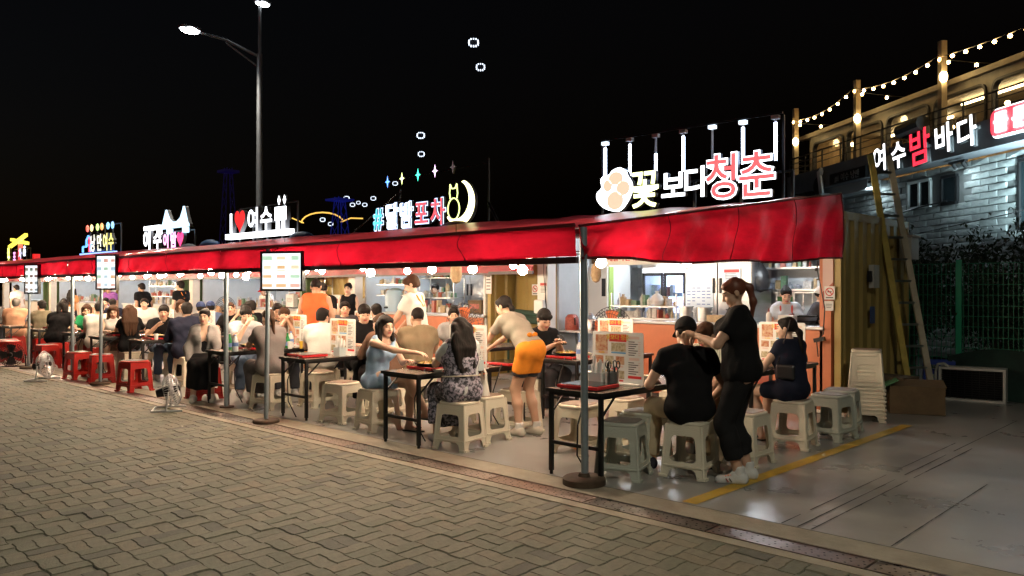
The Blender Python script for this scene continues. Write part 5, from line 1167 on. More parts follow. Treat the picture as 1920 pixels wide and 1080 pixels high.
fr_.build('sign_frame', m_drk, s1)
tl = lamp('led_tube', (.58, .72, 1), 8)
for k, (x, on) in enumerate(zip(np.linspace(-7.78, -4.95, 7), (1, 1, .6, 1, 0, 1, 1))):
    zt = 3.78; h_ = MB().box((x, .1, zt + .04), (.10, .07, .05)).build('led_cap', lamp('led_cap_lit', (.7, .85, 1), .9) if k in (0, 4, 5) else m_ac, s1)
    MB().cyl((x, .1, zt - .52), (x, .1, zt), .016, n=8).build('tube_off', m_ac, h_)
    if on: MB().cyl((x, .1, zt - .53), (x, .1, zt - .53 + .5 * on), .021, n=10).build('led_tube', tl, h_, True)
s2 = thing('roof_sign', 'moon sign with a cat outline and hashtag lettering over the second stall', 'sign', (0, YS, 0))
for ch, x, m, bk_ in (('#', -13.48, cy, w2), ('달', -13.03, w1, w2), ('밤', -12.57, w1, w2), ('포', -12.1, lamp('letter_red', (1, .10, .13), .6), w2), ('차', -11.62, lamp('letter_red', (1, .10, .13), .6), w2)):
    ro(ch, .54 if ch != '#' else .6, x, 2.79, m, s2, y=-.03, sx=.84, off=.007, back=bk_, boff=.026)
mo = []
for q in np.linspace(-2.5, 1.25, 22): mo.append((.42 * math.cos(q), .42 * math.sin(q)))
for q in np.linspace(1.1, -2.2, 20): mo.append((-.10 + .36 * math.cos(q), .06 + .36 * math.sin(q)))
plate([mo], .04, lamp('moon_yellow', (1, .92, .45), 1.8), s2, 'moon', (-11.03, 0, 3.12))
ct = MB(); C0 = Vector((-11.16, -.06, 3.03))
def cpath(pts): ct.tube([C0 + Vector((x, 0, z)) for x, z in pts], .012, 5)
cpath([(.16 * math.cos(q), -.02 + .2 * math.sin(q)) for q in np.linspace(-math.pi / 2 + .3, 1.5 * math.pi - .3, 20)])
cpath([(-.09, .17), (-.11, .27), (-.09, .44), (-.05, .36), (.04, .36), (.09, .44), (.11, .27), (.09, .17)]); cpath([(.02, -.2), (.03, -.36), (.0, -.46), (-.05, -.44), (-.04, -.38)])
ct.build('cat_outline', lamp('neon_yellow', (.85, 1, .3), 1.0), s2)
fr_ = MB(); back_frame(fr_, -13.5, -11.3, 2.68, 3.2); fr_.bar((-13.8, .2, 3.74), (-10.5, .2, 3.82), .02); fr_.bar((-10.5, .2, 2.5), (-10.5, .2, 3.9), .03); fr_.bar((-13.0, .0, 2.5), (-13.0, .15, 3.55), .05); fr_.tube([(-13.0, .15, 3.5), (-15.4, .3, 2.5)], .015); fr_.tube([(-10.5, .2, 3.1), (-10.1, .2, 2.5)], .03); fr_.build('sign_frame', m_drk, s2)
for k, (x, c) in enumerate(((-13.33, (.1, .3, 1)), (-12.86, (.85, 1, .35)), (-12.36, (.05, .9, .6)), (-11.85, (.95, .6, 1)), (-11.34, (.12, .11, .13)))):
    st = [(0, .13), (.024, .024), (.08, 0), (.024, -.024), (0, -.13), (-.024, -.024), (-.08, 0), (-.024, .024)]
    plate([st], .02, lamp('star_%d' % k, c, 1.6 if k < 4 else .2), s2, 'star', (x, .1, 3.72 + k * .025))
s3 = thing('roof_sign', 'white sign with a big red heart over the third stall', 'sign', (0, YS, 0))
ro('I', .68, -19.72, 2.98, w1, s3, off=.02, ext=.06)
hp = []
for q in np.linspace(0, 2 * math.pi, 40, endpoint=False): hp.append((.0165 * 16 * math.sin(q) ** 3, .020 * (13 * math.cos(q) - 5 * math.cos(2 * q) - 2 * math.cos(3 * q) - math.cos(4 * q))))
plate([hp], .06, lamp('heart_red', (1, .02, .02), .6), s3, 'heart', (-19.2, -.03, 3.27))
ro('여', .64, -18.58, 3.0, w1, s3, off=.014, ext=.06); ro('수', .64, -17.95, 3.0, w1, s3, off=.014, ext=.06)
plate([[(-.26, .14), (-.2, .14), (-.2, -.1), (-.06, -.1), (-.06, .14), (.06, .14), (.06, -.1), (.2, -.1), (.2, .14), (.26, .14), (.26, .46), (-.26, .46)][::-1]], .06, w1, s3, 'house_mark', (-17.28, 0, 3.02))
MB().box((-18.4, -.02, 2.87), (3.1, .16, .13)).build('light_bar', lamp('bar_white', (.92, .96, 1), 1.8), s3)
for x in (-17.4, -17.15): plate([[(0, .12), (.07, 0), (0, -.12), (-.07, 0)]], .03, w1, s3, 'sparkle', (x, 0, 3.64))
fr_ = MB(); back_frame(fr_, -19.7, -16.9, 2.7, 3.6); fr_.build('sign_frame', m_side, s3)
s4 = thing('roof_sign', 'white bridge sign with a small pink heart over the fourth stall', 'sign', (0, YS, 0))
for ch, x, m, s_ in (('여', -25.05, w1, .62), ('수', -24.3, w1, .62), ('이', -23.7, lamp('letter_mauve', (1, .45, .8), 1.0), .46), ('밤', -23.2, lamp('letter_mauve', (1, .45, .8), 1.0), .46)): ro(ch, s_, x, 2.76, m, s4, off=.022, ext=.05)
MB().box((-24.75, 0, 3.36), (1.1, .1, .12)).bar((-24.25, 0, 3.3), (-24.25, 0, 3.15), .1).build('roof_bar', w1, s4)
plate([[(p[0] * .8, p[1] * .8) for p in hp]], .05, lamp('heart_pink', (1, .06, .25), .7), s4, 'heart', (-22.7, -.02, 2.95))
br = [(-1.0, 0), (1.0, 0), (1.0, .12), (.92, .2), (.72, .86), (.68, .95), (.56, .95), (.52, .8), (.35, .45), (.1, .3), (-.1, .3), (-.32, .45), (-.5, .8), (-.54, .9), (-.66, .9), (-.7, .8), (-.9, .25), (-1, .14)]
plate([[(p[0] * .95, p[1] * .62) for p in br]], .05, lamp('bridge_white', (.5, .78, 1), 1.0), s4, 'bridge', (-23.1, 0, 3.27)); [MB().bar((x, 0, 3.27), (x, 0, 3.12), .14).build('bridge_pier', MATS['bridge_white'], s4) for x in (-23.55, -22.5)]
fr_ = MB(); back_frame(fr_, -25.3, -22.3, 2.7, 3.2); fr_.build('sign_frame', m_side, s4)
s5 = thing('roof_sign', 'small colourful house sign with row of coloured lamps over the fifth stall', 'sign', (0, YS, 0))
for ch, x, c in (('낭', -29.6, (1, .95, .8)), ('만', -29.0, (1, .97, .7)), ('여', -28.45, (1, .9, .3)), ('수', -27.95, (1, .9, .2))): ro(ch, .62, x, 2.85, lamp('letter_warm_%d' % (x * 10), c, 1.0), s5, off=.012, ext=.05, sx=.8)
MB().box((-29.2, -.03, 2.68), (3.2, .1, .16)).build('light_bar', lamp('bar_blue', (.2, .4, 1), 1.0), s5)
hs_ = MB(); hs_.tube([(-30.7, 0, 2.8), (-30.7, 0, 3.0), (-30.35, 0, 3.0), (-30.35, 0, 3.22), (-30.15, 0, 3.36), (-29.95, 0, 3.22), (-29.8, 0, 3.32)], .035, 5).tube([(-30.35, 0, 3.05), (-29.9, 0, 3.05), (-29.9, 0, 2.82)], .035, 5); hs_.build('house_outline', lamp('neon_blue', (.1, .4, 1), .8), s5)
MB().bar((-29.95, -.03, 2.8), (-29.95, -.03, 3.3), .07).build('red_stroke', lamp('neon_red', (1, .05, .08), .7), s5)
for k, c in enumerate(((1, .1, .05), (1, .8, .3), (.5, 1, .2), (1, .35, .1), (.2, .6, 1), (.2, .5, 1))): MB().ball((-30.25 + .4 * k + .3 * (k // 2) * .5, 0, 3.62), .09, 8, 0, (.8, .6, 1.4)).build('coloured_lamp', lamp('bead_%d' % k, c, .9), s5)
fr_ = MB(); back_frame(fr_, -30.5, -27.7, 2.65, 3.68); fr_.build('sign_frame', m_side, s5)
s6 = thing('roof_sign', 'yellow windmill cross on a red post with small lettering over the sixth stall', 'sign', (0, YS, 0))
nb = lamp('neon_yellow2', (1, .8, .08), .8); MB().bar((-39.6, 0, 3.3), (-37.2, -.02, 3.72), .12).bar((-39.5, .06, 3.62), (-37.3, .06, 3.38), .12).build('blade', nb, s6); MB().box((-38.5, .12, 3.1), (.28, .1, 1.0)).build('post', lamp('neon_red2', (1, .05, .08), .6), s6)
for ch, x, c, z in (('불', -39.6, (.9, 1, .2), 2.98), ('꽃', -39.55, (.9, 1, .2), 2.62), ('포', -38.75, (1, .4, .9), 2.8), ('차', -37.95, (.7, .7, 1), 2.9), ('촌', -37.35, (.8, .85, 1), 3.0)): ro(ch, .46, x, z - .1, lamp('letter_mix_%d' % int(-x * 100), c, .9), s6, off=.02, ext=.04, sx=.9)
fr_ = MB(); back_frame(fr_, -39.5, -37.3, 2.6, 3.2); fr_.build('sign_frame', m_side, s6)
# clutter on the container roofs
for i, (x, z, l, c) in enumerate(((-16.2, 2.66, 'blue tarpaulin bundle on the roof right of the heart sign', (.05, .16, .4)), (-20.7, 2.66, 'blue tarpaulin corner on the roof left of the heart sign', (.05, .14, .34)), (-22.0, 2.6, 'dull canvas bundle on the roof right of the bridge sign', (.1, .11, .12)), (-11.0, 2.6, 'dark red folded awning cloth under the moon sign', (.12, .01, .015)))):
    t = thing('tarpaulin_bundle', l, 'tarpaulin', (x, 9.95, z)); MB().ball((0, 0, 0), .3, 14, 0, (1.5, .7, .6)).build('cloth', mat('bundle_%d' % i, c, .6, bump=1.0, bs=6), t, True)

# small dishes set out on the tables
dishes = None
m_dish = mat('melamine_white', (.62, .62, .6), .3); m_side_dish = [mat('kimchi', (.4, .07, .02), .4, var=.5, vs=40), mat('greens', (.1, .2, .04), .5, var=.5, vs=40), mat('pale_radish', (.6, .52, .3), .4, var=.3, vs=30)]
DL = {'bowl': ['small white bowl of side dish', 'small white bowl of greens', 'small white dish of pickles']}
spots_ = [(-4.05, 6.0, 0, 'beside the stocky man in the cap'), (-4.3, 6.25, 2, 'at the far end of the front table with the scissors'), (-6.12, 5.3, 2, 'before the long wavy hair'), (-6.55, 5.7, 0, 'before the woman in blue'), (-6.2, 6.0, 1, 'at the edge of the bent server'), (-8.35, 6.1, 0, 'before the woman in brown'), (-8.75, 6.4, 1, 'before the stocky man with a fringe'), (-8.3, 6.45, 2, 'before the man in khaki'), (-10.4, 5.6, 0, 'by the drinking man'), (-10.05, 5.35, 2, 'by the grey shirt dress'), (-10.3, 5.9, 1, 'by the man with clasped hands'), (-13.15, 5.7, 0, 'by the man in navy'), (-13.5, 5.95, 2, 'by the black polo'), (-14.7, 5.7, 1, 'by the very long hair'), (-6.0, 7.7, 0, 'on the phone man table'), (-6.3, 7.9, 2, 'behind the pale pan on the phone man table'), (-3.95, 7.6, 1, 'by the woman in navy'), (-4.2, 8.2, 0, 'on the rear right table')]
for x, y, k, w_ in spots_:
    t = thing('side_dish', ['white bowl of red side dish ', 'white bowl of greens ', 'white dish of pale pickles '][k] + w_, 'bowl', (x, y, Z), 0, 'side dishes on the tables')
    MB().lathe([(0, 0), (.035, 0), (.06, .028), (.057, .028), (.04, .012), (0, .012)], 16).build('bowl', m_dish, t, True); MB().ball((0, 0, .014), .042, 8, 0, (1, 1, .45)).build('food', m_side_dish[k], t, True)
# ================================================================ PEOPLE
V3 = lambda *a: np.array(a, float)
def nrm(v): return v / (np.linalg.norm(v) + 1e-9)
SKINS = [mat('skin_light', (.62, .40, .29), .5, var=.06, vs=9), mat('skin_medium', (.52, .32, .22), .5, var=.06, vs=9), mat('skin_tan', (.44, .26, .17), .5, var=.06, vs=9)]
m_lips = mat('lips', (.5, .13, .12), .45); m_eye = mat('eye_dark', (.02, .015, .012), .3)
HAIRC = {'black': mat('hair_black', (.012, .010, .009), .7, bump=.6, bs=60, spec=.15, stretch=(1, 1, .1)), 'brown': mat('hair_brown', (.05, .025, .014), .7, bump=.6, bs=60, spec=.15, stretch=(1, 1, .1)), 'red': mat('hair_auburn', (.12, .032, .014), .5, bump=.3, bs=60, stretch=(1, 1, .1)), 'grey': mat('hair_grey', (.10, .095, .085), .5, bump=.3, bs=60)}
def cloth_mat(c, pat=None):
    n = 'cloth_%s_%s' % ('_'.join('%03d' % int(x * 1000) for x in c), pat or '')
    if n in MATS: return MATS[n]
    if pat == 'floral':
        m = mat(n, c, .8, col2=(.04, .04, .05), vs=32, bump=.3, bs=30); r = [x for x in m.node_tree.nodes if x.type == 'VALTORGB'][0]; r.color_ramp.elements[0].position = .46; r.color_ramp.elements[1].position = .56; return m
    if pat == 'stripe':
        m = mat(n, c, .8); N = m.node_tree.nodes; L = m.node_tree.links; t = N.new('ShaderNodeTexCoord'); w = N.new('ShaderNodeTexWave'); w.bands_direction = 'X'; w.inputs['Scale'].default_value = 14
        r = N.new('ShaderNodeValToRGB'); r.color_ramp.elements[0].color = (*[x * .55 for x in c], 1); r.color_ramp.elements[1].color = (*c, 1); r.color_ramp.elements[1].position = .5
        L.new(t.outputs['Object'], w.inputs[0]); L.new(w.outputs['Fac'], r.inputs[0]); L.new(r.outputs[0], N['Principled BSDF'].inputs['Base Color']); return m
    return mat(n, c, .9, var=.12, vs=12, bump=.25, bs=90, spec=.15)
# --- head and hands made once, reused by every figure
def head_geo(h, fem):
    j = .9 if fem else 1.0
    P = [('e', (0, -.014, .032), (.074, .093, .087)), ('e', (0, .026, -.035), (.058 * j, .066, .078)), ('c', (-.018 * j, .062, -.094), (.018 * j, .062, -.094), .021 * j, .021 * j), ('c', (-.03, .082, .026), (.03, .082, .026), .014, .014, {'k': .02}),
         ('c', (-.035 * j, .062, -.03), (-.04 * j, .045, -.06), .025, .02), ('c', (.035 * j, .062, -.03), (.04 * j, .045, -.06), .025, .02),
         ('-e', (-.032, .103, .010), (.019, .016, .012), {'k': .014}), ('-e', (.032, .103, .010), (.019, .016, .012), {'k': .014}), ('e', (-.032, .078, .009), (.013, .012, .010), {'k': .004}), ('e', (.032, .078, .009), (.013, .012, .010), {'k': .004}),
         ('c', (0, .092, .014), (0, .110 if fem else .113, -.024), .008, .0125, {'k': .012}), ('c', (-.011, .098, -.028), (.011, .098, -.028), .009, .009, {'k': .01}),
         ('c', (-.016, .088, -.054), (.016, .088, -.054), .0085, .0085, {'k': .01}), ('c', (-.012, .086, -.064), (.012, .086, -.064), .0085, .0085, {'k': .01}),
         ('e', (-.077, -.012, -.008), (.011, .020, .031), {'k': .01}), ('e', (.077, -.012, -.008), (.011, .020, .031), {'k': .01})]
    v, q = field(P, h, .03); c = v[q].mean(1); mi = np.zeros(len(q), int)
    ax = np.abs(c[:, 0])
    mi[(ax < .021) & (c[:, 2] < -.047) & (c[:, 2] > -.071) & (c[:, 1] > .08)] = 1
    mi[(np.abs(ax - .032) < .0125) & (np.abs(c[:, 2] - .009) < .0052) & (c[:, 1] > .07)] = 2
    mi[(ax > .013) & (ax < .05) & (np.abs(c[:, 2] - .034 + .1 * np.maximum(ax - .036, 0)) < .0040) & (c[:, 1] > .06)] = 2
    return v, q, mi
def hand_geo(h, curl):
    P = [('c', (0, -.02, 0), (0, .02, 0), .023, .022)]; kn = [(-.031, .082), (-.011, .090), (.010, .086), (.029, .076)]
    for x, y in kn: P.append(('c', (x * .5, .01, 0), (x, y, 0), .016, .0125, {'k': .015}))
    for (x, y), l in zip(kn, (.072, .082, .076, .058)):
        p = V3(x, y, 0); a = curl * .6; sp = x * 1.6
        for s_, r0, r1 in ((.45, .0095, .0088), (.32, .0088, .008), (.25, .008, .007)):
            q = p + l * s_ * V3(math.sin(sp) * math.cos(a), math.cos(a), -math.sin(a)); P.append(('c', p, q, r0, r1, {'k': .004})); p = q; a += curl
    P += [('c', (-.014, .012, -.004), (-.046, .045, -.014), .017, .012, {'k': .012}), ('c', (-.046, .045, -.014), (-.056, .082, -.026), .0115, .0085, {'k': .004})]
    return field(P, h, .01)
HG = {}
def G(kind, lod):
    k = (kind, lod)
    if k not in HG:
        HG[k] = head_geo((.0058, .0072, .009)[lod], kind == 'hf') if kind[0] == 'h' else hand_geo((.0048, .0062, .008)[lod], {'grelax': .35, 'gfist': .75}[kind])
    return HG[k]
# --- hair in head space
def hair_geo(style, h):
    cap_ = [('e', (0, -.022, .040), (.088, .104, .094))]; face = ('-e', (0, .105, -.035), (.074, .075, .098), {'k': .02}); k = .025; fo = .0045; cuts = []
    if style == 'short': P = cap_ + [('e', (0, .045, .085), (.072, .055, .04)), ('e', (0, -.06, -.02), (.07, .05, .07)), face, ('-e', (0, -.02, -.13), (.12, .14, .07), {'k': .02})]
    elif style == 'fringe': P = cap_ + [('e', (0, .058, .068), (.076, .048, .045)), ('e', (0, -.05, -.02), (.078, .06, .075)), ('-e', (0, .11, -.05), (.068, .07, .085), {'k': .015}), ('-e', (0, -.01, -.13), (.12, .14, .07), {'k': .02})]
    elif style == 'buzz': P = [('e', (0, -.02, .037), (.080, .098, .092)), face, ('-e', (0, -.02, -.12), (.12, .14, .09), {'k': .02})]
    elif style == 'bob': P = cap_ + [('e', (0, .05, .07), (.075, .05, .045)), ('c', (-.075, -.01, .03), (-.078, .015, -.10), .036, .03), ('c', (.075, -.01, .03), (.078, .015, -.10), .036, .03), ('c', (-.05, -.06, 0), (-.05, -.06, -.10), .05, .04), ('c', (.05, -.06, 0), (.05, -.06, -.10), .05, .04), ('-e', (0, .115, -.05), (.066, .085, .10), {'k': .015})]
    elif style in ('long', 'wavy'):
        P = cap_ + [('e', (0, .03, .08), (.075, .06, .04)), ('c', (-.07, -.01, .03), (-.088, .0, -.12), .036, .036), ('c', (.07, -.01, .03), (.088, .0, -.12), .036, .036)]
        for n_, x in enumerate((-.078, -.042, 0, .042, .078)): P += [('c', (x, -.07, .02), (x * 1.2, -.142, -.2), .05, .05), ('c', (x * 1.2, -.142, -.2), (x * (1.05 + .1 * (n_ % 2)), -.175, -.40 - .035 * (n_ % 2) - .03 * (n_ == 2)), .048, .010, {'k': .012})]
        P.append(face); fo = .010 if style == 'wavy' else .005
    elif style == 'mid': P = cap_ + [('e', (0, .035, .08), (.075, .058, .04)), ('c', (-.072, -.01, .03), (-.088, .015, -.17), .034, .03), ('c', (.072, -.01, .03), (.088, .015, -.17), .034, .03), ('c', (-.05, -.07, 0), (-.05, -.085, -.19), .05, .035), ('c', (.05, -.07, 0), (.05, -.085, -.19), .05, .035), face]
    elif style == 'pony': P = [('e', (0, -.02, .038), (.083, .100, .092)), ('e', (0, .04, .078), (.07, .05, .036)), ('-e', (0, .105, -.03), (.072, .072, .095), {'k': .015}), ('-e', (0, .02, -.12), (.1, .13, .07), {'k': .02}), ('c', (0, -.10, .03), (0, -.135, .01), .028, .032), ('c', (0, -.135, .01), (0, -.165, -.11), .034, .032), ('c', (0, -.165, -.11), (0, -.15, -.26), .032, .012)]
    elif style == 'lowpony': P = [('e', (0, -.02, .038), (.083, .100, .092)), ('e', (0, .04, .078), (.07, .05, .036)), ('-e', (0, .105, -.03), (.072, .072, .095), {'k': .015}), ('-e', (0, .04, -.12), (.1, .11, .07), {'k': .02}), ('c', (0, -.10, -.01), (0, -.14, -.05), .03, .03), ('c', (0, -.14, -.05), (.01, -.17, -.30), .034, .012)]
    elif style == 'bun': P = [('e', (0, -.02, .038), (.083, .100, .092)), ('e', (0, .04, .078), (.07, .05, .036)), ('-e', (0, .105, -.03), (.072, .072, .095), {'k': .015}), ('-e', (0, .03, -.12), (.1, .12, .07), {'k': .02}), ('e', (0, -.085, .095), (.045, .045, .04))]
    return field(P, h, k, fo, 5)
HAIRG = {}
def cap_mesh(m, style):
    P = [('e', (0, -.02, .045), (.092, .108, .098))]; v, q = field(P, .009, .02, 0, 0, [((0, 0, .028), (0, .12, -1))])
    pr = [(v, q, 0)]
    if style == 'cap':
        def bfn(u, w): a = math.pi * (.16 + .68 * u); return ((.082 + .02 * w) * math.cos(a), .03 + (.055 + .085 * w) * math.sin(a), .05 - .03 * w - .012 * math.cos(a) ** 2)
        g = MB().grid(bfn, 12, 4); g2 = [(x, y, z - .006) for x, y, z in g.v]; n = len(g.v)
        pr.append((np.array(g.v + g2), np.array(list(g.f) + [tuple(i + n for i in f[::-1]) for f in g.f]), 0))
    return np_mesh('cap', pr, [m])

def ik(a, t, l1, l2, hint):
    d = t - a; L = np.linalg.norm(d); L2 = min(L, (l1 + l2) * .995)
    if L > L2: t = a + d / L * L2
    L = max(L2, abs(l1 - l2) + .02); u = nrm(d); c = (l1 * l1 + L * L - l2 * l2) / (2 * l1 * L); s = math.sqrt(max(0, 1 - c * c))
    h = hint - u * (hint @ u); return a + u * l1 * c + nrm(h) * l1 * s, t
NP = [0]
def person(label, x, y, face, pose='sit', fem=False, h=1.68, b=1.0, skin=0, top=('tee', (.02, .02, .022)), bot=('trousers', (.03, .03, .035)), hair=('short', 'black'), lean=8, head=(0, 8), hl=None, hr=None,
           shoe=(.6, .6, .58), apron=None, cap=None, lod=1, seat=.47, twist=0, knees=(.11, .11), feet=None, fist=False, z=0, side=0, crossed=False):
    """face: world heading in degrees; hl/hr: hand targets in body space (x right, y forward, z up); head = (yaw to own left, pitch down)"""
    s = h / 1.70; NP[0] += 1; root = thing('person', label, 'person', (x, y, z), R(face - 90)); RS = (.0135, .017, .023)[lod]
    le = R(lean); S = V3(math.cos(R(twist)), math.sin(R(twist)), 0); Fh = V3(-math.sin(R(twist)), math.cos(R(twist)), 0); U = nrm(V3(0, 0, math.cos(le)) + Fh * math.sin(le) + S * math.sin(R(side)) * .8); Fd = nrm(Fh * math.cos(le) - V3(0, 0, math.sin(le)))
    S0 = V3(1, 0, 0); w = (.93 if fem else 1.0)
    if pose == 'sit':
        pel = V3(0, -.03, seat + .085 * b); hips = [pel + S0 * sx * .088 * b for sx in (-1, 1)]
        kn = [V3(sx * k_, .40 * s, seat + .045) for sx, k_ in zip((-1, 1), knees)]
        ft = feet or [(-knees[0] - .01, .36 * s), (knees[1] + .01, .36 * s)]
        an = [V3(f[0], f[1], .085) for f in ft]
        if crossed: kn[1] = kn[1] + V3(-.13, .03, .09); an[1] = V3(-.16, .55, .22)
    else:
        pel = V3(0, 0, .93 * s); hips = [pel + S0 * sx * .085 * b - V3(0, 0, .03) for sx in (-1, 1)]
        ft = feet or [(-.09, .0), (.09, .02)]; an = [V3(f[0], f[1] - .02, .085) for f in ft]
        kn = [ik(hp, a, .43 * s, .42 * s, V3(0, 1, 0))[0] for hp, a in zip(hips, an)]
        if lean > 35: pel = pel + V3(0, -.10, 0); hips = [q + V3(0, -.10, 0) for q in hips]; kn = [ik(hp, a, .43 * s, .42 * s, V3(0, 1, 0))[0] for hp, a in zip(hips, an)]
    wa = pel + U * .15 * s; ch = pel + U * .31 * s; nb = pel + U * .485 * s - Fd * .012
    sh = [pel + U * .435 * s + S * sx * (.185 if not fem else .158) * s * (b ** .5) for sx in (-1, 1)]
    hy, hp_ = head; ndir = nrm(U * .9 + V3(0, 0, .7) + Fd * .18); hc = nb + ndir * .135 * s + Fd * .015
    HM = Matrix.Translation(Vector(hc)) @ Matrix.Rotation(R(hy + twist), 4, 'Z') @ Matrix.Rotation(R(-hp_), 4, 'X') @ Matrix.Scale(s * .985 if not fem else s * .96, 4)
    HA = np.array(HM)
    def xf(A, v): return v @ A[:3, :3].T + A[:3, 3]
    hands = []; el = []
    for i, t in enumerate((hl, hr)):
        sx = -1 if i == 0 else 1
        if t is None: t = (sx * .20, .30, pel[2] + .10) if pose == 'sit' else (sx * .22, .05, pel[2] - .08)
        t = V3(*t); e, t = ik(sh[i], t, .275 * s, .24 * s, V3(sx * .7, -.5, -.9)); el.append(e); hands.append(t)
    r = lambda a: a * s * (.5 + .5 * b)
    lw = .9 if fem else 1.0
    tor = [('c', pel - S0 * .075 * b * s, pel + S0 * .075 * b * s, .112 * b * s, .112 * b * s), ('c', wa - S * .06 * b * s, wa + S * .06 * b * s, (.088 if fem else .1) * b * s, (.088 if fem else .1) * b * s), ('c', ch - S * .078 * w * b * s, ch + S * .078 * w * b * s, .106 * w * b * s, .106 * w * b * s), ('c', pel, ch, .1 * b * s, .1 * w * b * s),
           ('c', sh[0] * .8 + sh[1] * .2 + U * .005, sh[1] * .8 + sh[0] * .2 + U * .005, .062 * s * b ** .5, .062 * s * b ** .5), ('c', ch, nb - U * .03, .09 * s, .05 * s)]
    if fem: tor += [('e', ch + U * .02 + Fd * .075 * b + S * sx * .07, V3(.058, .058, .058) * s * b) for sx in (-1, 1)]
    arm = []
    for i in (0, 1): arm += [('c', sh[i], el[i], r(.050) * lw, r(.041) * lw, {'k': .035}), ('c', el[i], hands[i], r(.041) * lw, .027 * s * lw, {'k': .02})]
    leg = []
    for i in (0, 1): leg += [('c', hips[i], kn[i], r(.085), r(.060), {'k': .035}), ('c', kn[i], kn[i] * .62 + an[i] * .38 - V3(0, .012, 0), r(.057), r(.058), {'k': .03}), ('c', kn[i] * .62 + an[i] * .38 - V3(0, .012, 0), an[i], r(.055), .036 * s, {'k': .03})]
    toe = []
    for i in (0, 1):
        d = nrm(V3(an[i][0] * .25, 1, 0)); toe.append((an[i] + V3(0, 0, -.048) - d * .03, an[i] + V3(0, 0, -.058) + d * .15 * s))
        leg.append(('c', toe[i][0], toe[i][1], .034, .024, {'k': .03})); leg.append(('c', an[i], toe[i][0] + V3(0, .02, 0), .034, .034, {'k': .02}))
    sk = SKINS[skin]
    v, q = field(tor + arm + leg + [('c', nb - U * .05, hc - V3(0, 0, .03), .056 * s * (.88 if fem else 1), .05 * s * (.88 if fem else 1), {'k': .03})], RS, .05, 0, 0, [((0, 0, .004), (0, 0, -1))])
    hd = G('hf' if fem else 'hm', lod); parts = [(v, q, 0), (xf(HA, hd[0]), hd[1], hd[2])]
    for i in (0, 1):
        hg = G('gfist' if fist else 'grelax', lod); yv = nrm(hands[i] - el[i]); up = V3(0, 0, 1) if abs(yv[2]) < .85 else V3((-1 if i == 0 else 1) * 1.0, .25, 0)
        xv = nrm(np.cross(yv, up)); zv = np.cross(xv, yv); A = np.stack([xv, yv, zv], 1) * s; hv = hg[0].copy(); qq = hg[1]
        if i == 0: hv[:, 0] *= -1; qq = qq[:, ::-1]
        parts.append((hv @ A.T + hands[i], qq, 0))
    link('body', np_mesh('body', parts, [sk, m_lips, m_eye]), root)
    # clothing: the same body shapes a little fuller, cut at the hems
    def clo(name, prims, m, folds=.004, k=.045, cuts=(), res=RS): link(name, np_mesh(name, [(*field(prims, res, k, folds, NP[0] * 7 + len(name), cuts), 0)], [m]), root)
    def grow(pr, d): return [(p[0], p[1], p[2], p[3] + d, p[4] + d, *p[5:]) if p[0] == 'c' else (p[0], p[1], np.array(p[2]) + d, *p[3:]) for p in pr]
    def hose(i, f, d):  # leg covering down to a fraction f of the shin (f<0: part of the thigh)
        if f < 0: e = hips[i] + (kn[i] - hips[i]) * (-f); return [('c', hips[i], e, r(.085) + d, r(.085) + (r(.060) - r(.085)) * (-f) + d + .008, True, {'k': .03})]
        m_ = kn[i] * .62 + an[i] * .38 - V3(0, .012, 0); e = m_ + (an[i] - m_) * (f - .38) / .62 if f > .4 else kn[i] + (an[i] - kn[i]) * f; return [('c', hips[i], kn[i], r(.085) + d, r(.062) + d, {'k': .035}), *([('c', kn[i], m_, r(.060) + d, r(.060) + d, {'k': .03}), ('c', m_, e, r(.059) + d, r(.046) + d + .006, True, {'k': .03})] if f > .4 else [('c', kn[i], e, r(.060) + d, r(.060) + d, True)])]
    tk, tc = top[0], cloth_mat(top[1], top[2] if len(top) > 2 else None)
    neckcut = ('-e', nb + ndir * .05 + Fd * .03, V3(.074, .074, .062) * s, {'k': .01})
    body_top = grow(tor, .019); sl = []
    frac = {'tee': .62, 'tank': 0, 'strap': 0, 'long': 1, 'shirt': .62, 'dress': .4, 'cardigan': 1, 'polo': .62}[tk]
    for i in (0, 1):
        if frac == 1: sl += [('c', sh[i], el[i], r(.060) * lw, r(.052) * lw), ('c', el[i], el[i] + (hands[i] - el[i]) * .9, r(.052) * lw, .038 * s, True)]
        elif frac > 0: e = sh[i] + (el[i] - sh[i]) * frac; sl += [('c', sh[i], e, r(.064) * lw, r(.060) * lw, True)]
    if frac == 0: body_top = body_top + [('-e', sh[i] + S * sx * .055, V3(.055, .085, .09) * s, {'k': .012}) for i, sx in ((0, -1), (1, 1))]
    low = nrm(U); hem = pel - U * (.10 if pose == 'stand' and lean < 35 else (-.02 if lean > 35 else .06)) * s
    neck_r = neckcut if tk not in ('strap',) else ('-e', nb - U * .01 + Fd * .05, V3(.10, .10, .075) * s, {'k': .01})
    clo('shirt' if tk != 'dress' else 'dress', body_top + sl + [neck_r] + ([('-c', ch + Fd * .13 - U * .15, nb + Fd * .1, .045, .06, {'k': .01})] if tk == 'cardigan' else []), tc, .0065, .05, [(hem, -low)] if pose == 'stand' else [])
    if tk == 'cardigan': clo('undershirt', grow(tor[:5], .009) + [('-e', nb - U * .03 + Fd * .06, V3(.085, .09, .1), {'k': .01})], cloth_mat((.015, .015, .017)), .001)
    bk, bc = bot[0], cloth_mat(bot[1], bot[2] if len(bot) > 2 else None)
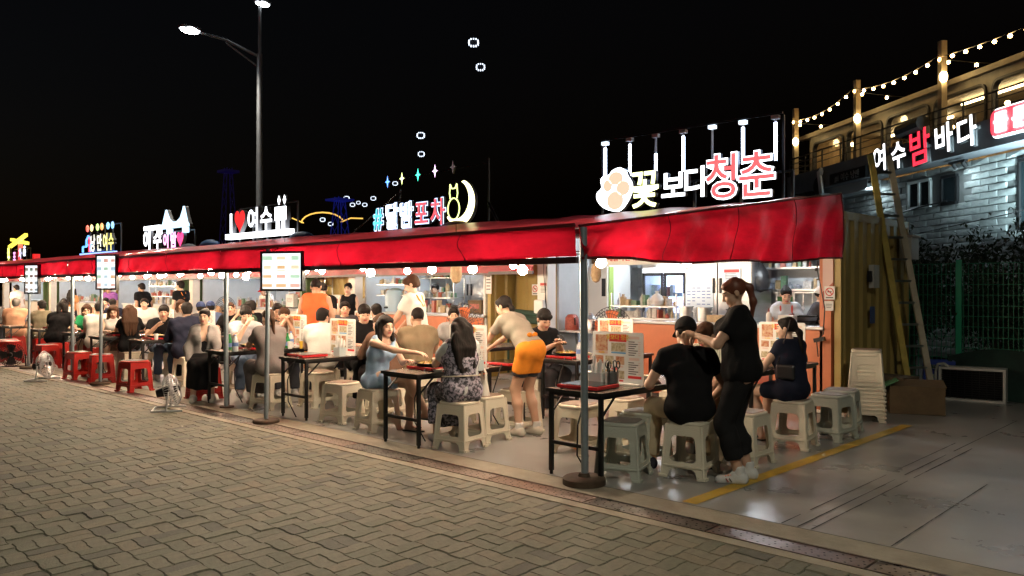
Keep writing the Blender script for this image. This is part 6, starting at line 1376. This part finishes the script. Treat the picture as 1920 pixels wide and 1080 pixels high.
    if bk in ('trousers', 'jeans', 'crop'):
        f = {'trousers': .93, 'jeans': .93, 'crop': .70}[bk]; clo('trousers', grow(tor[:1], .007) + hose(0, f, .016) + hose(1, f, .016), bc, .007, .04)
    elif bk == 'shorts': clo('shorts', grow(tor[:1], .007) + hose(0, -.62, .008) + hose(1, -.62, .008), bc, .004, .04)
    elif bk in ('skirt', 'longskirt'):
        P = grow(tor[:1], .014) + [('c', hips[i], kn[i], r(.09), r(.08), {'k': .06}) for i in (0, 1)] + [('c', (hips[0] + hips[1]) / 2, (kn[0] + kn[1]) / 2 - V3(0, .05, 0), .1, .085, {'k': .06})]
        if pose == 'sit' and bk == 'longskirt':
            for i in (0, 1): P += [('c', kn[i], an[i] + V3(0, -.02, .12), r(.08), .085, True, {'k': .07}), ('c', (kn[0] + kn[1]) / 2 - V3(0, .10, .05), (an[0] + an[1]) / 2 - V3(0, .06, -.12), .09, .10, True, {'k': .07})]
        elif pose == 'sit': P = grow(tor[:1], .014) + [('c', hips[i], hips[i] + (kn[i] - hips[i]) * .62, r(.092), r(.082), True, {'k': .05}) for i in (0, 1)] + [('c', (hips[0] + hips[1]) / 2, ((hips[0] + hips[1]) / 2) * .45 + (kn[0] + kn[1]) / 2 * .55, .095, .08, True, {'k': .05})]
        clo('skirt', P, bc, .007, .05)
    # footwear
    if shoe == 'sandal' or shoe == 'flat':
        for i in (0, 1):
            b_ = MB(); a_, t_ = toe[i]; b_.bar(Vector(a_) + Vector((0, -.03, -.026)), Vector(t_) + Vector((0, .03, -.018)), .085, .014).bar(Vector(t_) + Vector((-.04, -.02, .018)), Vector(t_) + Vector((.04, -.02, .018)), .02, .012); b_.build('sandal', m_black, root)
    else:
        for i in (0, 1):
            a_, t_ = toe[i]; clo('shoe', [('c', a_, t_, .046, .036), ('c', a_ + V3(0, .01, .02), a_ + V3(0, .05, .04), .044, .038)], cloth_mat(shoe), 0, .03, [((0, 0, .001), (0, 0, -1))], .011 if lod == 0 else .016)
            if lod == 0 and bk in ('crop', 'shorts') : clo('sock', [('c', an[i] + V3(0, 0, -.02), an[i] + V3(0, -.004, .06), .043, .044, True)], cloth_mat((.65, .65, .63)), 0, .02, (), .011)
    # hair and caps
    if hair:
        key = (hair[0], lod)
        if key not in HAIRG: HAIRG[key] = hair_geo(hair[0], (.0065, .0085, .011)[lod])
        hv, hq = HAIRG[key]; hv = hv.copy()
        if hair[0] in ('long', 'wavy', 'mid', 'pony', 'lowpony') and abs(hp_) > 3:  # long hair hangs straight down
            tail = np.clip((-.085 - hv[:, 1]) / .05, 0, 1) if 'pony' in hair[0] else np.clip((-.02 - hv[:, 2]) / .12, 0, 1); a = np.radians(hp_ * (.9 if lean < 35 else 1.2)) * tail; py, pz = -.09, .03 if 'pony' in hair[0] else 0.0
            yy, zz = hv[:, 1] - py, hv[:, 2] - pz; hv[:, 1] = py + yy * np.cos(a) - zz * np.sin(a); hv[:, 2] = pz + yy * np.sin(a) + zz * np.cos(a)
        link('hair', np_mesh('hair', [(xf(HA, hv), hq, 0)], [HAIRC[hair[1]]]), root)
    if cap:
        m = cap_mesh(cloth_mat(cap[1]), cap[0]); o = link('cap', m, root); o.matrix_local = HM
    if apron:
        am = cloth_mat(apron[1])
        if apron[0] == 'half':
            P = grow(tor[:1], .015) + [('c', hips[i], hips[i] + (kn[i] - hips[i]) * .55, r(.085) + .020, r(.078) + .024, True, {'k': .06}) for i in (0, 1)] + [('c', wa, pel, .1 * b * s + .012, .10 * b * s + .01)]
            clo('apron', P, am, .005, .05, [(wa - U * .03, U), (((hips[0] + kn[0]) * .5) - V3(0, 0, .03), V3(0, 0, -1))])
            bq = pel + U * .1 * s - Fd * .14 * b; bw = MB(); bw.ball(Vector(bq + S * .04), .03, 8, 0, (1.3, .6, .8)).ball(Vector(bq - S * .04), .03, 8, 0, (1.3, .6, .8)).bar(Vector(bq), Vector(bq + S * .05 - V3(0, 0, .16)), .025, .008).bar(Vector(bq), Vector(bq - S * .03 - V3(0, 0, .19)), .025, .008).build('apron_bow', am, root, True)
        elif apron[0] == 'vest':
            clo('vest', grow(tor, .030) + [('-e', sh[i] + S * sx * .055, V3(.06, .09, .09) * s, {'k': .012}) for i, sx in ((0, -1), (1, 1))] + [('-e', nb + ndir * .05, V3(.10, .10, .10) * s, {'k': .01})], cloth_mat(apron[1], apron[2]), .007, .05)
            MB().tube([Vector(wa + S * .19 * math.cos(a) + Fd * .155 * math.sin(a)) for a in np.linspace(0, 2 * math.pi, 25)], .007, 5).build('belt', cloth_mat((.6, .55, .45)), root)
        else:
            P = grow(tor[:4], .026) + ([('c', hips[i], hips[i] + (kn[i] - hips[i]) * .7, r(.085) + .028, r(.075) + .03, True, {'k': .06}) for i in (0, 1)] if pose == 'stand' else [])
            if fem: P += grow(tor[6:], .022)
            clo('apron', P, cloth_mat(apron[1], apron[2] if len(apron) > 2 else None), .003, .05, [(ch + U * .06, U), (ch + Fd * .0, -Fd), (ch + S * .1, S), (ch - S * .1, -S)])
            st_ = MB()
            for sx in (-1, 1):
                e0 = ch + U * .06 + Fd * .12 * b + S * sx * .07; e1 = nb + S * sx * .06 + U * .02; e2 = ch - Fd * .13 * b + S * sx * .02; st_.tube([Vector(e0), Vector(nb + S * sx * .075 + Fd * .075 - U * .015), Vector(e1 + U * .0), Vector(nb + S * sx * .07 - Fd * .07 - U * .03), Vector(e2)], .012, 6)
            st_.build('apron_strap', am, root)
    root['_j'] = 0; del root['_j']
    return root, dict(hc=hc, HM=HM, hands=hands, el=el, S=S, U=U, Fd=Fd, pel=pel, ch=ch, nb=nb, toe=toe, an=an)

BLK = (.008, .008, .009); NAVY = (.016, .019, .036); WHT = (.66, .65, .62); BEI = (.40, .33, .22); DEN = (.14, .20, .30); GRY = (.23, .21, .19); ORG = (.75, .26, .03)
T = .80
# --- nearest group
r1, j = person('stocky man in black T shirt and black cap sitting with his back turned', -3.60, 5.86, 138, b=1.02, h=1.72, skin=1, top=('tee', BLK), bot=('trousers', BEI), hair=('buzz', 'black'), lean=12, head=(0, 22), hl=(-.22, .34, .74), hr=(.26, .22, .60), cap=('cap', (.015, .015, .016)), lod=0, knees=(.2, .2), feet=[(-.25, .30), (.26, .24)], shoe=(.03, .03, .04))
person('young man in pale striped shirt half hidden by the standing woman in black', -4.03, 7.0, 282, skin=1, h=1.66, top=('shirt', (.5, .52, .42), 'stripe'), bot=('trousers', (.25, .2, .14)), hair=('short', 'brown'), lean=26, head=(-25, 25), hl=(-.05, .42, .50), hr=(.05, .42, .50), lod=0)
r3, j = person('standing woman in black T shirt and cropped black trousers, with auburn ponytail and striped sneakers', -3.18, 5.96, 206, 'stand', True, 1.66, 1.27, 1, ('tee', BLK), ('crop', (.013, .013, .014)), ('pony', 'red'), 4, (8, 24), hl=(-.06, .36, 1.17), hr=(.10, .30, 1.13), lod=0, shoe=(.62, .62, .60), feet=[(-.10, .04), (.10, -.03)], fist=True)
st = MB()
for a_, t_ in j['toe']:
    d = Vector(nrm(t_ - a_)); sd = Vector((d.y, -d.x, 0))
    for f, c in ((.45, 0), (.60, 1)):
        for sg in (-1, 1): p = Vector(a_).lerp(Vector(t_), f) + sd * sg * .0425; st.bar(p + Vector((0, 0, -.012)), p + Vector((0, 0, .018)) + d * .02, .012, .006, c)
    for k in range(4): p = Vector(a_).lerp(Vector(t_), .42 + .1 * k) + Vector((0, 0, .043 - .004 * k)); st.bar(p - sd * .025, p + sd * .025, .01, .008, 2)
st.build('shoe_stripe', [m_black, mat('dark_red_stripe', (.25, .02, .03), .5), mat('orange_lace', (.8, .2, .05), .6)], r3)
ph = MB().box(tuple((j['hands'][0] + j['hands'][1]) / 2 + V3(0, .05, .02)), (.13, .09, .012)).build('order_pad', m_paper, None); ph.parent = None
ph.matrix_world = r3.matrix_basis.copy(); tag(ph, 'small order pad held by the standing woman in black', 'notepad')
person('woman in short navy dress with curled ponytail sitting at the rear table', -3.55, 7.63, 165, fem=True, skin=0, h=1.64, top=('dress', NAVY), bot=('skirt', NAVY), hair=('lowpony', 'black'), lean=6, head=(18, 5), hl=(-.12, .36, .80), hr=(.12, .34, .76), shoe='sandal', lod=0, feet=[(-.02, .36), (.16, .40)])
bgs = thing('shoulder_bag', 'small black shoulder bag worn at the side of the woman in navy', 'bag', (-3.52, 7.46, .74), R(10)); bevel(MB().box((0, 0, 0), (.18, .05, .14)).build('body', mat('black_leather', (.02, .02, .022), .35), bgs), .02); MB().tube([(-.08, 0, .06), (-.02, .03, .3), (.02, .1, .5)], .007, 5).build('strap', MATS['black_leather'], bgs)
person('server in grey T shirt and orange waist apron bending over a table', -5.84, 6.26, 178, 'stand', True, 1.66, .88, 1, ('tee', (.30, .28, .23)), ('shorts', (.05, .05, .06)), ('lowpony', 'black'), 46, (5, 22), hl=(-.15, .62, .80), hr=(.10, .66, .86), lod=0, apron=('half', ORG), shoe=(.5, .47, .4), feet=[(-.10, .0), (.10, -.06)])
person('young man in black T shirt sitting and looking down at his phone', -6.78, 7.5, -12, skin=1, h=1.74, top=('tee', BLK), bot=('trousers', (.06, .06, .07)), hair=('fringe', 'black'), lean=16, head=(-10, 28), hl=(-.04, .40, .88), hr=(.08, .42, .86), lod=0, shoe=(.5, .45, .42))
pho = thing('phone', 'black phone in the hands of the seated young man', 'phone', (-6.31, 7.42, .93), R(-12)); bevel(MB().box((0, 0, 0), (.015, .075, .14), 0, Matrix.Rotation(R(-40), 3, 'Y')).build('case', m_black, pho), .003)
person('woman in a light blue sleeveless dress reaching across the front table, dark shoulder length hair', -7.22, 5.38, 10, fem=True, skin=0, h=1.66, b=.92, top=('strap', (.30, .44, .62)), bot=('skirt', (.30, .44, .62)), hair=('mid', 'black'), lean=14, head=(-14, 10), hl=(-.06, .40, .76), hr=(.02, .60, .86), shoe='sandal', lod=0, crossed=True)
person('woman with very long wavy black hair in a patterned vest dress, back turned', -5.83, 5.34, 160, fem=True, skin=0, h=1.63, top=('tee', (.55, .60, .60)), bot=('longskirt', (.36, .34, .42), 'floral'), hair=('wavy', 'black'), lean=5, head=(0, 6), hl=(-.10, .42, .82), hr=(.10, .42, .78), shoe=(.66, .66, .68), lod=0, apron=('vest', (.36, .34, .42), 'floral'))
# --- second group
person('man in a khaki T shirt with short hair seen from behind', -7.86, 6.47, 150, skin=2, h=1.72, b=1.05, top=('tee', (.24, .19, .12)), bot=('trousers', (.1, .09, .08)), hair=('buzz', 'black'), lean=6, head=(20, 6), hl=(-.12, .40, .80), hr=(.15, .36, .76))
person('woman in a brown top with brown tied hair leaning to the table', -7.84, 5.98, 168, fem=True, skin=1, h=1.66, top=('long', (.13, .075, .05)), bot=('trousers', (.03, .025, .025)), hair=('bun', 'brown'), lean=24, head=(10, 15), hl=(-.08, .50, .80), hr=(.10, .48, .78))
person('stocky man in black T shirt with fringe looking down at the cooker table', -9.12, 6.55, -25, skin=0, h=1.74, b=1.25, top=('tee', BLK), bot=('trousers', BLK), hair=('fringe', 'black'), lean=10, head=(0, 18), hl=(-.16, .42, .80), hr=(.14, .42, .80))
person('person in a white polo shirt seen from behind left of the cooker table', -9.52, 6.18, 150, skin=0, h=1.68, b=1.1, top=('polo', WHT), bot=('trousers', (.05, .05, .06)), hair=('short', 'black'), lean=16, head=(-30, 8), hl=(-.1, .42, .78), hr=(.16, .4, .77))
person('man resting his chin on clasped hands at the table behind the screen pole', -10.75, 6.28, -22, skin=1, h=1.70, top=('tee', (.24, .20, .17)), bot=('trousers', (.06, .06, .07)), hair=('fringe', 'brown'), lean=18, head=(-8, 2), hl=(-.03, .36, 1.06), hr=(.04, .36, 1.05), fist=True)
person('woman in a grey shirt dress with tied hair sitting in profile at the drinks table', -9.48, 5.36, 172, fem=True, skin=1, h=1.66, b=1.08, top=('tee', (.20, .18, .175)), bot=('longskirt', (.17, .155, .155)), hair=('lowpony', 'brown'), lean=8, head=(5, 16), hl=(-.12, .46, .79), hr=(.08, .48, .78), shoe=(.5, .42, .33), feet=[(-.08, .38), (.10, .34)])
person('young woman in a grey cardigan and long black dress gazing past the table', -10.98, 5.2, -30, fem=True, skin=0, h=1.62, top=('cardigan', (.33, .31, .30)), bot=('longskirt', (.012, .012, .013)), hair=('bun', 'black'), lean=2, head=(-14, 4), hl=(-.16, .30, .56), hr=(.20, .12, .52), shoe=(.6, .58, .52))
person('young man with bowl cut in white T shirt drinking', -11.07, 5.85, -20, skin=0, h=1.70, top=('tee', (.58, .60, .64)), bot=('jeans', DEN), hair=('fringe', 'black'), lean=12, head=(0, 18), hl=(-.12, .42, .78), hr=(.02, .30, 1.02), fist=True)
person('broad man in a navy shirt seen from behind at the front table', -12.74, 5.74, 158, skin=1, h=1.76, b=1.15, top=('long', NAVY), bot=('trousers', (.015, .016, .02)), hair=('short', 'black'), lean=14, head=(5, 6), hl=(-.16, .42, .78), hr=(.2, .38, .74))
person('smiling young man in a black polo leaning on the table', -13.97, 5.86, -15, skin=1, h=1.72, top=('polo', BLK), bot=('jeans', (.1, .14, .22)), hair=('fringe', 'black'), lean=22, head=(-14, 8), hl=(-.12, .44, .80), hr=(.14, .42, .92))
person('girl with very long brown hair, black top and jeans seen from behind', -14.40, 5.48, 160, fem=True, skin=0, h=1.64, b=.92, top=('tee', BLK), bot=('jeans', (.20, .27, .36)), hair=('long', 'brown'), lean=4, head=(5, 4), hl=(-.16, .44, .82), hr=(.22, .40, .80))
person('girl in a white sleeveless top with brown bob looking down', -15.2, 5.5, -18, fem=True, skin=0, h=1.62, b=.92, top=('tank', WHT), bot=('skirt', (.3, .25, .2)), hair=('mid', 'brown'), lean=10, head=(0, 22), hl=(-.2, .40, .80), hr=(.12, .44, .80))
person('man in a white T shirt printed with dark lines on the back', -15.95, 5.5, 150, skin=1, h=1.74, b=1.05, top=('tee', (.60, .57, .52)), bot=('trousers', WHT), hair=('short', 'black'), lean=18, head=(10, 14), hl=(-.12, .44, .80), hr=(.2, .40, .76), lod=2)
person('girl in a green T shirt at the left front tables', -16.8, 5.6, -20, fem=True, skin=0, h=1.6, top=('tee', (.02, .24, .09)), bot=('shorts', (.05, .05, .05)), hair=('bob', 'brown'), lean=12, head=(0, 12), hl=(-.05, .36, 1.0), hr=(.16, .42, .78), lod=2)
person('man in black T shirt and pale jeans seen from behind on a red stool', -17.9, 5.4, 130, skin=1, h=1.74, b=1.08, top=('tee', BLK), bot=('jeans', (.30, .32, .33)), hair=('bob', 'black'), lean=20, head=(20, 20), hl=(-.2, .4, .66), hr=(.24, .3, .6), lod=2)
person('person with dark bobbed hair in a cream top seen from behind', -18.72, 5.75, 150, fem=True, skin=0, h=1.62, top=('tee', (.55, .47, .34)), bot=('trousers', (.1, .09, .08)), hair=('bob', 'brown'), lean=8, lod=2)
person('man in olive T shirt with black hair at the far left', -19.55, 5.6, 165, skin=1, h=1.70, top=('tee', (.16, .15, .10)), bot=('shorts', (.1, .09, .08)), hair=('short', 'black'), lean=14, head=(25, 8), lod=2)
person('man in a peach T shirt with greying hair seen from behind at far left', -21.1, 5.5, 140, skin=1, h=1.74, b=1.1, top=('tee', (.58, .32, .20)), bot=('trousers', (.45, .38, .25)), hair=('short', 'grey'), lean=6, head=(10, 2), lod=2)
# --- rear rows and standing staff
person('smiling woman in the rear row between the pole and the drinking man', -14.85, 7.55, -30, fem=True, skin=0, h=1.66, top=('tee', BLK), bot=('trousers', BLK), hair=('lowpony', 'brown'), lean=8, head=(0, 4), lod=2)
person('man in black T shirt with raised elbow in the rear row', -14.3, 7.75, 190, skin=1, h=1.76, top=('tee', BLK), bot=('trousers', BLK), hair=('short', 'black'), lean=12, head=(10, 4), hl=(-.12, .3, 1.08), hr=(.14, .4, .8), lod=2)
person('man with short hair facing the viewpoint in the rear row under the awning bulbs', -11.45, 7.85, -30, skin=1, h=1.74, b=1.15, top=('tee', (.05, .05, .06)), bot=('trousers', BLK), hair=('short', 'black'), lean=6, head=(0, 4))
person('man in a white T shirt seen from behind in the rear row', -10.42, 7.75, 150, skin=1, h=1.72, b=1.05, top=('tee', WHT), bot=('trousers', BLK), hair=('short', 'black'), lean=12, head=(10, 10))
person('person low behind the menu board with dark hair, facing the viewpoint', -8.95, 8.05, -40, skin=1, h=1.62, top=('tee', (.3, .3, .3)), bot=('trousers', BLK), hair=('short', 'black'), lean=10, head=(0, 2))
person('man in a bright orange sleeveless vest standing with his back turned', -10.95, 6.95, 130, 'stand', h=1.72, b=1.08, skin=2, top=('tank', (.80, .15, .05)), bot=('trousers', (.65, .22, .05)), hair=('buzz', 'black'), lean=6, head=(10, 18), hl=(-.2, .25, .95), hr=(.2, .2, .92))
person('young man in black bending forward behind the orange vest', -12.6, 8.2, -40, 'stand', h=1.72, skin=0, top=('tee', BLK), bot=('trousers', BLK), hair=('fringe', 'black'), lean=24, head=(0, 30), hl=(-.1, .45, .95), hr=(.12, .45, .95))
person('woman in a black sleeveless top standing by the mustard wall with hair tied back', -13.35, 9.25, -55, 'stand', True, 1.68, .92, 0, ('tank', BLK), ('trousers', BLK), ('bun', 'black'), 2, (0, 4))
person('server with glasses in white T shirt and orange apron standing over the tables', -8.55, 7.05, 205, 'stand', h=1.76, skin=0, top=('tee', WHT), bot=('trousers', (.05, .05, .05)), hair=('fringe', 'brown'), lean=8, head=(10, 26), hl=(-.15, .40, .95), hr=(.15, .36, .98), apron=('bib', ORG))
person('waiter in black T shirt with orange apron looking left at the fourth stall', -19.85, 8.8, 200, 'stand', h=1.76, skin=1, top=('tee', BLK), bot=('trousers', BLK), hair=('short', 'black'), lean=2, head=(0, 0), apron=('bib', ORG), lod=2)
person('cook in white with a red cap leaning over the counter', -18.9, 10.75, -80, 'stand', h=1.70, skin=1, top=('tee', WHT), bot=('trousers', BLK), hair=('buzz', 'black'), lean=26, head=(-20, 20), cap=('cap', (.55, .03, .04)), lod=2, hl=(-.1, .4, 1.08), hr=(.1, .4, 1.08))
person('cook in a pale blue shirt and floral apron looking down at the counter', -5.02, 10.65, -62, 'stand', True, 1.60, 1.05, 0, ('tee', (.50, .56, .64)), ('trousers', BLK), ('bun', 'black'), 8, (5, 26), hl=(-.08, .36, 1.12), hr=(.1, .36, 1.12), apron=('bib', (.55, .10, .08), 'floral'), lod=1)
person('cook in black with a white headscarf turned to the right', -4.72, 10.75, 20, 'stand', True, 1.60, 1.0, 0, ('tee', (.05, .05, .06)), ('trousers', BLK), ('buzz', 'black'), 14, (0, 20), cap=('scarf', WHT), hl=(-.1, .36, 1.05), hr=(.1, .36, 1.05))
person('kitchen hand half hidden behind the steel rack in the second kitchen', -13.0, 11.2, -60, 'stand', h=1.66, skin=1, top=('tee', (.1, .1, .12)), bot=('trousers', BLK), hair=('short', 'black'), lean=4, lod=2)
far = [('woman with long dark hair in an orange brown top standing at the far left', -26.2, 8.3, 120, 'stand', True, ('tee', (.5, .25, .1)), ('long', 'black')), ('man in blue cap and purple shirt standing in the far kitchens', -25.0, 9.0, -60, 'stand', False, ('tee', (.25, .1, .35)), ('short', 'black')), ('man in black leaning in front of the far green container', -22.3, 8.9, 200, 'stand', False, ('tee', BLK), ('short', 'black')),
    ('man in white seated in the fourth stall rear row', -19.6, 7.8, -20, 'sit', False, ('tee', WHT), ('short', 'black')), ('man in blue denim shirt with dark cap, rear row under the upright screen', -16.0, 7.7, 160, 'sit', False, ('tee', (.1, .14, .25)), ('fringe', 'black')), ('woman in grey, rear row of the third stall', -17.2, 7.6, -10, 'sit', True, ('tee', GRY), ('mid', 'brown')),
    ('man in pale blue with green strap in the fourth stall', -22.3, 7.9, -30, 'sit', False, ('tee', (.4, .5, .55)), ('short', 'black')), ('man in dark grey seated behind the peach shirt', -23.8, 5.7, -10, 'sit', False, ('tee', (.1, .1, .1)), ('short', 'black')), ('woman in white seated at the left edge, rear row', -24.6, 7.6, 160, 'sit', True, ('tee', WHT), ('bob', 'black')),
    ('man in navy T shirt in the far rear row by the left pole', -21.0, 7.6, 170, 'sit', False, ('tee', NAVY), ('short', 'black')), ('person in beige seated far beyond the peach shirt', -27.5, 6.5, 170, 'sit', False, ('tee', BEI), ('short', 'black')), ('person in black seated far off under the fifth awning', -28.5, 5.8, 0, 'sit', True, ('tee', BLK), ('bob', 'black')), ('person in red seated far off under the fifth awning', -30.5, 6.6, 10, 'sit', True, ('tee', (.4, .05, .04)), ('mid', 'black')),
    ('person in white standing far off under the fifth awning', -31.5, 8.3, 200, 'stand', False, ('tee', WHT), ('short', 'black')), ('man in black in the second kitchen rear row, left of the orange vest', -12.0, 6.9, -20, 'sit', False, ('tee', BLK), ('short', 'black')), ('woman in dark green, rear row behind the drinking man', -13.6, 7.3, 200, 'sit', True, ('tee', (.05, .09, .06)), ('bun', 'black')),
    ('man in a denim cap seen from behind, rear row left of the black polo', -15.4, 7.2, 140, 'sit', False, ('tee', (.06, .06, .07)), ('short', 'black'))]
for k, (l, x, y, f, p, fe, tp, ha) in enumerate(far):
    person(l, x, y, f, p, fe, 1.58 + .03 * (k % 6) if fe else 1.66 + .03 * (k % 4), .95 + .05 * (k % 4), k % 3, tp, ('trousers', (.04, .04, .05)), ha, 6 + 3 * (k % 4), (10 - 7 * (k % 4), 6 + 4 * (k % 3)), lod=2, cap=('cap', (.04, .06, .14)) if 'cap' in l else None)
print('people', NP[0])
